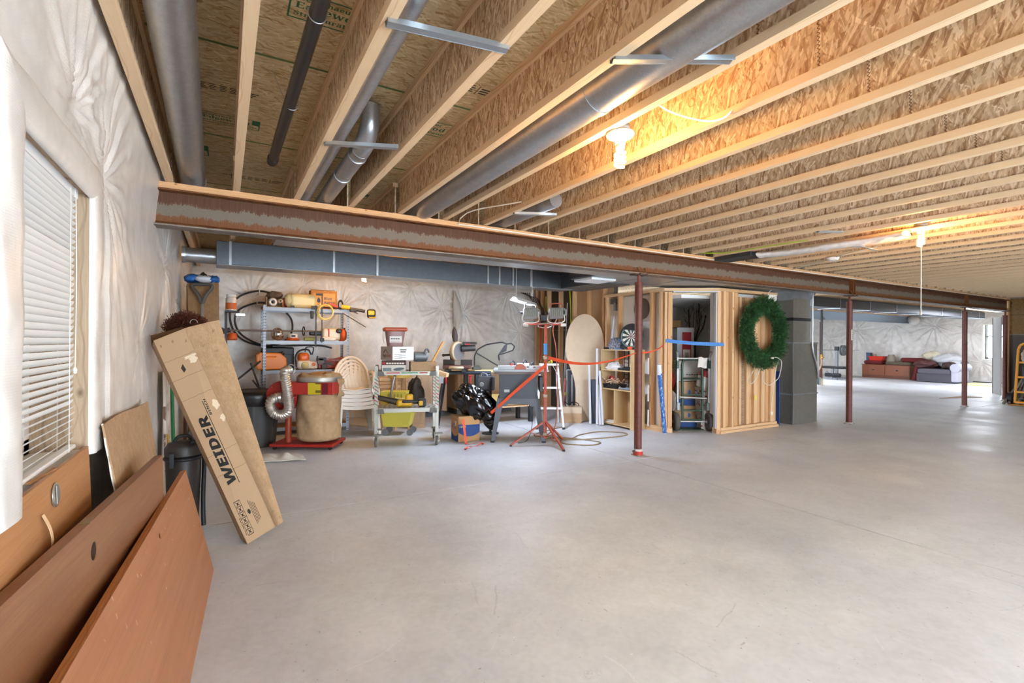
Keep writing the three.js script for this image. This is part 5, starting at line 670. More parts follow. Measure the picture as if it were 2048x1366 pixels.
  const e = thing('electric_motor', 'grey electric motor with bench grinder wheels on the cart carton', 'motor', at(.17, 1.04, -.02), th + .2); part(e, 'body', ro(lathe([[0, -.09], [.055, -.09], [.06, -.07], [.06, .07], [.055, .09], [0, .09]], 24), 0, 0, Math.PI / 2).translate(0, .062, 0), M('#7f8588', .45, .3)); part(e, 'guard', mv(ro(tor(.045, .012, 8, 22, 4.5), 0, .7), .08, .11, .02), M('#55585a', .5)); part(e, 'foot', bx(.14, .012, .1, 0, .006, 0), mDark);
  solo('wood_stick', bar(at(.3, .98, -.05), at(.48, 1.3, -.12), .022, .022), M('#c08c3c', .6), 'yellowish wooden stick slanting up from the right end of the cart', 'stick');
  solo('wood_offcut', bar(at(.28, .935, .06), at(.5, .87, .2), .07, .05), mPine, 'short pale wood offcut lying off the cart corner', 'wood');
  const g = thing('leaf_blower', 'yellow and black battery leaf blower on the lower cart shelf', 'leaf blower', at(-.05, .47, .08), th), y = M('#d6a51e', .45); part(g, 'nozzle', cyl([-.36, .14, .02], [-.06, .06, .02], .028, .04, 18), M('#3b3326', .5)); part(g, 'fan_housing', [rb(.2, .09, .12, .02, .05, .02, .035, 3)], y); part(g, 'motor_cap', rb(.1, .12, .09, .08, .1, .0, .03, 3), y); part(g, 'grip', rb(.2, .035, .04, .09, .075, .08, .015), mDark); part(g, 'battery', rb(.1, .1, .09, .24, .055, .04, .02), mDark); part(g, 'battery_face', rb(.05, .06, .01, .22, .05, .09, .004), y);
}
{ // mop bucket behind the cart
  const t = thing('mop_bucket', 'yellow wheeled mop bucket with wringer behind the cart', 'mop bucket', [2.1, 0, -6.8], F), y = M('#cfc04e', .45);
  part(t, 'bucket', hexa([[-.16, .12, .13], [.18, .12, .13], [.18, .12, -.13], [-.16, .12, -.13], [-.2, .4, .17], [.24, .4, .17], [.24, .4, -.17], [-.2, .4, -.17]]), y); part(t, 'wringer', hexa([[-.19, .4, .12], [.1, .4, .12], [.1, .4, -.12], [-.19, .4, -.12], [-.21, .6, .13], [.14, .6, .13], [.14, .6, -.13], [-.21, .6, -.13]]), y); for (let i = 0; i < 5; i++) part(t, 'wringer_slot', bx(.012, .14, .004, -.1 + i * .045, .5, .128), M('#8a7f2c', .6)); part(t, 'lever', tube([[-.05, .42, .18], [-.06, .5, .19], [-.03, .65, .2], [.02, .9, .2]], .014, 24, 8), mSteel); part(t, 'lever_grip', cyl([.005, .82, .2], [.025, .93, .2], .018), mDark); for (const [x, z] of [[-.14, .12], [.2, .12], [-.14, -.12], [.2, -.12]]) part(t, 'caster', cyl([x, .045, z - .015], [x, .045, z + .015], .045, .045, 18), M('#6c6c6c', .5)); part(t, 'handle_bar', cyl([.0, .52, .14], [.14, .5, .15], .012), M('#d7cf8a', .4));
}
// ---------------------------------------------------------------- base cabinets, worktop and saws
{
  const mCab = T(ctex(512, 256, wood(501, [206, 178, 146], [150, 120, 90], 40, 0, 512, 256, .18), .7, .35), .55), mTop = M('#cdbb8a', .5);
  const unit = (label, x0, x1, drawer) => { const t = wthing('base_cabinet', label, 'cabinet', [(x0 + x1) / 2, 0, -8.25], 'old wooden base cabinets'), z = -8.0; part(t, 'body', b2(x0, x1, .1, .76, -8.5, z - .02, 'y'), mCab); part(t, 'toe_kick', b2(x0 + .02, x1 - .02, 0, .1, -8.5, z - .08), M('#5b666f', .7));
    const door = (a, b, y0, y1, nm) => { const d = part(t, nm, b2(a, b, y0, y1, z - .019, z, 'y'), mCab); part(d, 'raised_panel', rb(b - a - .1, y1 - y0 - (nm === 'door' ? .12 : .06), .012, (a + b) / 2, (y0 + y1) / 2, z + .004, .005, 1, 'y'), mCab); };
    const m = (x0 + x1) / 2; if (drawer) { door(x0 + .012, x1 - .012, .6, .745, 'drawer'); door(x0 + .012, m - .004, .13, .585, 'door'); door(m + .004, x1 - .012, .13, .585, 'door'); } else { door(x0 + .012, m - .004, .13, .745, 'door'); door(m + .004, x1 - .012, .13, .745, 'door'); } };
  unit('wooden base cabinet nearest the mop bucket', 2.1, 2.8, true); unit('wooden base cabinet behind the ribbon cart corner', 2.82, 3.35, false); unit('wooden base cabinet behind the black bag', 3.55, 4.15, true); unit('wooden base cabinet behind the grey speaker', 4.17, 4.7, false);
  solo('worktop', rb(2.75, .032, .56, 3.4, .778, -8.23, .006), mTop, 'long cream worktop over the wooden cabinets at the back wall', 'worktop');
  const w = wthing('round_stool', 'round yellow topped wooden stool behind the cart', 'stool', [2.22, 0, -7.2]); part(w, 'seat', cyl([2.25, .76, -7.2], [2.25, .8, -7.2], .17, .17, 30), M('#c9a548', .5)); for (let i = 0; i < 4; i++) { const a = i * 1.571 + .7; part(w, 'leg', cyl([2.25 + .15 * Math.cos(a), 0, -7.2 + .15 * Math.sin(a)], [2.25 + .1 * Math.cos(a), .76, -7.2 + .1 * Math.sin(a)], .018), mPine2); }
  const p = wthing('plank_stack', 'stack of wide wooden planks behind the cart', 'planks', [1.95, 0, -7.35]); for (let i = 0; i < 4; i++) part(p, 'plank', b2(1.98, 2.3, .54 + i * .055, .59 + i * .055, -7.5, -7.3, 'x'), i % 2 ? mPine : mPine2); for (const x of [2.02, 2.26]) part(p, 'trestle_leg', b2(x - .02, x + .02, 0, .54, -7.48, -7.32, 'y'), mPine2);
  const o = wthing('firewood_box', 'dark cardboard box with a black bag behind the cart', 'box', [2.5, 0, -7.2]); part(o, 'box', b2(2.42, 2.62, 0, .35, -7.4, -7.1), mCard); part(o, 'dark_bag', grid(24, 14, (u, v) => { const q = .7 + .6 * nA(u * 16, v * 7), p2 = v * 3.14; return [2.52 + .12 * q * Math.sin(p2) * Math.cos(u * 6.28), .52 + .2 * q * Math.cos(p2), -7.22 + .1 * q * Math.sin(p2) * Math.sin(u * 6.28), u, v]; }), M('#3a3129', .6));
}
{ // mitre saw on its folding stand
  const s = thing('saw_stand', 'folding saw stand with red clamps and dark rails', 'stand', [3.066, 0, -6.66], F), blu = M('#3a4450', .4, .4);
  for (const z of [.1, -.1]) part(s, 'rail', cyl([-.42, .84, z], [.38, .84, z], .02, .02, 14), blu); for (const x of [-.25, .0]) part(s, 'mount_bar', bx(.06, .035, .34, x, .875, 0), mDark); part(s, 'end_bracket', rb(.16, .09, .26, .31, .79, 0, .03, 3), blu); part(s, 'end_plate', rb(.07, .1, .012, -.33, .74, .14, .01), M('#aeb4ba', .5));
  for (const z of [-.16, .16]) { part(s, 'leg', cyl([.26, .76, z * .7], [.46, .02, z * 1.6], .02), mDark); part(s, 'leg', cyl([.33, .76, z * .7], [.1, .02, z * 1.4], .018), mDark); part(s, 'leg', cyl([-.3, .76, z * .7], [-.42, .02, z * 1.4], .018), mDark); }
  for (const x of [-.26, .09]) part(s, 'red_lever', [rb(.026, .11, .03, x, .74, .13, .01), cyl([x - .02, .8, .13], [x + .02, .8, .13], .016)], M('#b0202a', .4));
  const m = thing('mitre_saw', 'dusty sliding mitre saw on the folding stand', 'mitre saw', [2.96, .895, -6.7], F), al = M('#b9a88c', .5, .2), dk = M('#33302e', .5);
  part(m, 'table', lathe([[0, 0], [.15, 0], [.155, .02], [.15, .045], [0, .045]], 30), al); part(m, 'base', rb(.4, .05, .22, 0, .03, 0, .012), M('#5c3a34', .5)); part(m, 'fence', [bx(.17, .09, .016, -.13, .09, -.06), bx(.17, .09, .016, .13, .09, -.06)], dk); part(m, 'blade_guard', lathe([[.03, -.03], [.13, -.032], [.145, -.02], [.145, .02], [.13, .032], [.03, .03]], 34).rotateX(Math.PI / 2).rotateY(1.0).translate(.0, .26, .02), al); part(m, 'blade', lathe([[0, -.0015], [.125, -.0015], [.125, .0015], [0, .0015]], 40).rotateX(Math.PI / 2).rotateY(1.0).translate(.03, .25, .03), mSteel);
  part(m, 'motor', cyl([.06, .3, -.02], [.26, .31, -.06], .05, .045, 18), dk); part(m, 'grip', [rb(.2, .035, .035, .19, .38, .02, .014), rb(.05, .045, .045, .1, .375, .02, .012)], dk); part(m, 'red_trigger', rb(.09, .016, .038, .15, .365, .02, .006), M('#b0202a', .4)); part(m, 'dust_bag', lathe([[.012, 0], [.035, .03], [.045, .1], [.03, .19], [.006, .24]], 18).rotateZ(.08).translate(-.03, .38, -.02), M('#453a36', .8)); part(m, 'rear_arm', [cyl([-.08, .1, -.08], [-.1, .26, -.1], .03), cyl([-.1, .22, -.1], [0, .28, -.02], .022), cyl([-.22, .2, -.18], [.0, .22, -.05], .012)], dk); part(m, 'depth_knob', [cyl([-.2, .2, .02], [-.08, .21, .02], .016), sph(.022, -.2, .2, .02)], dk);
}
{ // table saw
  const t = thing('table_saw', 'grey contractor table saw on splayed legs', 'table saw', [3.414, 0, -5.708], F), g = M('#4a4f57', .45, .2), lg = M('#5e646c', .45, .3), al = M('#aab0b6', .35, .6);
  part(t, 'cabinet', rb(.5, .34, .42, .0, .72, 0, .008), g); part(t, 'badge', bx(.07, .035, .003, -.15, .66, .212), M('#b8bcc0', .4, .4));
  part(t, 'table', rb(.72, .028, .56, .03, .925, 0, .006), al); part(t, 'table_skirt', rb(.66, .04, .5, .02, .895, 0, .006, 1), M('#6f6660', .5)); part(t, 'fence_rail', [rb(.64, .055, .03, .06, .965, .27, .006)], al); part(t, 'rail_end', bx(.012, .055, .05, -.26, .965, .27), al); for (const x of [.12, .2]) part(t, 'rail_slot', bx(.03, .012, .004, x, .975, .287), mDark);
  part(t, 'blade_guard', ext((() => { const s = new THREE.Shape(); s.absarc(0, 0, .075, 0, Math.PI, false); return s; })(), .012).translate(.02, .945, .292), M('#b2604c', .5));
  for (const sx of [-1, 1]) for (const sz of [-1, 1]) part(t, 'leg', hexa([[sx * .33 - .022, 0, sz * .25 + .02], [sx * .33 + .022, 0, sz * .25 + .02], [sx * .33 + .022, 0, sz * .25 - .02], [sx * .33 - .022, 0, sz * .25 - .02], [sx * .23 - .045, .56, sz * .2 + .012], [sx * .23 + .045, .56, sz * .2 + .012], [sx * .23 + .045, .56, sz * .2 - .012], [sx * .23 - .045, .56, sz * .2 - .012]]), lg);
  part(t, 'apron', ext([[-.27, .46], [-.16, .46], [-.13, .49], [.13, .49], [.16, .46], [.27, .46], [.25, .56], [-.25, .56]], .012).translate(0, 0, .21), lg); part(t, 'apron', ext([[-.27, .46], [.27, .46], [.25, .56], [-.25, .56]], .012).translate(0, 0, -.21), lg); part(t, 'side_wing', rb(.05, .2, .3, .3, .74, -.02, .01), M('#3b3f46', .5)); part(t, 'crank', [cyl([.3, .72, .1], [.37, .72, .1], .02), cyl([.36, .72, .1], [.36, .8, .14], .01)], mDark);
  for (const sx of [-1, 1]) part(t, 'rubber_foot', bx(.05, .02, .05, sx * .33, .01, .25), mBlack);
  solo('power_cord', tube([[3.42, .5, -5.5], [3.46, .4, -5.49], [3.5, .25, -5.49], [3.48, .1, -5.5], [3.4, .006, -5.48], [3.25, .006, -5.42]], .004, 50, 6), mDark, 'thin grey cord dangling under the table saw', 'cord');
  const k = wthing('wire_spool', 'small wire spools and fittings on the table saw', 'spool', [3.55, .94, -5.78]), P0 = [3.5, .94, -5.8]; for (const [dx, r] of [[-.1, .045], [.06, .05], [.16, .035]]) { part(k, 'spool_ring', mv(ro(tor(r, .008, 6, 20), 0, .4 + dx), P0[0] + dx, .94 + r + .008, P0[2] + dx * .4), mDark); } part(k, 'cylinder', cyl([3.46, .975, -5.82], [3.6, .975, -5.74], .035, .035, 18), mSteel); part(k, 'red_cap', cyl([3.36, .94, -5.8], [3.36, 1.0, -5.8], .02), M('#c0392b', .5));
}
{ // black bag on a printed box
  const B = [2.762, 0, -5.97], b = thing('food_carton', 'blue printed cardboard carton under the black bag', 'box', B, F + .5), w = .3, d = .24, h = .33, band = (k, W, H, txt) => { k.fillStyle = 'rgb(186,142,96)'; k.fillRect(0, 0, W, H); k.fillStyle = '#2c4a86'; k.beginPath(); k.moveTo(0, H * .62); k.quadraticCurveTo(W * .5, H * .98, W, H * .66); k.lineTo(W, txt ? H * .34 : H); k.lineTo(W, txt ? H * .34 : H); k.lineTo(0, txt ? H * .3 : H); k.fill(); if (txt) { k.fillStyle = '#d9d2c4'; k.font = 'bold 28px sans-serif'; k.fillText('FOOD', 12, H * .44); k.fillStyle = 'rgb(196,150,102)'; k.beginPath(); k.moveTo(0, 0); k.lineTo(W, 0); k.lineTo(W, H * .34); k.lineTo(W * .2, H * .34); k.fill(); } else { k.beginPath(); k.moveTo(60, 70); k.quadraticCurveTo(92, 120, 60, 134); k.quadraticCurveTo(28, 120, 60, 70); k.fill(); k.font = 'bold 30px sans-serif'; k.fillText('Blue', 96, 96); k.fillText('Apron', 96, 130); k.fillStyle = '#e6ddd0'; k.fillRect(130, 50, 56, 48); } };
  part(b, 'body', rb(w, h, d, 0, h / 2, 0, .003, 1), mCard); part(b, 'printed_front', quad([-w / 2, .005, d / 2 + .002], [w / 2, .005, d / 2 + .002], [w / 2, h - .005, d / 2 + .002], [-w / 2, h - .005, d / 2 + .002]), T(ctex(256, 256, (k, W, H) => band(k, W, H, true)), .8)); part(b, 'printed_side', quad([-w / 2 - .002, .005, -d / 2], [-w / 2 - .002, .005, d / 2], [-w / 2 - .002, h - .005, d / 2], [-w / 2 - .002, h - .005, -d / 2]), T(ctex(256, 256, (k, W, H) => band(k, W, H, false)), .8));
  const q = lattice(32, 521), q2 = lattice(64, 522), t = thing('trash_bag', 'shiny black trash bag slumped over the printed carton', 'bag', [2.86, .0, -5.95], F);
  part(t, 'bag', grid(110, 60, (u, v) => { const a = u * 6.2832, p = v * 3.14159, sl = Math.sin(p), n = q(u * 9, v * 6) - .5 + .6 * (q2(u * 22 + v * 9, v * 14) - .5), r = 1 + .55 * n * sl; let x = .29 * r * sl * Math.cos(a), y = .2 * r * Math.cos(p), z = .2 * r * sl * Math.sin(a); const ang = -.5, X = x * Math.cos(ang) - y * Math.sin(ang), Y = x * Math.sin(ang) + y * Math.cos(ang); return [X + .0 + (Y < -.1 ? .06 * (Y + .1) : 0), .5 + Y * 1.02, z, u, v]; }), M('#0b0b0d', .22, 0, { clearcoat: .4, clearcoatRoughness: .2, side: THREE.DoubleSide }));
  part(t, 'bag_tail', grid(40, 24, (u, v) => { const a = u * 6.2832, r = .11 * Math.sqrt(Math.max(0.0004, Math.sin(.5 + v * 2.64))) * (1 + .7 * (q(u * 8, v * 8) - .5)); return [.17 + .09 * v + r * Math.cos(a), .46 - v * .33, .05 + .8 * r * Math.sin(a), u, v]; }), M('#0b0b0d', .24, 0, { clearcoat: .4, side: THREE.DoubleSide }));
  part(t, 'knot', grid(26, 14, (u, v) => { const a = u * 6.2832, p = v * 3.14, r = .06 * (1 + .5 * Math.sin(a * 4 + p * 5)); return [-.1 + r * Math.sin(p) * Math.cos(a), .7 + .05 * Math.cos(p), .02 + r * Math.sin(p) * Math.sin(a), u, v]; }), M('#0b0b0d', .24));
  solo('orange_tape_tail', slab(2, 40, (u, v) => { const p = v < .4 ? [2.6 + v * .1, .32 - v * .8, -5.72] : [2.62 + .18 * Math.sin((v - .4) * 9) + (v - .4) * .1, .012 + .012 * Math.sin(v * 40), -5.68 + (v - .4) * .5]; return [p[0] + u * .03, Math.max(.006, p[1]), p[2], u, v]; }, .0015), M('#e0522a', .5), 'loose orange barrier tape trailing on the floor by the carton', 'tape');
  const sp = thing('loudspeaker', 'small grey loudspeaker propped beside the table saw', 'speaker', [3.2, 0, -6.22], F - .25), dk = M('#3c3e42', .6); part(sp, 'cabinet', rb(.2, .2, .18, 0, .71, 0, .02, 3), dk); part(sp, 'grille', rb(.17, .15, .01, -.01, .71, .092, .02), M('#55585c', .8)); part(sp, 'cone', lathe([[0, 0], [.03, .0], [.034, .008], [.02, .012], [0, .006]], 22).rotateX(Math.PI / 2).translate(-.04, .7, .097), M('#8a8d90', .5)); part(sp, 'handle', tube([[-.08, .8, .02], [-.06, .85, .02], [.0, .84, .02], [.02, .8, .02]], .012, 20, 8), M('#77797c', .5)); part(sp, 'stand_pole', cyl([.05, .0, -.03], [.05, .62, -.03], .018), mDark); part(sp, 'stand_base', cyl([.05, 0, -.03], [.05, .012, -.03], .12, .12, 24), mDark);
}
{ // tinted windscreen on the bench
  const t = thing('tinted_windscreen', 'smoky grey curved windscreen panel standing at the back wall', 'windscreen', [3.72, .0, -6.98], F), P = [[-.31, .863], [-.31, 1.06], [-.26, 1.17], [-.12, 1.25], [.12, 1.29], [.2, 1.265], [.28, 1.27], [.325, 1.225], [.3, 1.165], [.24, 1.14], [.15, 1.11], [.075, 1.09], [.085, 1.0], [.1, .92], [.03, .863]];
  part(t, 'panel', ext(shape(P), .008).translate(0, 0, 0), M('#7d7b70', .25)); part(t, 'rubber_edge', tube(P.slice(0, 13).map(([x, y]) => [x, y, .0]), .012, 120, 6, false, .2), M('#26272a', .5)); part(t, 'crease_strip', bar([-.28, 1.12, .008], [.1, .9, .008], .012, .012), M('#2c2d30', .5)); part(t, 'corner_patch', ext([[.07, 1.1], [.2, 1.15], [.21, 1.26], [.17, 1.25]], .01).translate(0, 0, .004), M('#2c2d30', .5));
  const b = wthing('workbench', 'cream topped workbench beneath the windscreen beside the table saw', 'workbench', [3.85, 0, -7.15]); part(b, 'top', rb(1.1, .04, .5, 3.85, .84, -7.06, .006), M('#cfc08f', .5)); for (const [x, z] of [[3.36, -6.86], [4.34, -6.86], [3.36, -7.26], [4.34, -7.26]]) part(b, 'leg', b2(x - .03, x + .03, 0, .82, z - .03, z + .03, 'y'), mDark); part(b, 'low_shelf', b2(3.36, 4.34, .25, .27, -7.26, -6.86, 'x'), mPine); part(b, 'front_rail', b2(3.36, 4.34, .36, .48, -6.84, -6.82, 'x'), M('#c2a45c', .6));
  solo('hand_plane', mg(rb(.14, .04, .06, 3.4, .883, -6.95, .01), cyl([3.36, .91, -6.95], [3.44, .92, -6.93], .018)), M('#4d5048', .5), 'small dark hand plane on the workbench left of the windscreen', 'plane');
}
{ // twin work light on a red tripod
  const t = thing('work_light', 'twin halogen work light on a red tripod stand', 'work light', [3.503, 0, -5.193], F), red = M('#b23a22', .45), pink = M('#a8503e', .5), g = M('#7b7b78', .5);
  const L = (x, y, z) => [x, y, z]; for (const [x, z] of [[-.43, .1], [.2, .36], [.26, -.3]]) { part(t, 'leg', bar([0, .3, 0], [x, .015, z], .026, .02), pink); part(t, 'brace', bar([0, .1, 0], [x * .45, .165, z * .45], .014, .01), pink); part(t, 'foot_cap', bx(.03, .02, .03, x, .01, z), mBlack); }
  part(t, 'lower_tube', rb(.042, .55, .042, 0, .36, 0, .005), pink); part(t, 'middle_tube', rb(.036, .5, .036, 0, .86, 0, .005), red); part(t, 'upper_tube', rb(.03, .45, .03, 0, 1.3, 0, .005), red); for (const y of [.14, .62, 1.1]) part(t, 'collar', rb(.055, .04, .055, 0, y, 0, .006), M('#9c8a78', .5, .4)); part(t, 'knob', [cyl([.02, 1.04, .01], [.07, 1.05, .02], .006), sph(.018, .075, 1.05, .02)], M('#d8cf3a', .5)); part(t, 'knob_rod', bar([.07, 1.04, .02], [.19, .83, .03], .006, .006), mWhite);
  part(t, 'blue_tape', rb(.04, .14, .04, 0, 1.21, .002, .004, 1), M('#3d86c8', .6)); for (let i = 0; i < 6; i++) part(t, 'peg_hole', cyl([0, .7 + i * .13, .0175], [0, .7 + i * .13, .0185], .006, .006, 8), mBlack); part(t, 'crossbar', rb(.5, .026, .026, -.01, 1.525, 0, .004), red); part(t, 'bar_end', rb(.07, .04, .04, -.25, 1.51, 0, .008), M('#b5a79c', .5)); part(t, 'bar_end', rb(.07, .04, .04, .22, 1.515, .01, .008), M('#cfc8c0', .5)); part(t, 'handle_ring', mv(ro(tor(.09, .006, 6, 30), Math.PI / 2 - .3), -.01, 1.505, .02), M('#8b8680', .5)); part(t, 'hub', rb(.07, .08, .07, -.02, 1.6, 0, .015), mDark);
  for (const [x, a, nm] of [[-.19, .12, 0], [.13, -.12, 1]]) { const h = part(t, 'lamp_head', ro(rb(.185, .135, .1, 0, 0, 0, .025, 3), -.1, a).translate(x, 1.66, .02), g); const T2 = (q) => ro(q, -.1, a).translate(x, 1.66, .02); part(h, 'lamp_glass', T2(bx(.15, .09, .004, -.004, .0, .051)), T(ctex(128, 64, (k, w, H) => { k.fillStyle = '#8d8f8a'; k.fillRect(0, 0, w, H); k.strokeStyle = '#5c5e5a'; k.lineWidth = 2; for (let i = 0; i < 10; i++) { k.beginPath(); k.moveTo(i * 13, 0); k.quadraticCurveTo(i * 13 + 12, 30, i * 13 + 6, 64); k.stroke(); } }, .15, .09), .2)); for (let i = 0; i < 6; i++) part(h, 'guard_wire', T2(tube([[-.06 + i * .024, -.05, .054], [-.052 + i * .024, 0, .06], [-.06 + i * .024, .05, .054]], .0018, 8, 5)), M('#55554f', .5, .5)); part(h, 'yoke', T2(tube([[-.1, -.02, 0], [-.1, -.1, .0], [0, -.125, 0], [.1, -.1, 0], [.1, -.02, 0]], .006, 30, 6)), mWhite); part(h, 'carry_handle', T2(tube([[-.07, .05, -.02], [-.065, .12, -.03], [.0, .13, -.03], [.065, .12, -.03], [.07, .05, -.02]], .008, 30, 7)), nm ? pink : g); part(h, 'rear_cap', T2(mv(tor(.045, .014, 8, 20), .08, .02, -.06)), g); part(h, 'tilt_knob', T2(cyl([-.1, .0, 0], [-.13, 0, 0], .016)), mDark); }
  part(t, 'lamp_cable', tube([[.15, 1.6, -.05], [.1, 1.45, -.08], [.14, 1.2, -.07], [.16, .7, -.08], [.15, .3, -.1], [.1, .05, -.12], [.2, .01, -.2]], .007, 90, 6), M('#a4563a', .5));
}
// orange barrier tape: tripod to bag, and tripod to post to closet stud
const mTape = M('#ee5a33', .45, 0, { side: THREE.DoubleSide });
solo('barrier_tape', slab(2, 30, (u, v) => { const a = V(3.49, 1.02, -5.15), b = V(2.99, .34, -5.75), p = a.lerp(b, v); return [p.x, p.y + (u - .5) * .05, p.z + .006 * Math.sin(v * 9), u, v]; }, .0015), mTape, 'orange barrier tape slanting from the red tripod down to the black bag', 'tape');
solo('barrier_tape', slab(2, 50, (u, v) => { const a = V(3.53, 1.1, -5.17), b = V(4.09, 1.18, -4.2), p = a.lerp(b, v), tw = (u - .5) * .045 * (1 - .8 * v); return [p.x, p.y - .1 * Math.sin(v * 3.14) + tw, p.z, u, v]; }, .0015), mTape, 'orange barrier tape swooping from the red tripod to the nearest post', 'tape');
solo('barrier_tape', slab(2, 30, (u, v) => { const a = V(4.17, 1.18, -4.2), b = V(5.47, 1.27, -5.06), p = a.lerp(b, v); return [p.x, p.y - .03 * Math.sin(v * 3.14) + (u - .5) * .02, p.z, u, v]; }, .0015), mTape, 'orange barrier tape from the nearest post to the closet stud', 'tape');
// ================================================================ ALONG THE STUD WALL
{
  const t = thing('step_ladder', 'small white metal step ladder behind the table saw', 'ladder', [4.35, 0, -6.35], F), al = M('#d5d7d9', .4, .3);
  for (const s of [-1, 1]) { part(t, 'front_rail', bar([s * .13, .95, 0], [s * .2, .01, .3], .03, .02), al); part(t, 'rear_rail', bar([s * .12, .92, -.04], [s * .18, .01, -.3], .022, .016), al); part(t, 'rubber_foot', bx(.04, .03, .04, s * .2, .015, .3), mBlack); }
  for (const [y, z, w] of [[.3, .2, .36], [.6, .11, .32]]) part(t, 'step', rb(w, .025, .1, 0, y, z, .005), al); part(t, 'top_cap', rb(.3, .03, .16, 0, .95, -.02, .01), M('#c8ccd0', .5));
  const b = wthing('floor_carton', 'closed plain carton on the floor beside the ladder', 'box', [4.86, 0, -6.5]); part(b, 'body', hexa([[4.68, 0, -6.5], [4.95, 0, -6.3], [5.1, 0, -6.5], [4.83, 0, -6.7], [4.68, .25, -6.5], [4.95, .25, -6.3], [5.1, .25, -6.5], [4.83, .25, -6.7]]), mCard); part(b, 'lid', hexa([[4.675, .16, -6.502], [4.95, .16, -6.293], [5.106, .16, -6.5], [4.83, .16, -6.706], [4.675, .255, -6.502], [4.95, .255, -6.293], [5.106, .255, -6.5], [4.83, .255, -6.706]]), M('#c8b299', .85)); part(b, 'cable_tangle', [tube([[4.85, .26, -6.5], [4.9, .3, -6.52], [4.96, .32, -6.5], [5.02, .29, -6.47], [4.99, .265, -6.43]], .007, 30, 6), tube([[4.78, .262, -6.5], [4.84, .33, -6.6], [4.9, .28, -6.6], [5.0, .31, -6.55]], .006, 30, 6)], mBlack);
  // leaning panels
  const pn = (label, x, z, w, h, lean) => { const o = thing('framed_panel', label, 'panel', [x, 0, z], F, 'dark panels with white edging'); const g = (q) => ro(q, lean); part(o, 'panel', g(bx(w, h, .012, 0, h / 2, 0)), M('#4b4f54', .6)); part(o, 'white_edging', [g(bx(.014, h, .016, -w / 2, h / 2, 0)), g(bx(w, .014, .016, 0, h, 0))], mWhite); };
  pn('tallest dark panel with white edging leaning on the stud wall', 5.26, -6.95, .22, 1.13, -.06); pn('middle dark panel with white edging leaning on the stud wall', 5.2, -6.86, .2, .82, -.06); pn('front dark panel with white edging leaning on the stud wall', 5.21, -6.76, .16, .74, -.06);
  const s = new THREE.Shape(); s.moveTo(-.17, 0); s.lineTo(.2, 0); s.lineTo(.19, .5); s.bezierCurveTo(.2, .8, .32, .95, .325, 1.25); s.bezierCurveTo(.33, 1.55, .17, 1.77, 0, 1.77); s.bezierCurveTo(-.2, 1.77, -.33, 1.5, -.33, 1.2); s.bezierCurveTo(-.33, .95, -.18, .85, -.16, .5); s.lineTo(-.17, 0);
  const bb = thing('keyhole_board', 'tall tan fibreboard cut to a rounded keyhole outline by the bookshelf', 'board', [5.17, 0, -6.48], F + .1); part(bb, 'board', ro(ext(s, .016, 0, 20), -.04), T(dtex(128, (u, v) => { const q = (fbm(u, v) - .5) * 14; return [206 + q, 184 + q, 156 + q]; }), .7));
  const rl = wthing('dark_roll', 'dark blue grey rolled mat standing left of the bookshelf', 'roll', [5.17, 0, -6.22]); part(rl, 'outer_wrap', cyl([5.15, 0, -6.24], [5.15, .7, -6.24], .062, .062, 26), M('#3b4350', .6)); part(rl, 'core', cyl([5.15, .69, -6.24], [5.15, .702, -6.24], .03, .03, 18), mBlack);
  [[5.02, 5.1, -6.2, .95, 'leftmost'], [5.07, 5.18, -6.1, 1.2, 'tallest'], [5.09, 5.16, -6.05, .62, 'shortest front'], [5.12, 5.17, -6.02, .85, 'rightmost']].forEach(([x0, x1, z, h, w]) => solo('trim_strip', bar([x0, .01, z + .04], [x1, h, z - .1], .04, .012, [1, 0, 0]), M('#dcdee2', .5), w + ' white trim strip leaning left of the bookshelf', 'trim strip', 'white trim strips by the bookshelf'));
  const lv = wthing('slotted_rail', 'white perforated steel strip standing at the stud wall', 'rail', [5.03, 0, -6.95]); part(lv, 'strip', bar([5.03, .02, -6.93], [5.16, 1.98, -6.98], .03, .006, [1, 0, .6]), T(ctex(32, 256, (k, w, h) => { k.fillStyle = '#d6d8da'; k.fillRect(0, 0, w, h); k.fillStyle = '#44474c'; for (let y = 4; y < h; y += 16) k.fillRect(9, y, 14, 8); }, .03, .3), .5)); lv.children[0].geometry.attributes.uv.array.forEach((v, i, a) => { if (i % 2 === 0) { const q = a[i]; a[i] = a[i + 1]; a[i + 1] = q; } });
  const ry = wthing('spirit_level', 'red spirit level standing on end at the stud wall', 'level', [5.03, 0, -6.88]); part(ry, 'body', bar([5.0, .01, -6.86], [5.06, .68, -6.9], .05, .022, [1, 0, .6]), M('#a02028', .45)); part(ry, 'vial', bx(.02, .05, .03, 5.035, .42, -6.87), M('#c9d24a', .3));
  solo('yellow_rope', mg(tube([[5.48, 2.25, -7.35], [5.47, 1.9, -7.3], [5.46, 1.6, -7.28], [5.44, 1.48, -7.24], [5.42, 1.6, -7.2], [5.45, 1.7, -7.22]], .008, 60, 6), tube([[5.48, 2.25, -7.33], [5.46, 1.8, -7.27], [5.45, 1.53, -7.24], [5.47, 1.62, -7.2]], .007, 40, 6)), M('#c3cf2e', .6), 'bright yellow rope hanging on the stud wall above the keyhole board', 'rope');
  solo('yellow_rope', tube([[5.47, 2.2, -8.1], [5.46, 1.9, -8.05], [5.45, 1.2, -8.03], [5.46, .8, -8.06], [5.47, 1.4, -8.12], [5.47, 2.2, -8.12]], .006, 60, 6), M('#b5a63a', .6), 'dull yellow rope loop hanging behind the red tripod', 'rope');
  solo('orange_level_tool', bar([5.43, .95, -8.25], [5.45, 1.75, -8.25], .03, .02, [1, 0, 0]), M('#c4521e', .5), 'orange straightedge hanging on the studs behind the red tripod', 'straightedge');
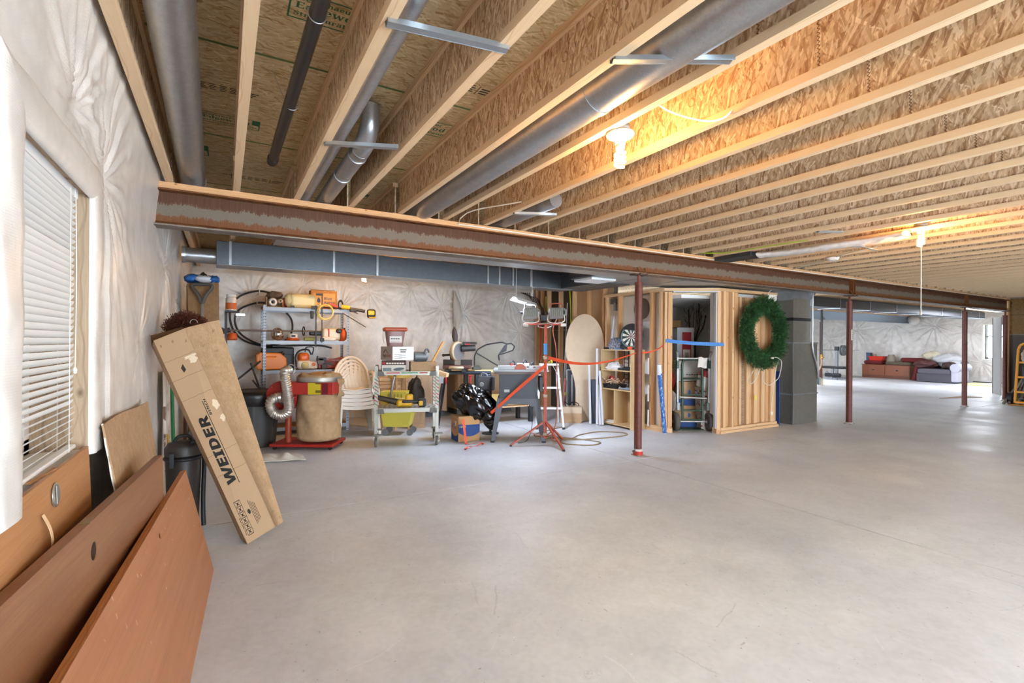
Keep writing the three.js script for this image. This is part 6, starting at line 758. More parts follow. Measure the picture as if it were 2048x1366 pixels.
  const cb = wthing('cable_bundle', 'black cable bundle hanging at the top of the stud wall', 'cables', [5.4, 1.7, -8.3]); for (let i = 0; i < 5; i++) part(cb, 'cable', tube([[5.1 + i * .05, 2.28, -8.45], [5.3, 2.2 - i * .02, -8.35], [5.42, 2.15 - i * .03, -8.3], [5.44 - i * .01, 1.95, -8.22 + i * .03], [5.45, 1.75 - i * .02, -8.25 + i * .03], [5.46, 1.6, -8.3 + i * .03]], .009, 40, 7), mBlack);
  solo('extension_cord', tube([[3.7, .008, -5.6], [4.0, .008, -5.35], [4.3, .008, -5.5], [4.7, .008, -5.55], [4.95, .008, -5.3], [4.75, .008, -5.15], [4.2, .008, -5.2], [3.85, .008, -5.3], [3.75, .008, -5.1], [3.98, .008, -4.88], [4.2, .008, -4.95], [4.15, .008, -5.15], [3.95, .016, -5.4], [3.7, .008, -5.75], [4.1, .008, -6.0], [4.5, .008, -6.15]], .008, 200, 6), M('#8f7a5c', .6), 'tan extension cord coiled in wide loops on the floor by the tripod', 'cord');
}
{ // open bookshelf
  const t = wthing('bookshelf', 'open pale wooden bookshelf full of clutter at the closet wall', 'bookshelf', [5.33, 0, -5.78]), x0 = 5.19, x1 = 5.47, za = -6.11, zb = -5.44, m = T(ctex(512, 256, wood(601, [202, 172, 128], [150, 116, 74], 36, 0, 512, 256, .14), .6, .3), .6);
  part(t, 'side_panel', b2(x0, x1, 0, 1.19, za, za + .016, 'y'), m); part(t, 'side_panel', b2(x0, x1, 0, 1.19, zb - .016, zb, 'y'), m); part(t, 'divider', b2(x0 + .01, x1, .02, .56, -5.82, -5.804, 'y'), m); for (const y of [1.175, .86, .565, .03]) part(t, 'shelf', b2(x0, x1, y, y + .016, za + .016, zb - .016, 'z'), m); part(t, 'back_panel', b2(x1, x1 + .006, 0, .56, za, zb, 'y'), m);
  // on top
  const d = wthing('dartboard', 'dartboard leaning on top of the bookshelf', 'dartboard', [5.38, 1.192, -5.62]); const face = T(ctex(256, 256, (k) => { k.fillStyle = '#1a2a2a'; k.fillRect(0, 0, 256, 256); for (let i = 0; i < 20; i++) for (const [r0, r1, j] of [[0, 100, 0], [96, 106, 1], [54, 62, 1]]) { k.fillStyle = j ? (i % 2 ? '#2f6a5a' : '#8d9a94') : (i % 2 ? '#22282a' : '#e2ddd0'); k.beginPath(); k.arc(128, 128, r1, i * .31416, (i + 1) * .31416); k.arc(128, 128, r0, (i + 1) * .31416, i * .31416, true); k.fill(); } k.fillStyle = '#b33'; k.beginPath(); k.arc(128, 128, 7, 0, 6.3); k.fill(); k.strokeStyle = '#cfd6d6'; k.lineWidth = 3; k.beginPath(); k.arc(128, 128, 112, 0, 6.3); k.stroke(); }), .7);
  const dg = new THREE.CircleGeometry(.19, 40).translate(0, 0, .013).rotateY(-Math.PI / 2 + .35).rotateZ(-.12); part(d, 'target_face', dg.translate(5.37, 1.39, -5.62), face); part(d, 'rim', lathe([[.188, -.012], [.2, -.012], [.2, .012], [.188, .012]], 40).rotateX(Math.PI / 2).rotateY(-Math.PI / 2 + .35).rotateZ(-.12).translate(5.37, 1.39, -5.62), M('#24423c', .5)); part(d, 'backing', cyl([5.38, 1.39, -5.62], [5.395, 1.392, -5.625], .188, .188, 40), mBlack);
  const cl = wthing('camouflage_cloth', 'grey camouflage cloth heaped on the bookshelf', 'cloth', [5.3, 1.192, -5.93]), q = lattice(16, 611); part(cl, 'cloth', grid(40, 24, (u, v) => { const a = u * 6.2832, p = v * 1.62, r = .75 + .5 * q(u * 16, v * 6); return [5.32 + .1 * r * Math.sin(p) * Math.cos(a), 1.192 + .17 * r * Math.cos(p), -5.92 + .13 * r * Math.sin(p) * Math.sin(a), u, v]; }), T(dtex(64, (u, v) => { const s = nA(u * 16, v * 16) > .5 ? 150 : 86; return [s, s + 3, s + 14]; }, .3, .3), .9));
  solo('clear_tube', cyl([5.3, 1.2, -6.0], [5.43, 1.72, -6.08], .03, .006, 14), M('#cfd6dc', .2), 'clear pointed plastic tube standing at the bookshelf left end', 'tube'); solo('safety_goggles', rb(.06, .03, .11, 5.24, 1.208, -6.03, .013), mBlack, 'black goggles at the left end of the bookshelf top', 'goggles');
  const oc = wthing('orange_tape_roll', 'orange tape roll on the bookshelf top front edge', 'tape roll', [5.23, 1.192, -5.5]); part(oc, 'roll', lathe([[.015, 0], [.034, 0], [.034, .045], [.015, .045], [.015, 0]], 22, 5.24, 1.192, -5.52), M('#e8542e', .5)); part(oc, 'core', cyl([5.24, 1.192, -5.52], [5.24, 1.236, -5.52], .015), mCard);
  solo('blue_marker', bar([5.22, 1.2, -5.82], [5.23, 1.2, -5.68], .014, .014), M('#3f7fb8', .5), 'blue marker pen lying on the bookshelf top', 'pen'); solo('blue_plug', rb(.03, .03, .03, 5.3, 1.33, -5.78, .008), M('#3a5fae', .5), 'small blue plug hooked to the dartboard edge', 'plug');
  const pb = wthing('plastic_bundle', 'white plastic bag bundle on the upper bookshelf shelf', 'bag', [5.3, .877, -5.9]); part(pb, 'bag', grid(36, 16, (u, v) => { const a = u * 6.2832, p = v * 1.62, r = .7 + .6 * q(u * 16 + 3, v * 7); return [5.3 + .07 * r * Math.sin(p) * Math.cos(a), .877 + .1 * r * Math.cos(p), -5.92 + .16 * r * Math.sin(p) * Math.sin(a), u, v]; }), M('#d9d9d8', .35)); solo('dark_tools', mg(rb(.08, .05, .16, 5.28, .904, -5.6, .015), rb(.05, .03, .1, 5.25, .892, -5.72, .01)), mDark, 'dark hand tools beside the spray can on the bookshelf', 'tools');
  const sp = wthing('spray_can', 'yellow and black spray can on the upper bookshelf shelf', 'spray can', [5.36, .877, -5.6]); part(sp, 'can', cyl([5.38, .877, -5.63], [5.38, .97, -5.63], .024, .024, 18), M('#c9d62e', .4)); part(sp, 'upper_can', cyl([5.38, .97, -5.63], [5.38, 1.02, -5.63], .024, .022, 18), mBlack); part(sp, 'cap', cyl([5.38, 1.02, -5.63], [5.38, 1.045, -5.63], .012), mWhite);
  const tr = wthing('tool_tray', 'black tray heaped with rope and red tools on the lower bookshelf shelf', 'tray', [5.31, .582, -5.92]); part(tr, 'tray', hexa([[5.22, .582, -5.78], [5.4, .582, -5.78], [5.4, .582, -6.07], [5.22, .582, -6.07], [5.2, .65, -5.76], [5.42, .65, -5.76], [5.42, .65, -6.08], [5.2, .65, -6.08]]), mBlack); seed(621); const hp = []; for (let i = 0; i < 26; i++) { const x = rr(5.22, 5.4), z = rr(-6.05, -5.8), y = .66 + rr(0, .06); hp.push(tube([[x, y - .02, z], [x + rr(-.04, .04), y + .025, z + rr(-.05, .05)], [x + rr(-.06, .06), y, z + rr(-.08, .08)]], .008, 8, 5)); } part(tr, 'rope_heap', hp, M('#c9a88c', .8)).userData.kind = 'stuff'; part(tr, 'red_pliers', [tube([[5.26, .71, -5.98], [5.25, .75, -5.92], [5.26, .72, -5.86]], .013, 16, 7)], M('#b5282c', .45)); part(tr, 'red_cutter', tube([[5.3, .73, -6.04], [5.28, .77, -5.98], [5.29, .74, -5.93]], .012, 16, 7), M('#9c2430', .45));
  solo('work_gloves', mg(rb(.13, .03, .16, 5.28, .6, -5.56, .014), rb(.06, .025, .12, 5.24, .597, -5.68, .012)), M('#8a949c', .8), 'grey work gloves on the lower bookshelf shelf', 'gloves'); solo('long_screwdriver', cyl([5.28, .6, -5.8], [5.25, .615, -5.74], .008), M('#d8d0b8', .5), 'short pale screwdriver before the black tool tray', 'screwdriver'); solo('white_offcuts', mg(b2(5.22, 5.4, .047, .06, -6.05, -5.85), ro(bx(.05, .012, .2), 0, .2).translate(5.3, .068, -5.98)), M('#e8e2d4', .6), 'white board offcuts in the bookshelf bottom left cell', 'offcuts');
  const gr = wthing('small_ladder_rack', 'narrow dark wooden rack behind the bookshelf shelves', 'rack', [5.47, .58, -5.85]); for (const z of [-5.9, -5.8]) part(gr, 'upright', b2(5.479, 5.488, .0, 1.17, z - .006, z + .006), M('#4a2a20', .6)); for (let i = 0; i < 9; i++) part(gr, 'rung', b2(5.479, 5.486, .6 + i * .062, .61 + i * .062, -5.9, -5.8), M('#4a2a20', .6));
  const hn = wthing('wall_box', 'grey steel electrical bracket fixed between closet studs', 'bracket', [5.55, 1.85, -6.18]); part(hn, 'plate', b2(5.53, 5.583, 1.93, 2.02, -6.28, -6.14), M('#5c6166', .4, .5)); part(hn, 'arm', b2(5.52, 5.583, 1.82, 1.95, -6.2, -6.15), M('#8b9094', .4, .5));
  const ht = wthing('round_wall_hat', 'round grey brown straw disc hanging on the closet wall behind the post', 'disc', [5.55, 1.66, -5.62]); part(ht, 'disc', lathe([[0, .03], [.08, .028], [.16, .006], [.165, 0], [0, 0]], 34).rotateZ(Math.PI / 2).translate(5.576, 1.82, -5.62), M('#6d6258', .85)); part(ht, 'nail', cyl([5.53, 1.98, -5.62], [5.585, 1.98, -5.62], .003), mSteel);
  for (const [y, i] of [[.95, 0], [.55, 1], [.18, 2]]) solo('white_pipe', cyl([5.46, y - .12, -5.36], [5.46, y + .12, -5.355], .012, .012, 10), mWhite, ['top', 'middle', 'bottom'][i] + ' short white plastic pipe hanging right of the bookshelf', 'pipe', 'short white pipes');
}
{ // blue wrapped pole and tape
  const t = wthing('wrapped_pole', 'blue and white plastic wrapped pole leaning by the closet door', 'pole', [5.43, 0, -5.06]); part(t, 'wrap', cyl([5.455, .01, -5.03], [5.38, .86, -5.06], .03, .034, 16), T(ctex(64, 256, (k, w, h) => { k.fillStyle = '#2f62a8'; k.fillRect(0, 0, w, h); seed(631); for (let i = 0; i < 60; i++) { k.globalAlpha = rr(.3, .9); k.fillStyle = R() < .7 ? '#dfe8f2' : '#1d3f78'; k.fillRect(R() * w, R() * h, rr(2, 6), rr(4, 26)); } k.globalAlpha = 1; }, .1, .5), .4)); part(t, 'clear_top', cyl([5.38, .84, -5.06], [5.372, .985, -5.062], .034, .03, 14), M('#dfe4ea', .3)); part(t, 'bottom_cap', cyl([5.456, 0, -5.03], [5.455, .02, -5.03], .026), mWhite);
  const d = Math.atan2(-(CB[1] - CA[1]), CB[0] - CA[0]), L = Math.hypot(CB[0] - CA[0], CB[1] - CA[1]); const s = thing('blue_tape', 'strip of blue painter tape stretched across the closet doorway', 'tape', [CA[0], 0, CA[1]], d); part(s, 'strip', slab(20, 2, (u, v) => [.02 + u * (L + .02), 1.305 - .05 * u + v * .05 - .012 * Math.sin(u * 3.1), .046 + .004 * Math.sin(u * 7), u, v], .001), M('#3a7ec6', .6, 0, { side: THREE.DoubleSide }));
}
// ================================================================ INSIDE THE CLOSET
{
  const t = thing('hand_truck', 'green hand truck with aluminium handles in the closet doorway', 'hand truck', [6.0, 0, -5.0], F), gn = M('#2d4a3a', .45), al = M('#b9bec0', .35, .7);
  for (const s of [-1, 1]) { part(t, 'side_rail', cyl([s * .145, .16, 0], [s * .15, .98, -.03], .019), gn); part(t, 'handle_rail', cyl([s * .23, .42, .02], [s * .235, 1.1, .02], .017), al); part(t, 'grip', cyl([s * .235, 1.09, .02], [s * .255, 1.17, .06], .018), M('#8f9496', .6)); part(t, 'clamp', rb(.04, .12, .04, s * .235, .98, .02, .008), gn); part(t, 'wheel', lathe([[.03, -.035], [.1, -.042], [.13, -.03], [.135, 0], [.13, .03], [.1, .042], [.03, .035]], 28).rotateZ(Math.PI / 2).translate(s * .25, .135, .0), M('#5e5a55', .8)); part(t, 'wheel_hub', cyl([s * .25 - .045, .135, 0], [s * .25 + .045, .135, 0], .03), mSteel); part(t, 'fender_bracket', rb(.05, .12, .04, s * .22, .36, .02, .01), M('#8b908f', .4, .5)); }
  for (const y of [.88, .77, .53, .3, .16]) part(t, 'crossbar', cyl([-.15, y - (y > .8 ? .11 : 0), 0], [.15, y - (y > .8 ? .11 : 0), 0], .012), gn); part(t, 'hoop', tube([[-.15, .98, -.03], [-.13, 1.03, -.03], [-.08, 1.05, -.03], [.08, 1.05, -.03], [.13, 1.03, -.03], [.15, .98, -.03]], .017, 40, 8), gn); part(t, 'handle_bar', cyl([-.23, 1.07, .02], [.23, 1.07, .02], .013), al); part(t, 'axle', cyl([-.26, .135, 0], [.26, .135, 0], .01), mSteel); part(t, 'toe_plate', rb(.36, .01, .2, 0, .012, -.1, .003, 1), gn); part(t, 'strut', cyl([-.2, .5, .02], [.2, .48, .02], .012), al); part(t, 'white_rag', slab(6, 8, (u, v) => [.06 + u * .13, 1.085 - v * .15 + .01 * Math.sin(u * 6), .045 + .01 * Math.sin(u * 8 + v * 5), u, v], .004), mWhite, 'white rag over the bar');
  const box = (name, label, x, y, z, w, h, dp, m, turn = F) => { const o = thing(name, label, 'box', [x, y, z], turn); part(o, 'body', rb(w, h, dp, 0, h / 2, 0, .004, 1), m); return o; };
  const blueBand = (o, w, h, dp) => { part(o, 'blue_band', bx(w + .002, h * .26, dp + .002, 0, h * .14, 0), M('#2b4f8c', .7)); part(o, 'drop_logo', ext((() => { const s = new THREE.Shape(); s.moveTo(0, .05); s.quadraticCurveTo(.04, 0, 0, -.03); s.quadraticCurveTo(-.04, 0, 0, .05); return s; })(), .002).translate(.05, h * .55, dp / 2 + .001), M('#2f5fa8', .7)); part(o, 'packing_tape', bx(.05, h + .002, dp + .001, -.02, h / 2, 0), M('#b98b58', .4)); };
  blueBand(box('meal_carton', 'lower brown and blue carton behind the hand truck', 6.22, 0, -5.38, .36, .33, .3, mCard), .36, .33, .3); blueBand(box('meal_carton', 'upper brown and blue carton behind the hand truck', 6.26, .333, -5.4, .3, .36, .28, mCard), .3, .36, .28);
  const wb = box('white_carton', 'wide white carton with a printed line resting on the brown cartons', 6.4, .7, -5.42, .5, .32, .3, M('#d3d0cb', .7), F + .1); part(wb, 'printed_line', plate(.4, .05, .08, .1, .152), T(ctex(256, 32, (k, w, h) => { k.fillStyle = '#d3d0cb'; k.fillRect(0, 0, w, h); k.fillStyle = '#3a3a3a'; for (let i = 0; i < 9; i++) k.fillRect(8 + i * 26, 8 + (i % 2) * 3, 20, 9); }), .7));
  const tall = box('tall_white_carton', 'tall white carton with a red panel inside the closet', 6.62, 0, -5.72, .28, 1.55, .24, M('#c9cbce', .7)); part(tall, 'red_panel', plate(.15, .95, .02, 1.0, .122), T(ctex(64, 400, (k, w, h) => { k.fillStyle = '#a81c22'; k.fillRect(0, 0, w, h); k.fillStyle = '#c9b8ae'; k.fillRect(6, 120, w - 12, 170); k.fillStyle = '#9c8f86'; k.fillRect(20, 140, 24, 150); k.fillStyle = '#e8dcd6'; for (const y of [64, 78, 330, 352]) k.fillRect(14, y, 36, 6); }), .6));
  const ln = thing('leaning_board', 'grey white flat board leaning at the right inside the closet', 'board', [6.72, 0, -5.3], F); part(ln, 'panel', hexa([[-.02, 0, .12], [.24, 0, .12], [.24, 0, .08], [-.02, 0, .08], [.0, 1.75, -.02], [.2, 1.7, -.02], [.2, 1.7, -.06], [.0, 1.75, -.06]].map(([x, y, z]) => [x + y * .06, y, z])), M('#b9bcc0', .6)); part(ln, 'wrap_edge', tube([[.0, 1.5, .0], [.06, 1.35, .02], [.05, 1.1, .04], [.02, .9, .05]], .006, 20, 6), M('#e8eaec', .3)); part(ln, 'mark', bx(.03, .04, .003, .2, 1.62, .0), mDark);
  box('brown_carton', 'brown carton on top at the back of the closet', 6.5, 1.555, -5.9, .32, .12, .2, M('#8a6a44', .85)); 
  const br = thing('dry_branches', 'bundle of dark bare branches standing in the closet', 'branches', [6.8, 0, -5.62], F); seed(641); const stem = cyl([0, 0, 0], [.0, 1.35, 0], .014, .01, 8); part(br, 'main_stem', stem, M('#2e2622', .9)); for (let i = 0; i < 14; i++) { const x = rr(-.2, .2), h = rr(1.75, 1.98), k = rr(-.05, .05); part(br, 'branch', tube([[0, 1.3, 0], [x * .4, 1.45, k], [x * .8, 1.62 + rr(-.05, .05), k * 2], [x, h, k * 2 + .02]], .006, 24, 5), M('#2e2622', .9)); } for (let i = 0; i < 16; i++) { const x = rr(-.18, .18), y = rr(1.5, 1.85); part(br, 'twig', tube([[x, y, 0], [x + rr(-.04, .04), y + .05, .01], [x + rr(-.07, .07), y + rr(.08, .13), .02]], .0035, 8, 5), M('#2e2622', .9)); }
  const pl = thing('paint_pail', 'tilted white pail with red band at the right of the closet door', 'pail', [6.3, .0, -5.02], F); part(pl, 'pail', ro(lathe([[0, 0], [.085, 0], [.11, .25], [.105, .255], [.1, .25], [.078, .012], [0, .012]], 30), 0, 0, -.38).translate(-.07, .63, .02), mWhite); part(pl, 'red_band', ro(lathe([[.1025, .16], [.113, .25], [.1135, .252]], 30), 0, 0, -.38).translate(-.07, .63, .02), M('#a8232a', .45)); part(pl, 'support_carton', hexa([[-.09, 0, .1], [.08, 0, .1], [.08, 0, -.1], [-.09, 0, -.1], [-.12, .63, .08], [.1, .63, .08], [.1, .63, -.12], [-.12, .63, -.12]]), T(ctex(128, 256, (k, w, h) => { k.fillStyle = '#cfc6be'; k.fillRect(0, 0, w, h); seed(651); for (let i = 0; i < 30; i++) { k.fillStyle = R() < .5 ? '#8a3a34' : '#4a4444'; k.save(); k.translate(R() * w, R() * h); k.rotate(.3); k.fillRect(0, 0, rr(10, 40), 8); k.restore(); } }, .3, .6), .7), 'printed bag below the pail');
  const rb2 = thing('red_bag', 'bright red bag with tinsel at the left inside the closet', 'bag', [5.92, 0, -5.4], F), q = lattice(16, 661); part(rb2, 'bag', grid(30, 20, (u, v) => { const a = u * 6.2832, p = v * 3.1416, r = .8 + .4 * q(u * 16, v * 6); return [.1 * r * Math.sin(p) * Math.cos(a), .72 + .17 * r * Math.cos(p), .12 * r * Math.sin(p) * Math.sin(a), u, v]; }), M('#a5161a', .4)); seed(662); const ti = []; for (let i = 0; i < 90; i++) { const x = rr(-.12, .12), y = rr(.88, 1.06); ti.push(tube([[x, y, rr(-.05, .08)], [x + rr(-.05, .05), y + rr(-.04, .05), rr(-.05, .1)], [x + rr(-.08, .08), y + rr(-.05, .05), rr(-.05, .1)]], .003, 6, 4)); } part(rb2, 'tinsel', ti, M('#7d7a54', .6)).userData.kind = 'stuff'; part(rb2, 'white_sack', grid(26, 16, (u, v) => { const a = u * 6.2832, p = v * 3.1416, r = .85 + .3 * q(u * 16 + 5, v * 6); return [-.02 + .12 * r * Math.sin(p) * Math.cos(a), .42 + .17 * r * Math.cos(p), .1 + .12 * r * Math.sin(p) * Math.sin(a), u, v]; }), M('#b9b0ac', .7)); part(rb2, 'green_bundle', grid(26, 16, (u, v) => { const a = u * 6.2832, p = v * 3.1416, r = .85 + .3 * q(u * 16 + 9, v * 6); return [.0 + .12 * r * Math.sin(p) * Math.cos(a), .14 + .14 * r * Math.cos(p), .1 + .12 * r * Math.sin(p) * Math.sin(a), u, v]; }), M('#4a5a4c', .5)); part(rb2, 'dark_coat', grid(26, 20, (u, v) => { const a = u * 6.2832, p = v * 3.1416, r = .85 + .3 * q(u * 16 + 2, v * 6); return [-.02 + .1 * r * Math.sin(p) * Math.cos(a), 1.15 + .34 * r * Math.cos(p), -.12 + .09 * r * Math.sin(p) * Math.sin(a), u, v]; }), mBlack);
}
// ================================================================ WREATH
{
  const c = [6.96, 1.455, -4.545], t = wthing('wreath', 'large green artificial fir wreath hanging on the closet wall', 'wreath', [6.96, .87, -4.55]); seed(671);
  part(t, 'wire_ring', mv(tor(.41, .012, 8, 48), ...c), mDark);
  const pos = [], col = []; const put = (p, d, l, w) => { const s = V(rr(-1, 1), rr(-1, 1), rr(-1, 1)).cross(d).normalize().multiplyScalar(w), e = p.clone().addScaledVector(d, l); pos.push(p.x - s.x, p.y - s.y, p.z - s.z, p.x + s.x, p.y + s.y, p.z + s.z, e.x, e.y, e.z); };
  const sp = [[], []]; for (let i = 0; i < 1900; i++) { const a = R() * 6.2832, b = R() * 6.2832, r0 = .04 + .1 * Math.sqrt(R()), cx = Math.cos(a), sy = Math.sin(a), o = V(cx * Math.cos(b), sy * Math.cos(b), Math.abs(Math.sin(b)) * .9), tg = V(-sy, cx, 0), d = o.clone().multiplyScalar(.8).addScaledVector(tg, rr(-.3, 1)).normalize(), p = V(c[0] + cx * .41, c[1] + sy * .41, c[2]).addScaledVector(o, r0 * .55), L = rr(.05, .12); pos.length = 0; for (let k = 0; k < 22; k++) { const f = k / 22, q = p.clone().addScaledVector(d, L * f), n = V(rr(-1, 1), rr(-1, 1), rr(-1, 1)).cross(d).normalize().addScaledVector(d, .8).normalize(); put(q, n, rr(.022, .04), .0032); } sp[R() < .6 ? 0 : 1].push(...pos); }
  ['#1f4825', '#356b39'].forEach((k, i) => { const g = new THREE.BufferGeometry(); g.setAttribute('position', new THREE.Float32BufferAttribute(sp[i], 3)); g.computeVertexNormals(); part(t, 'fir_needles', fin(g), M(k, .6, 0, { side: THREE.DoubleSide })).userData.kind = 'stuff'; });
  part(t, 'dense_core', grid(96, 14, (u, v) => { const a = u * 6.2832, b = v * 6.2832, r = .075 + .014 * Math.sin(a * 23) + .012 * Math.sin(a * 51 + b * 3); return [c[0] + Math.cos(a) * (.41 + r * Math.cos(b)), c[1] + Math.sin(a) * (.41 + r * Math.cos(b)), c[2] + .75 * r * Math.sin(b), u, v]; }), M('#1b3a1e', .9));
  part(t, 'light_cord', tube([[7.05, 1.08, -4.44], [7.12, 1.09, -4.42], [7.2, 1.07, -4.42], [7.3, 1.0, -4.44], [7.34, .8, -4.5], [7.32, .72, -4.55], [7.2, .66, -4.58], [7.02, .74, -4.56], [6.95, .9, -4.5]], .006, 90, 6), mCable); part(t, 'light_cord', tube([[6.7, .9, -4.5], [6.68, .76, -4.55], [6.75, .7, -4.56], [6.84, .78, -4.55], [6.86, .92, -4.5]], .006, 50, 6), mCable); part(t, 'light_cord', tube([[7.24, 1.06, -4.44], [7.3, .9, -4.53], [7.31, .6, -4.57], [7.28, .38, -4.58], [7.27, .24, -4.58]], .006, 60, 6), mCable); part(t, 'plug', [rb(.03, .05, .03, 7.27, .225, -4.58, .008), rb(.045, .03, .03, 7.05, 1.08, -4.43, .008)], mWhite);
  const b = wthing('control_box', 'small white control box on the stud above the wreath', 'control box', [7.29, 1.97, -4.63]); part(b, 'box', rb(.24, .11, .05, 7.3, 2.0, -4.62, .008), M('#e5e0d2', .5)); part(b, 'cover_line', bx(.004, .1, .002, 7.33, 2.0, -4.594), M('#b9b4a6', .6)); part(b, 'wire', tube([[7.2, 2.05, -4.6], [7.25, 2.1, -4.6], [7.34, 2.16, -4.56]], .004, 16, 5), mCable);
  solo('blue_board', mg(b2(7.6, 7.62, 0, .86, -4.95, -4.66)), M('#24407a', .6), 'narrow dark blue board standing between the closet and furnace duct', 'board'); solo('yellow_note', b2(6.93, 7.0, .44, .51, -4.64, -4.636), M('#e2cf6a', .7), 'yellow paper note low on the closet planks below the wreath', 'note');
}
// ================================================================ FAR ROOM
{
  const t = wthing('weight_bench', 'black padded weight bench with grey frame in the far room', 'weight bench', [19.2, 0, -9.6]), g = M('#8d9298', .4, .5); part(t, 'seat_pad', rb(.3, .09, .75, 19.1, .45, -9.65, .03), mBlack); part(t, 'leg_roller', cyl([19.1, .17, -9.95], [19.1, .17, -9.45], .07, .07, 18), mBlack); part(t, 'frame', [bar([19.1, .4, -9.7], [19.1, .02, -9.75], .07, .07), bar([19.1, .3, -9.95], [19.1, .12, -9.75], .05, .05), bar([19.1, .03, -9.95], [19.1, .03, -9.55], .05, .05), bar([19.1, .06, -9.72], [20.0, .06, -10.0], .06, .06)], g); part(t, 'upright', b2(19.97, 20.03, 0, 1.2, -10.07, -9.98), g); part(t, 'upright_cap', b2(19.96, 20.04, 1.05, 1.2, -10.09, -9.96), mDark); part(t, 'foot', b2(19.85, 20.15, 0, .05, -10.25, -9.7), g);
  const b = wthing('barbell', 'barbell with grey weight plates resting on the bench upright', 'barbell', [20.0, .86, -9.8]); part(b, 'bar', cyl([20.06, 1.06, -10.75], [20.06, 1.06, -9.3], .016, .016, 10), mSteel); for (const z of [-9.86, -9.8]) part(b, 'weight_plate', lathe([[.02, -.02], [.2, -.02], [.2, .02], [.16, .02], [.15, .008], [.06, .008], [.05, .02], [.02, .02]], 30).rotateX(Math.PI / 2).translate(20.06, 1.06, z), M('#6d7276', .45, .4));
  const d = wthing('low_dresser', 'low reddish brown two drawer dresser against the far wall', 'dresser', [22.0, 0, -9.2]), br = M('#8a5238', .5); part(d, 'body', b2(21.83, 22.25, .04, .5, -10.0, -8.42), br); part(d, 'top', rb(.46, .02, 1.62, 22.03, .505, -9.21, .006), br); part(d, 'plinth', b2(21.82, 22.2, 0, .1, -9.99, -8.43), M('#7a452e', .5)); for (const z of [-9.6, -8.82]) { const w = part(d, 'drawer', b2(21.81, 21.832, .12, .49, z - .38, z + .38), M('#96593d', .5)); part(w, 'knob', [sph(.022, 21.79, .31, z), bx(.01, .02, .09, 21.8, .31, z)], mDark); }
  const cushion = (label, x, y, z, w, h, dp, col, turn = 0) => { const o = thing('cushion', label, 'cushion', [x, y, z], turn, 'cushions in the far room'); part(o, 'cover', rb(w, h, dp, 0, h / 2, 0, Math.min(h * .42, .06), 3), M(col, .85)); part(o, 'piping', rb(w + .008, .012, dp + .008, 0, h * .5, 0, .005, 1), M('#3a2422', .8)); };
  cushion('dark red flat cushion on the left of the low dresser', 22.05, .517, -9.65, .4, .15, .62, '#6e1f22'); cushion('olive patterned flat cushion on the right of the low dresser', 22.0, .517, -8.8, .42, .12, .8, '#6d6553'); cushion('maroon cushion on the dresser end near the sofa', 22.1, .64, -8.38, .4, .16, .75, '#772627');
  const rt = wthing('red_tray', 'bright red plastic tub on the dark red cushion', 'tub', [22.05, .667, -9.55]); part(rt, 'tub', hexa([[21.9, .667, -9.36], [22.15, .667, -9.36], [22.15, .667, -9.76], [21.9, .667, -9.76], [21.86, .82, -9.3], [22.2, .82, -9.3], [22.2, .82, -9.8], [21.86, .82, -9.8]]), M('#d8331c', .4)); part(rt, 'rim', rb(.36, .02, .53, 22.03, .825, -9.55, .008), M('#d8331c', .4));
  const bk = wthing('blue_canister', 'blue grey canister behind the red tub', 'canister', [22.12, .667, -9.78]); part(bk, 'body', rb(.16, .27, .16, 22.12, .805, -9.88, .02), M('#4a5f80', .5)); part(bk, 'lid', rb(.17, .03, .17, 22.12, .95, -9.88, .01), M('#3c4d68', .5)); solo('amber_jar', cyl([22.16, .667, -9.72], [22.16, .9, -9.72], .07, .07, 16), M('#a89a78', .4), 'pale jar standing behind the red tub', 'jar');
  const ls = wthing('lamp_shade', 'grey tapered lamp shade on the low dresser', 'lamp shade', [22.05, .637, -9.05]); part(ls, 'shade', cyl([22.1, .637, -9.12], [22.1, .9, -9.12], .16, .09, 24, true), M('#9a9284', .8, 0, { side: THREE.DoubleSide })); part(ls, 'top_ring', mv(ro(tor(.09, .006, 6, 22), Math.PI / 2), 22.1, .9, -9.12), mSteel);
  const bo = wthing('red_bolster', 'dark red bolster standing between the dresser and sofa', 'bolster', [21.3, 0, -8.1]); part(bo, 'roll', cyl([21.25, .02, -8.06], [21.3, .52, -7.98], .085, .085, 20), M('#6b1f24', .8)); part(bo, 'end_cap', sph(.085, 21.3, .52, -7.98, 1, .4, 1), M('#6b1f24', .8));
  const s = wthing('sofa', 'grey armchair sofa heaped with blankets by the far wall', 'sofa', [21.5, 0, -7.4]), gy = M('#55535c', .9), lt = M('#b9bccb', .85); part(s, 'base', rb(.9, .26, .95, 21.45, .16, -7.42, .03), gy); part(s, 'seat_cushion', rb(.92, .18, .92, 21.42, .37, -7.42, .06, 3), M('#5e5c66', .9)); part(s, 'arm', [rb(.95, .42, .2, 21.45, .25, -6.86, .05), cyl([20.98, .52, -6.84], [21.95, .52, -6.84], .14, .14, 22)], lt); part(s, 'arm_front', cyl([20.965, .5, -6.84], [20.98, .5, -6.84], .13, .13, 22), lt); part(s, 'backrest', rb(.25, .5, 1.15, 21.95, .5, -7.38, .08, 3), gy); part(s, 'skirt', b2(20.99, 21.0, .02, .3, -7.9, -6.9), gy);
  const q = lattice(16, 681); const lump = (name, label, cat, x, y, z, a, b, c2, col, o) => solo(name, grid(36, 22, (u, v) => { const th = u * 6.2832, p = v * 3.1416, r = .78 + .45 * q(u * 16 + o, v * 7); return [x + a * r * Math.sin(p) * Math.cos(th), y + b * r * Math.cos(p), z + c2 * r * Math.sin(p) * Math.sin(th), u, v]; }), M(col, .8), label, cat);
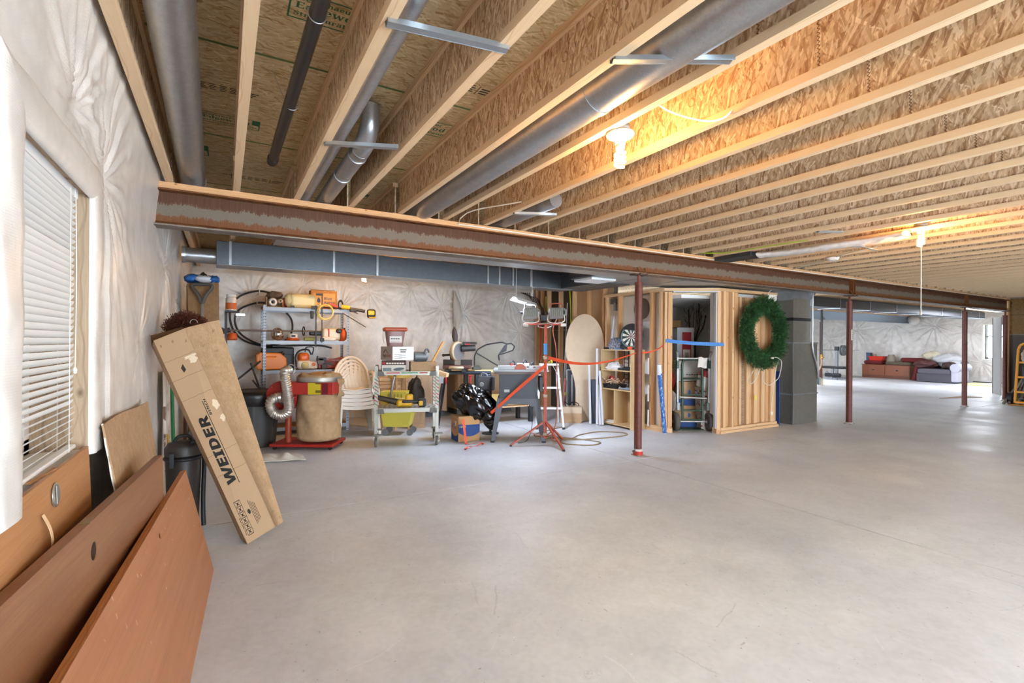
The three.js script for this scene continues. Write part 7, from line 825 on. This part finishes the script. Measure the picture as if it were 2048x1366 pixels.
  lump('blanket', 'brown blanket bunched on the left of the sofa seat', 'blanket', 21.4, .6, -7.8, .3, .15, .3, '#5b3836', 1); lump('blanket', 'white and grey patterned throw over the sofa back', 'blanket', 21.6, .76, -7.25, .28, .2, .42, '#c3c6ca', 4); lump('pillow', 'cream pillow propped on the sofa blankets', 'pillow', 21.65, .9, -7.72, .2, .15, .26, '#d6d0b8', 7); lump('blanket', 'dark brown cushion tucked at the sofa arm', 'blanket', 21.3, .57, -7.08, .2, .12, .2, '#40322e', 9);
  const gp = wthing('grey_panel', 'tall pale grey panel standing at the end of the long beam', 'panel', [17.7, 0, -4.8]); part(gp, 'panel', hexa([[17.3, 0, -4.72], [17.32, 0, -4.7], [17.86, 0, -5.0], [17.84, 0, -5.02], [17.3, 2.02, -4.72], [17.32, 2.02, -4.7], [17.86, 2.02, -5.0], [17.84, 2.02, -5.02]].map((p) => p)), M('#a9a7a4', .7)); part(gp, 'edge', b2(17.84, 17.87, 0, 2.02, -5.04, -5.0), M('#8f8d8a', .7));
  const rg = wthing('floor_mat', 'yellow and white mats on the floor before the far window', 'mat', [21.2, 0, -6.1]); part(rg, 'mat', b2(20.6, 21.9, .002, .03, -6.6, -5.4), M('#d9cf9a', .8)); part(rg, 'white_mat', b2(20.9, 21.8, .03, .045, -6.2, -5.3), M('#e9ebee', .8)); part(rg, 'dark_bar', b2(22.0, 22.06, .03, .06, -6.7, -5.2), mDark);
  const cd = wthing('cardboard_runner', 'flat cardboard lying on the floor by the leaning planks', 'cardboard', [15.9, 0, -4.9]); part(cd, 'sheet', hexa([[14.9, .002, -5.15], [16.2, .002, -5.1], [16.2, .002, -4.75], [15.0, .002, -5.1], [14.9, .01, -5.15], [16.2, .01, -5.1], [16.2, .01, -4.75], [15.0, .01, -5.1]].map((p) => p)), M('#a88c6c', .85));
  for (let i = 0; i < 4; i++) solo('leaning_plank', bar([14.75 + i * .1, .01, -3.98 + i * .06], [15.55 + i * .02, .55 + i * .17, -3.86 + i * .06], .06, .03, [0, 0, 1]), M(['#7d7468', '#8d8478', '#6b6157', '#94897b'][i], .8), ['shortest', 'second shortest', 'third', 'tallest'][i] + ' grey weathered plank leaning by the right wall', 'plank', 'weathered planks');
  const h = wthing('yellow_hand_truck', 'yellow orange hand truck standing at the right wall', 'hand truck', [15.0, 0, -3.7]), y = M('#d08a1e', .45); for (const z of [-3.82, -3.5]) part(h, 'upright', cyl([14.85, .05, z], [15.05, 1.22, z], .025, .025, 12), y); part(h, 'top_hoop', tube([[15.05, 1.2, -3.82], [15.06, 1.3, -3.78], [15.07, 1.34, -3.66], [15.06, 1.3, -3.54], [15.05, 1.2, -3.5]], .025, 30, 10), y); for (const [yy, x] of [[.92, 15.0], [.6, 14.945], [.28, 14.89], [.06, 14.85]]) part(h, 'crossbar', bx(.03, .04, .32, x, yy, -3.66), y); for (const z of [-3.92, -3.4]) part(h, 'wheel', cyl([14.98, .13, z - .04], [14.98, .13, z + .04], .13, .13, 22), mBlack); part(h, 'axle', cyl([14.98, .13, -3.95], [14.98, .13, -3.37], .012), mSteel); part(h, 'toe_plate', b2(14.62, 14.85, .01, .02, -3.86, -3.46), y);
  lump('patterned_bundle', 'cream patterned cloth bundle on the yellow hand truck', 'cloth', 15.2, 1.05, -3.66, .12, .2, .14, '#c3b5a4', 3);
  const bx2 = wthing('black_crate', 'dark crate behind the yellow hand truck', 'crate', [15.45, 0, -3.6]); part(bx2, 'body', rb(.4, .82, .42, 15.45, .41, -3.6, .01, 1), mDark); part(bx2, 'lid', rb(.42, .03, .44, 15.45, .835, -3.6, .006, 1), mBlack);
}
scene.traverse((o) => { if (o.isMesh) { o.castShadow = true; o.receiveShadow = true; } });
renderer.render(scene, camera);
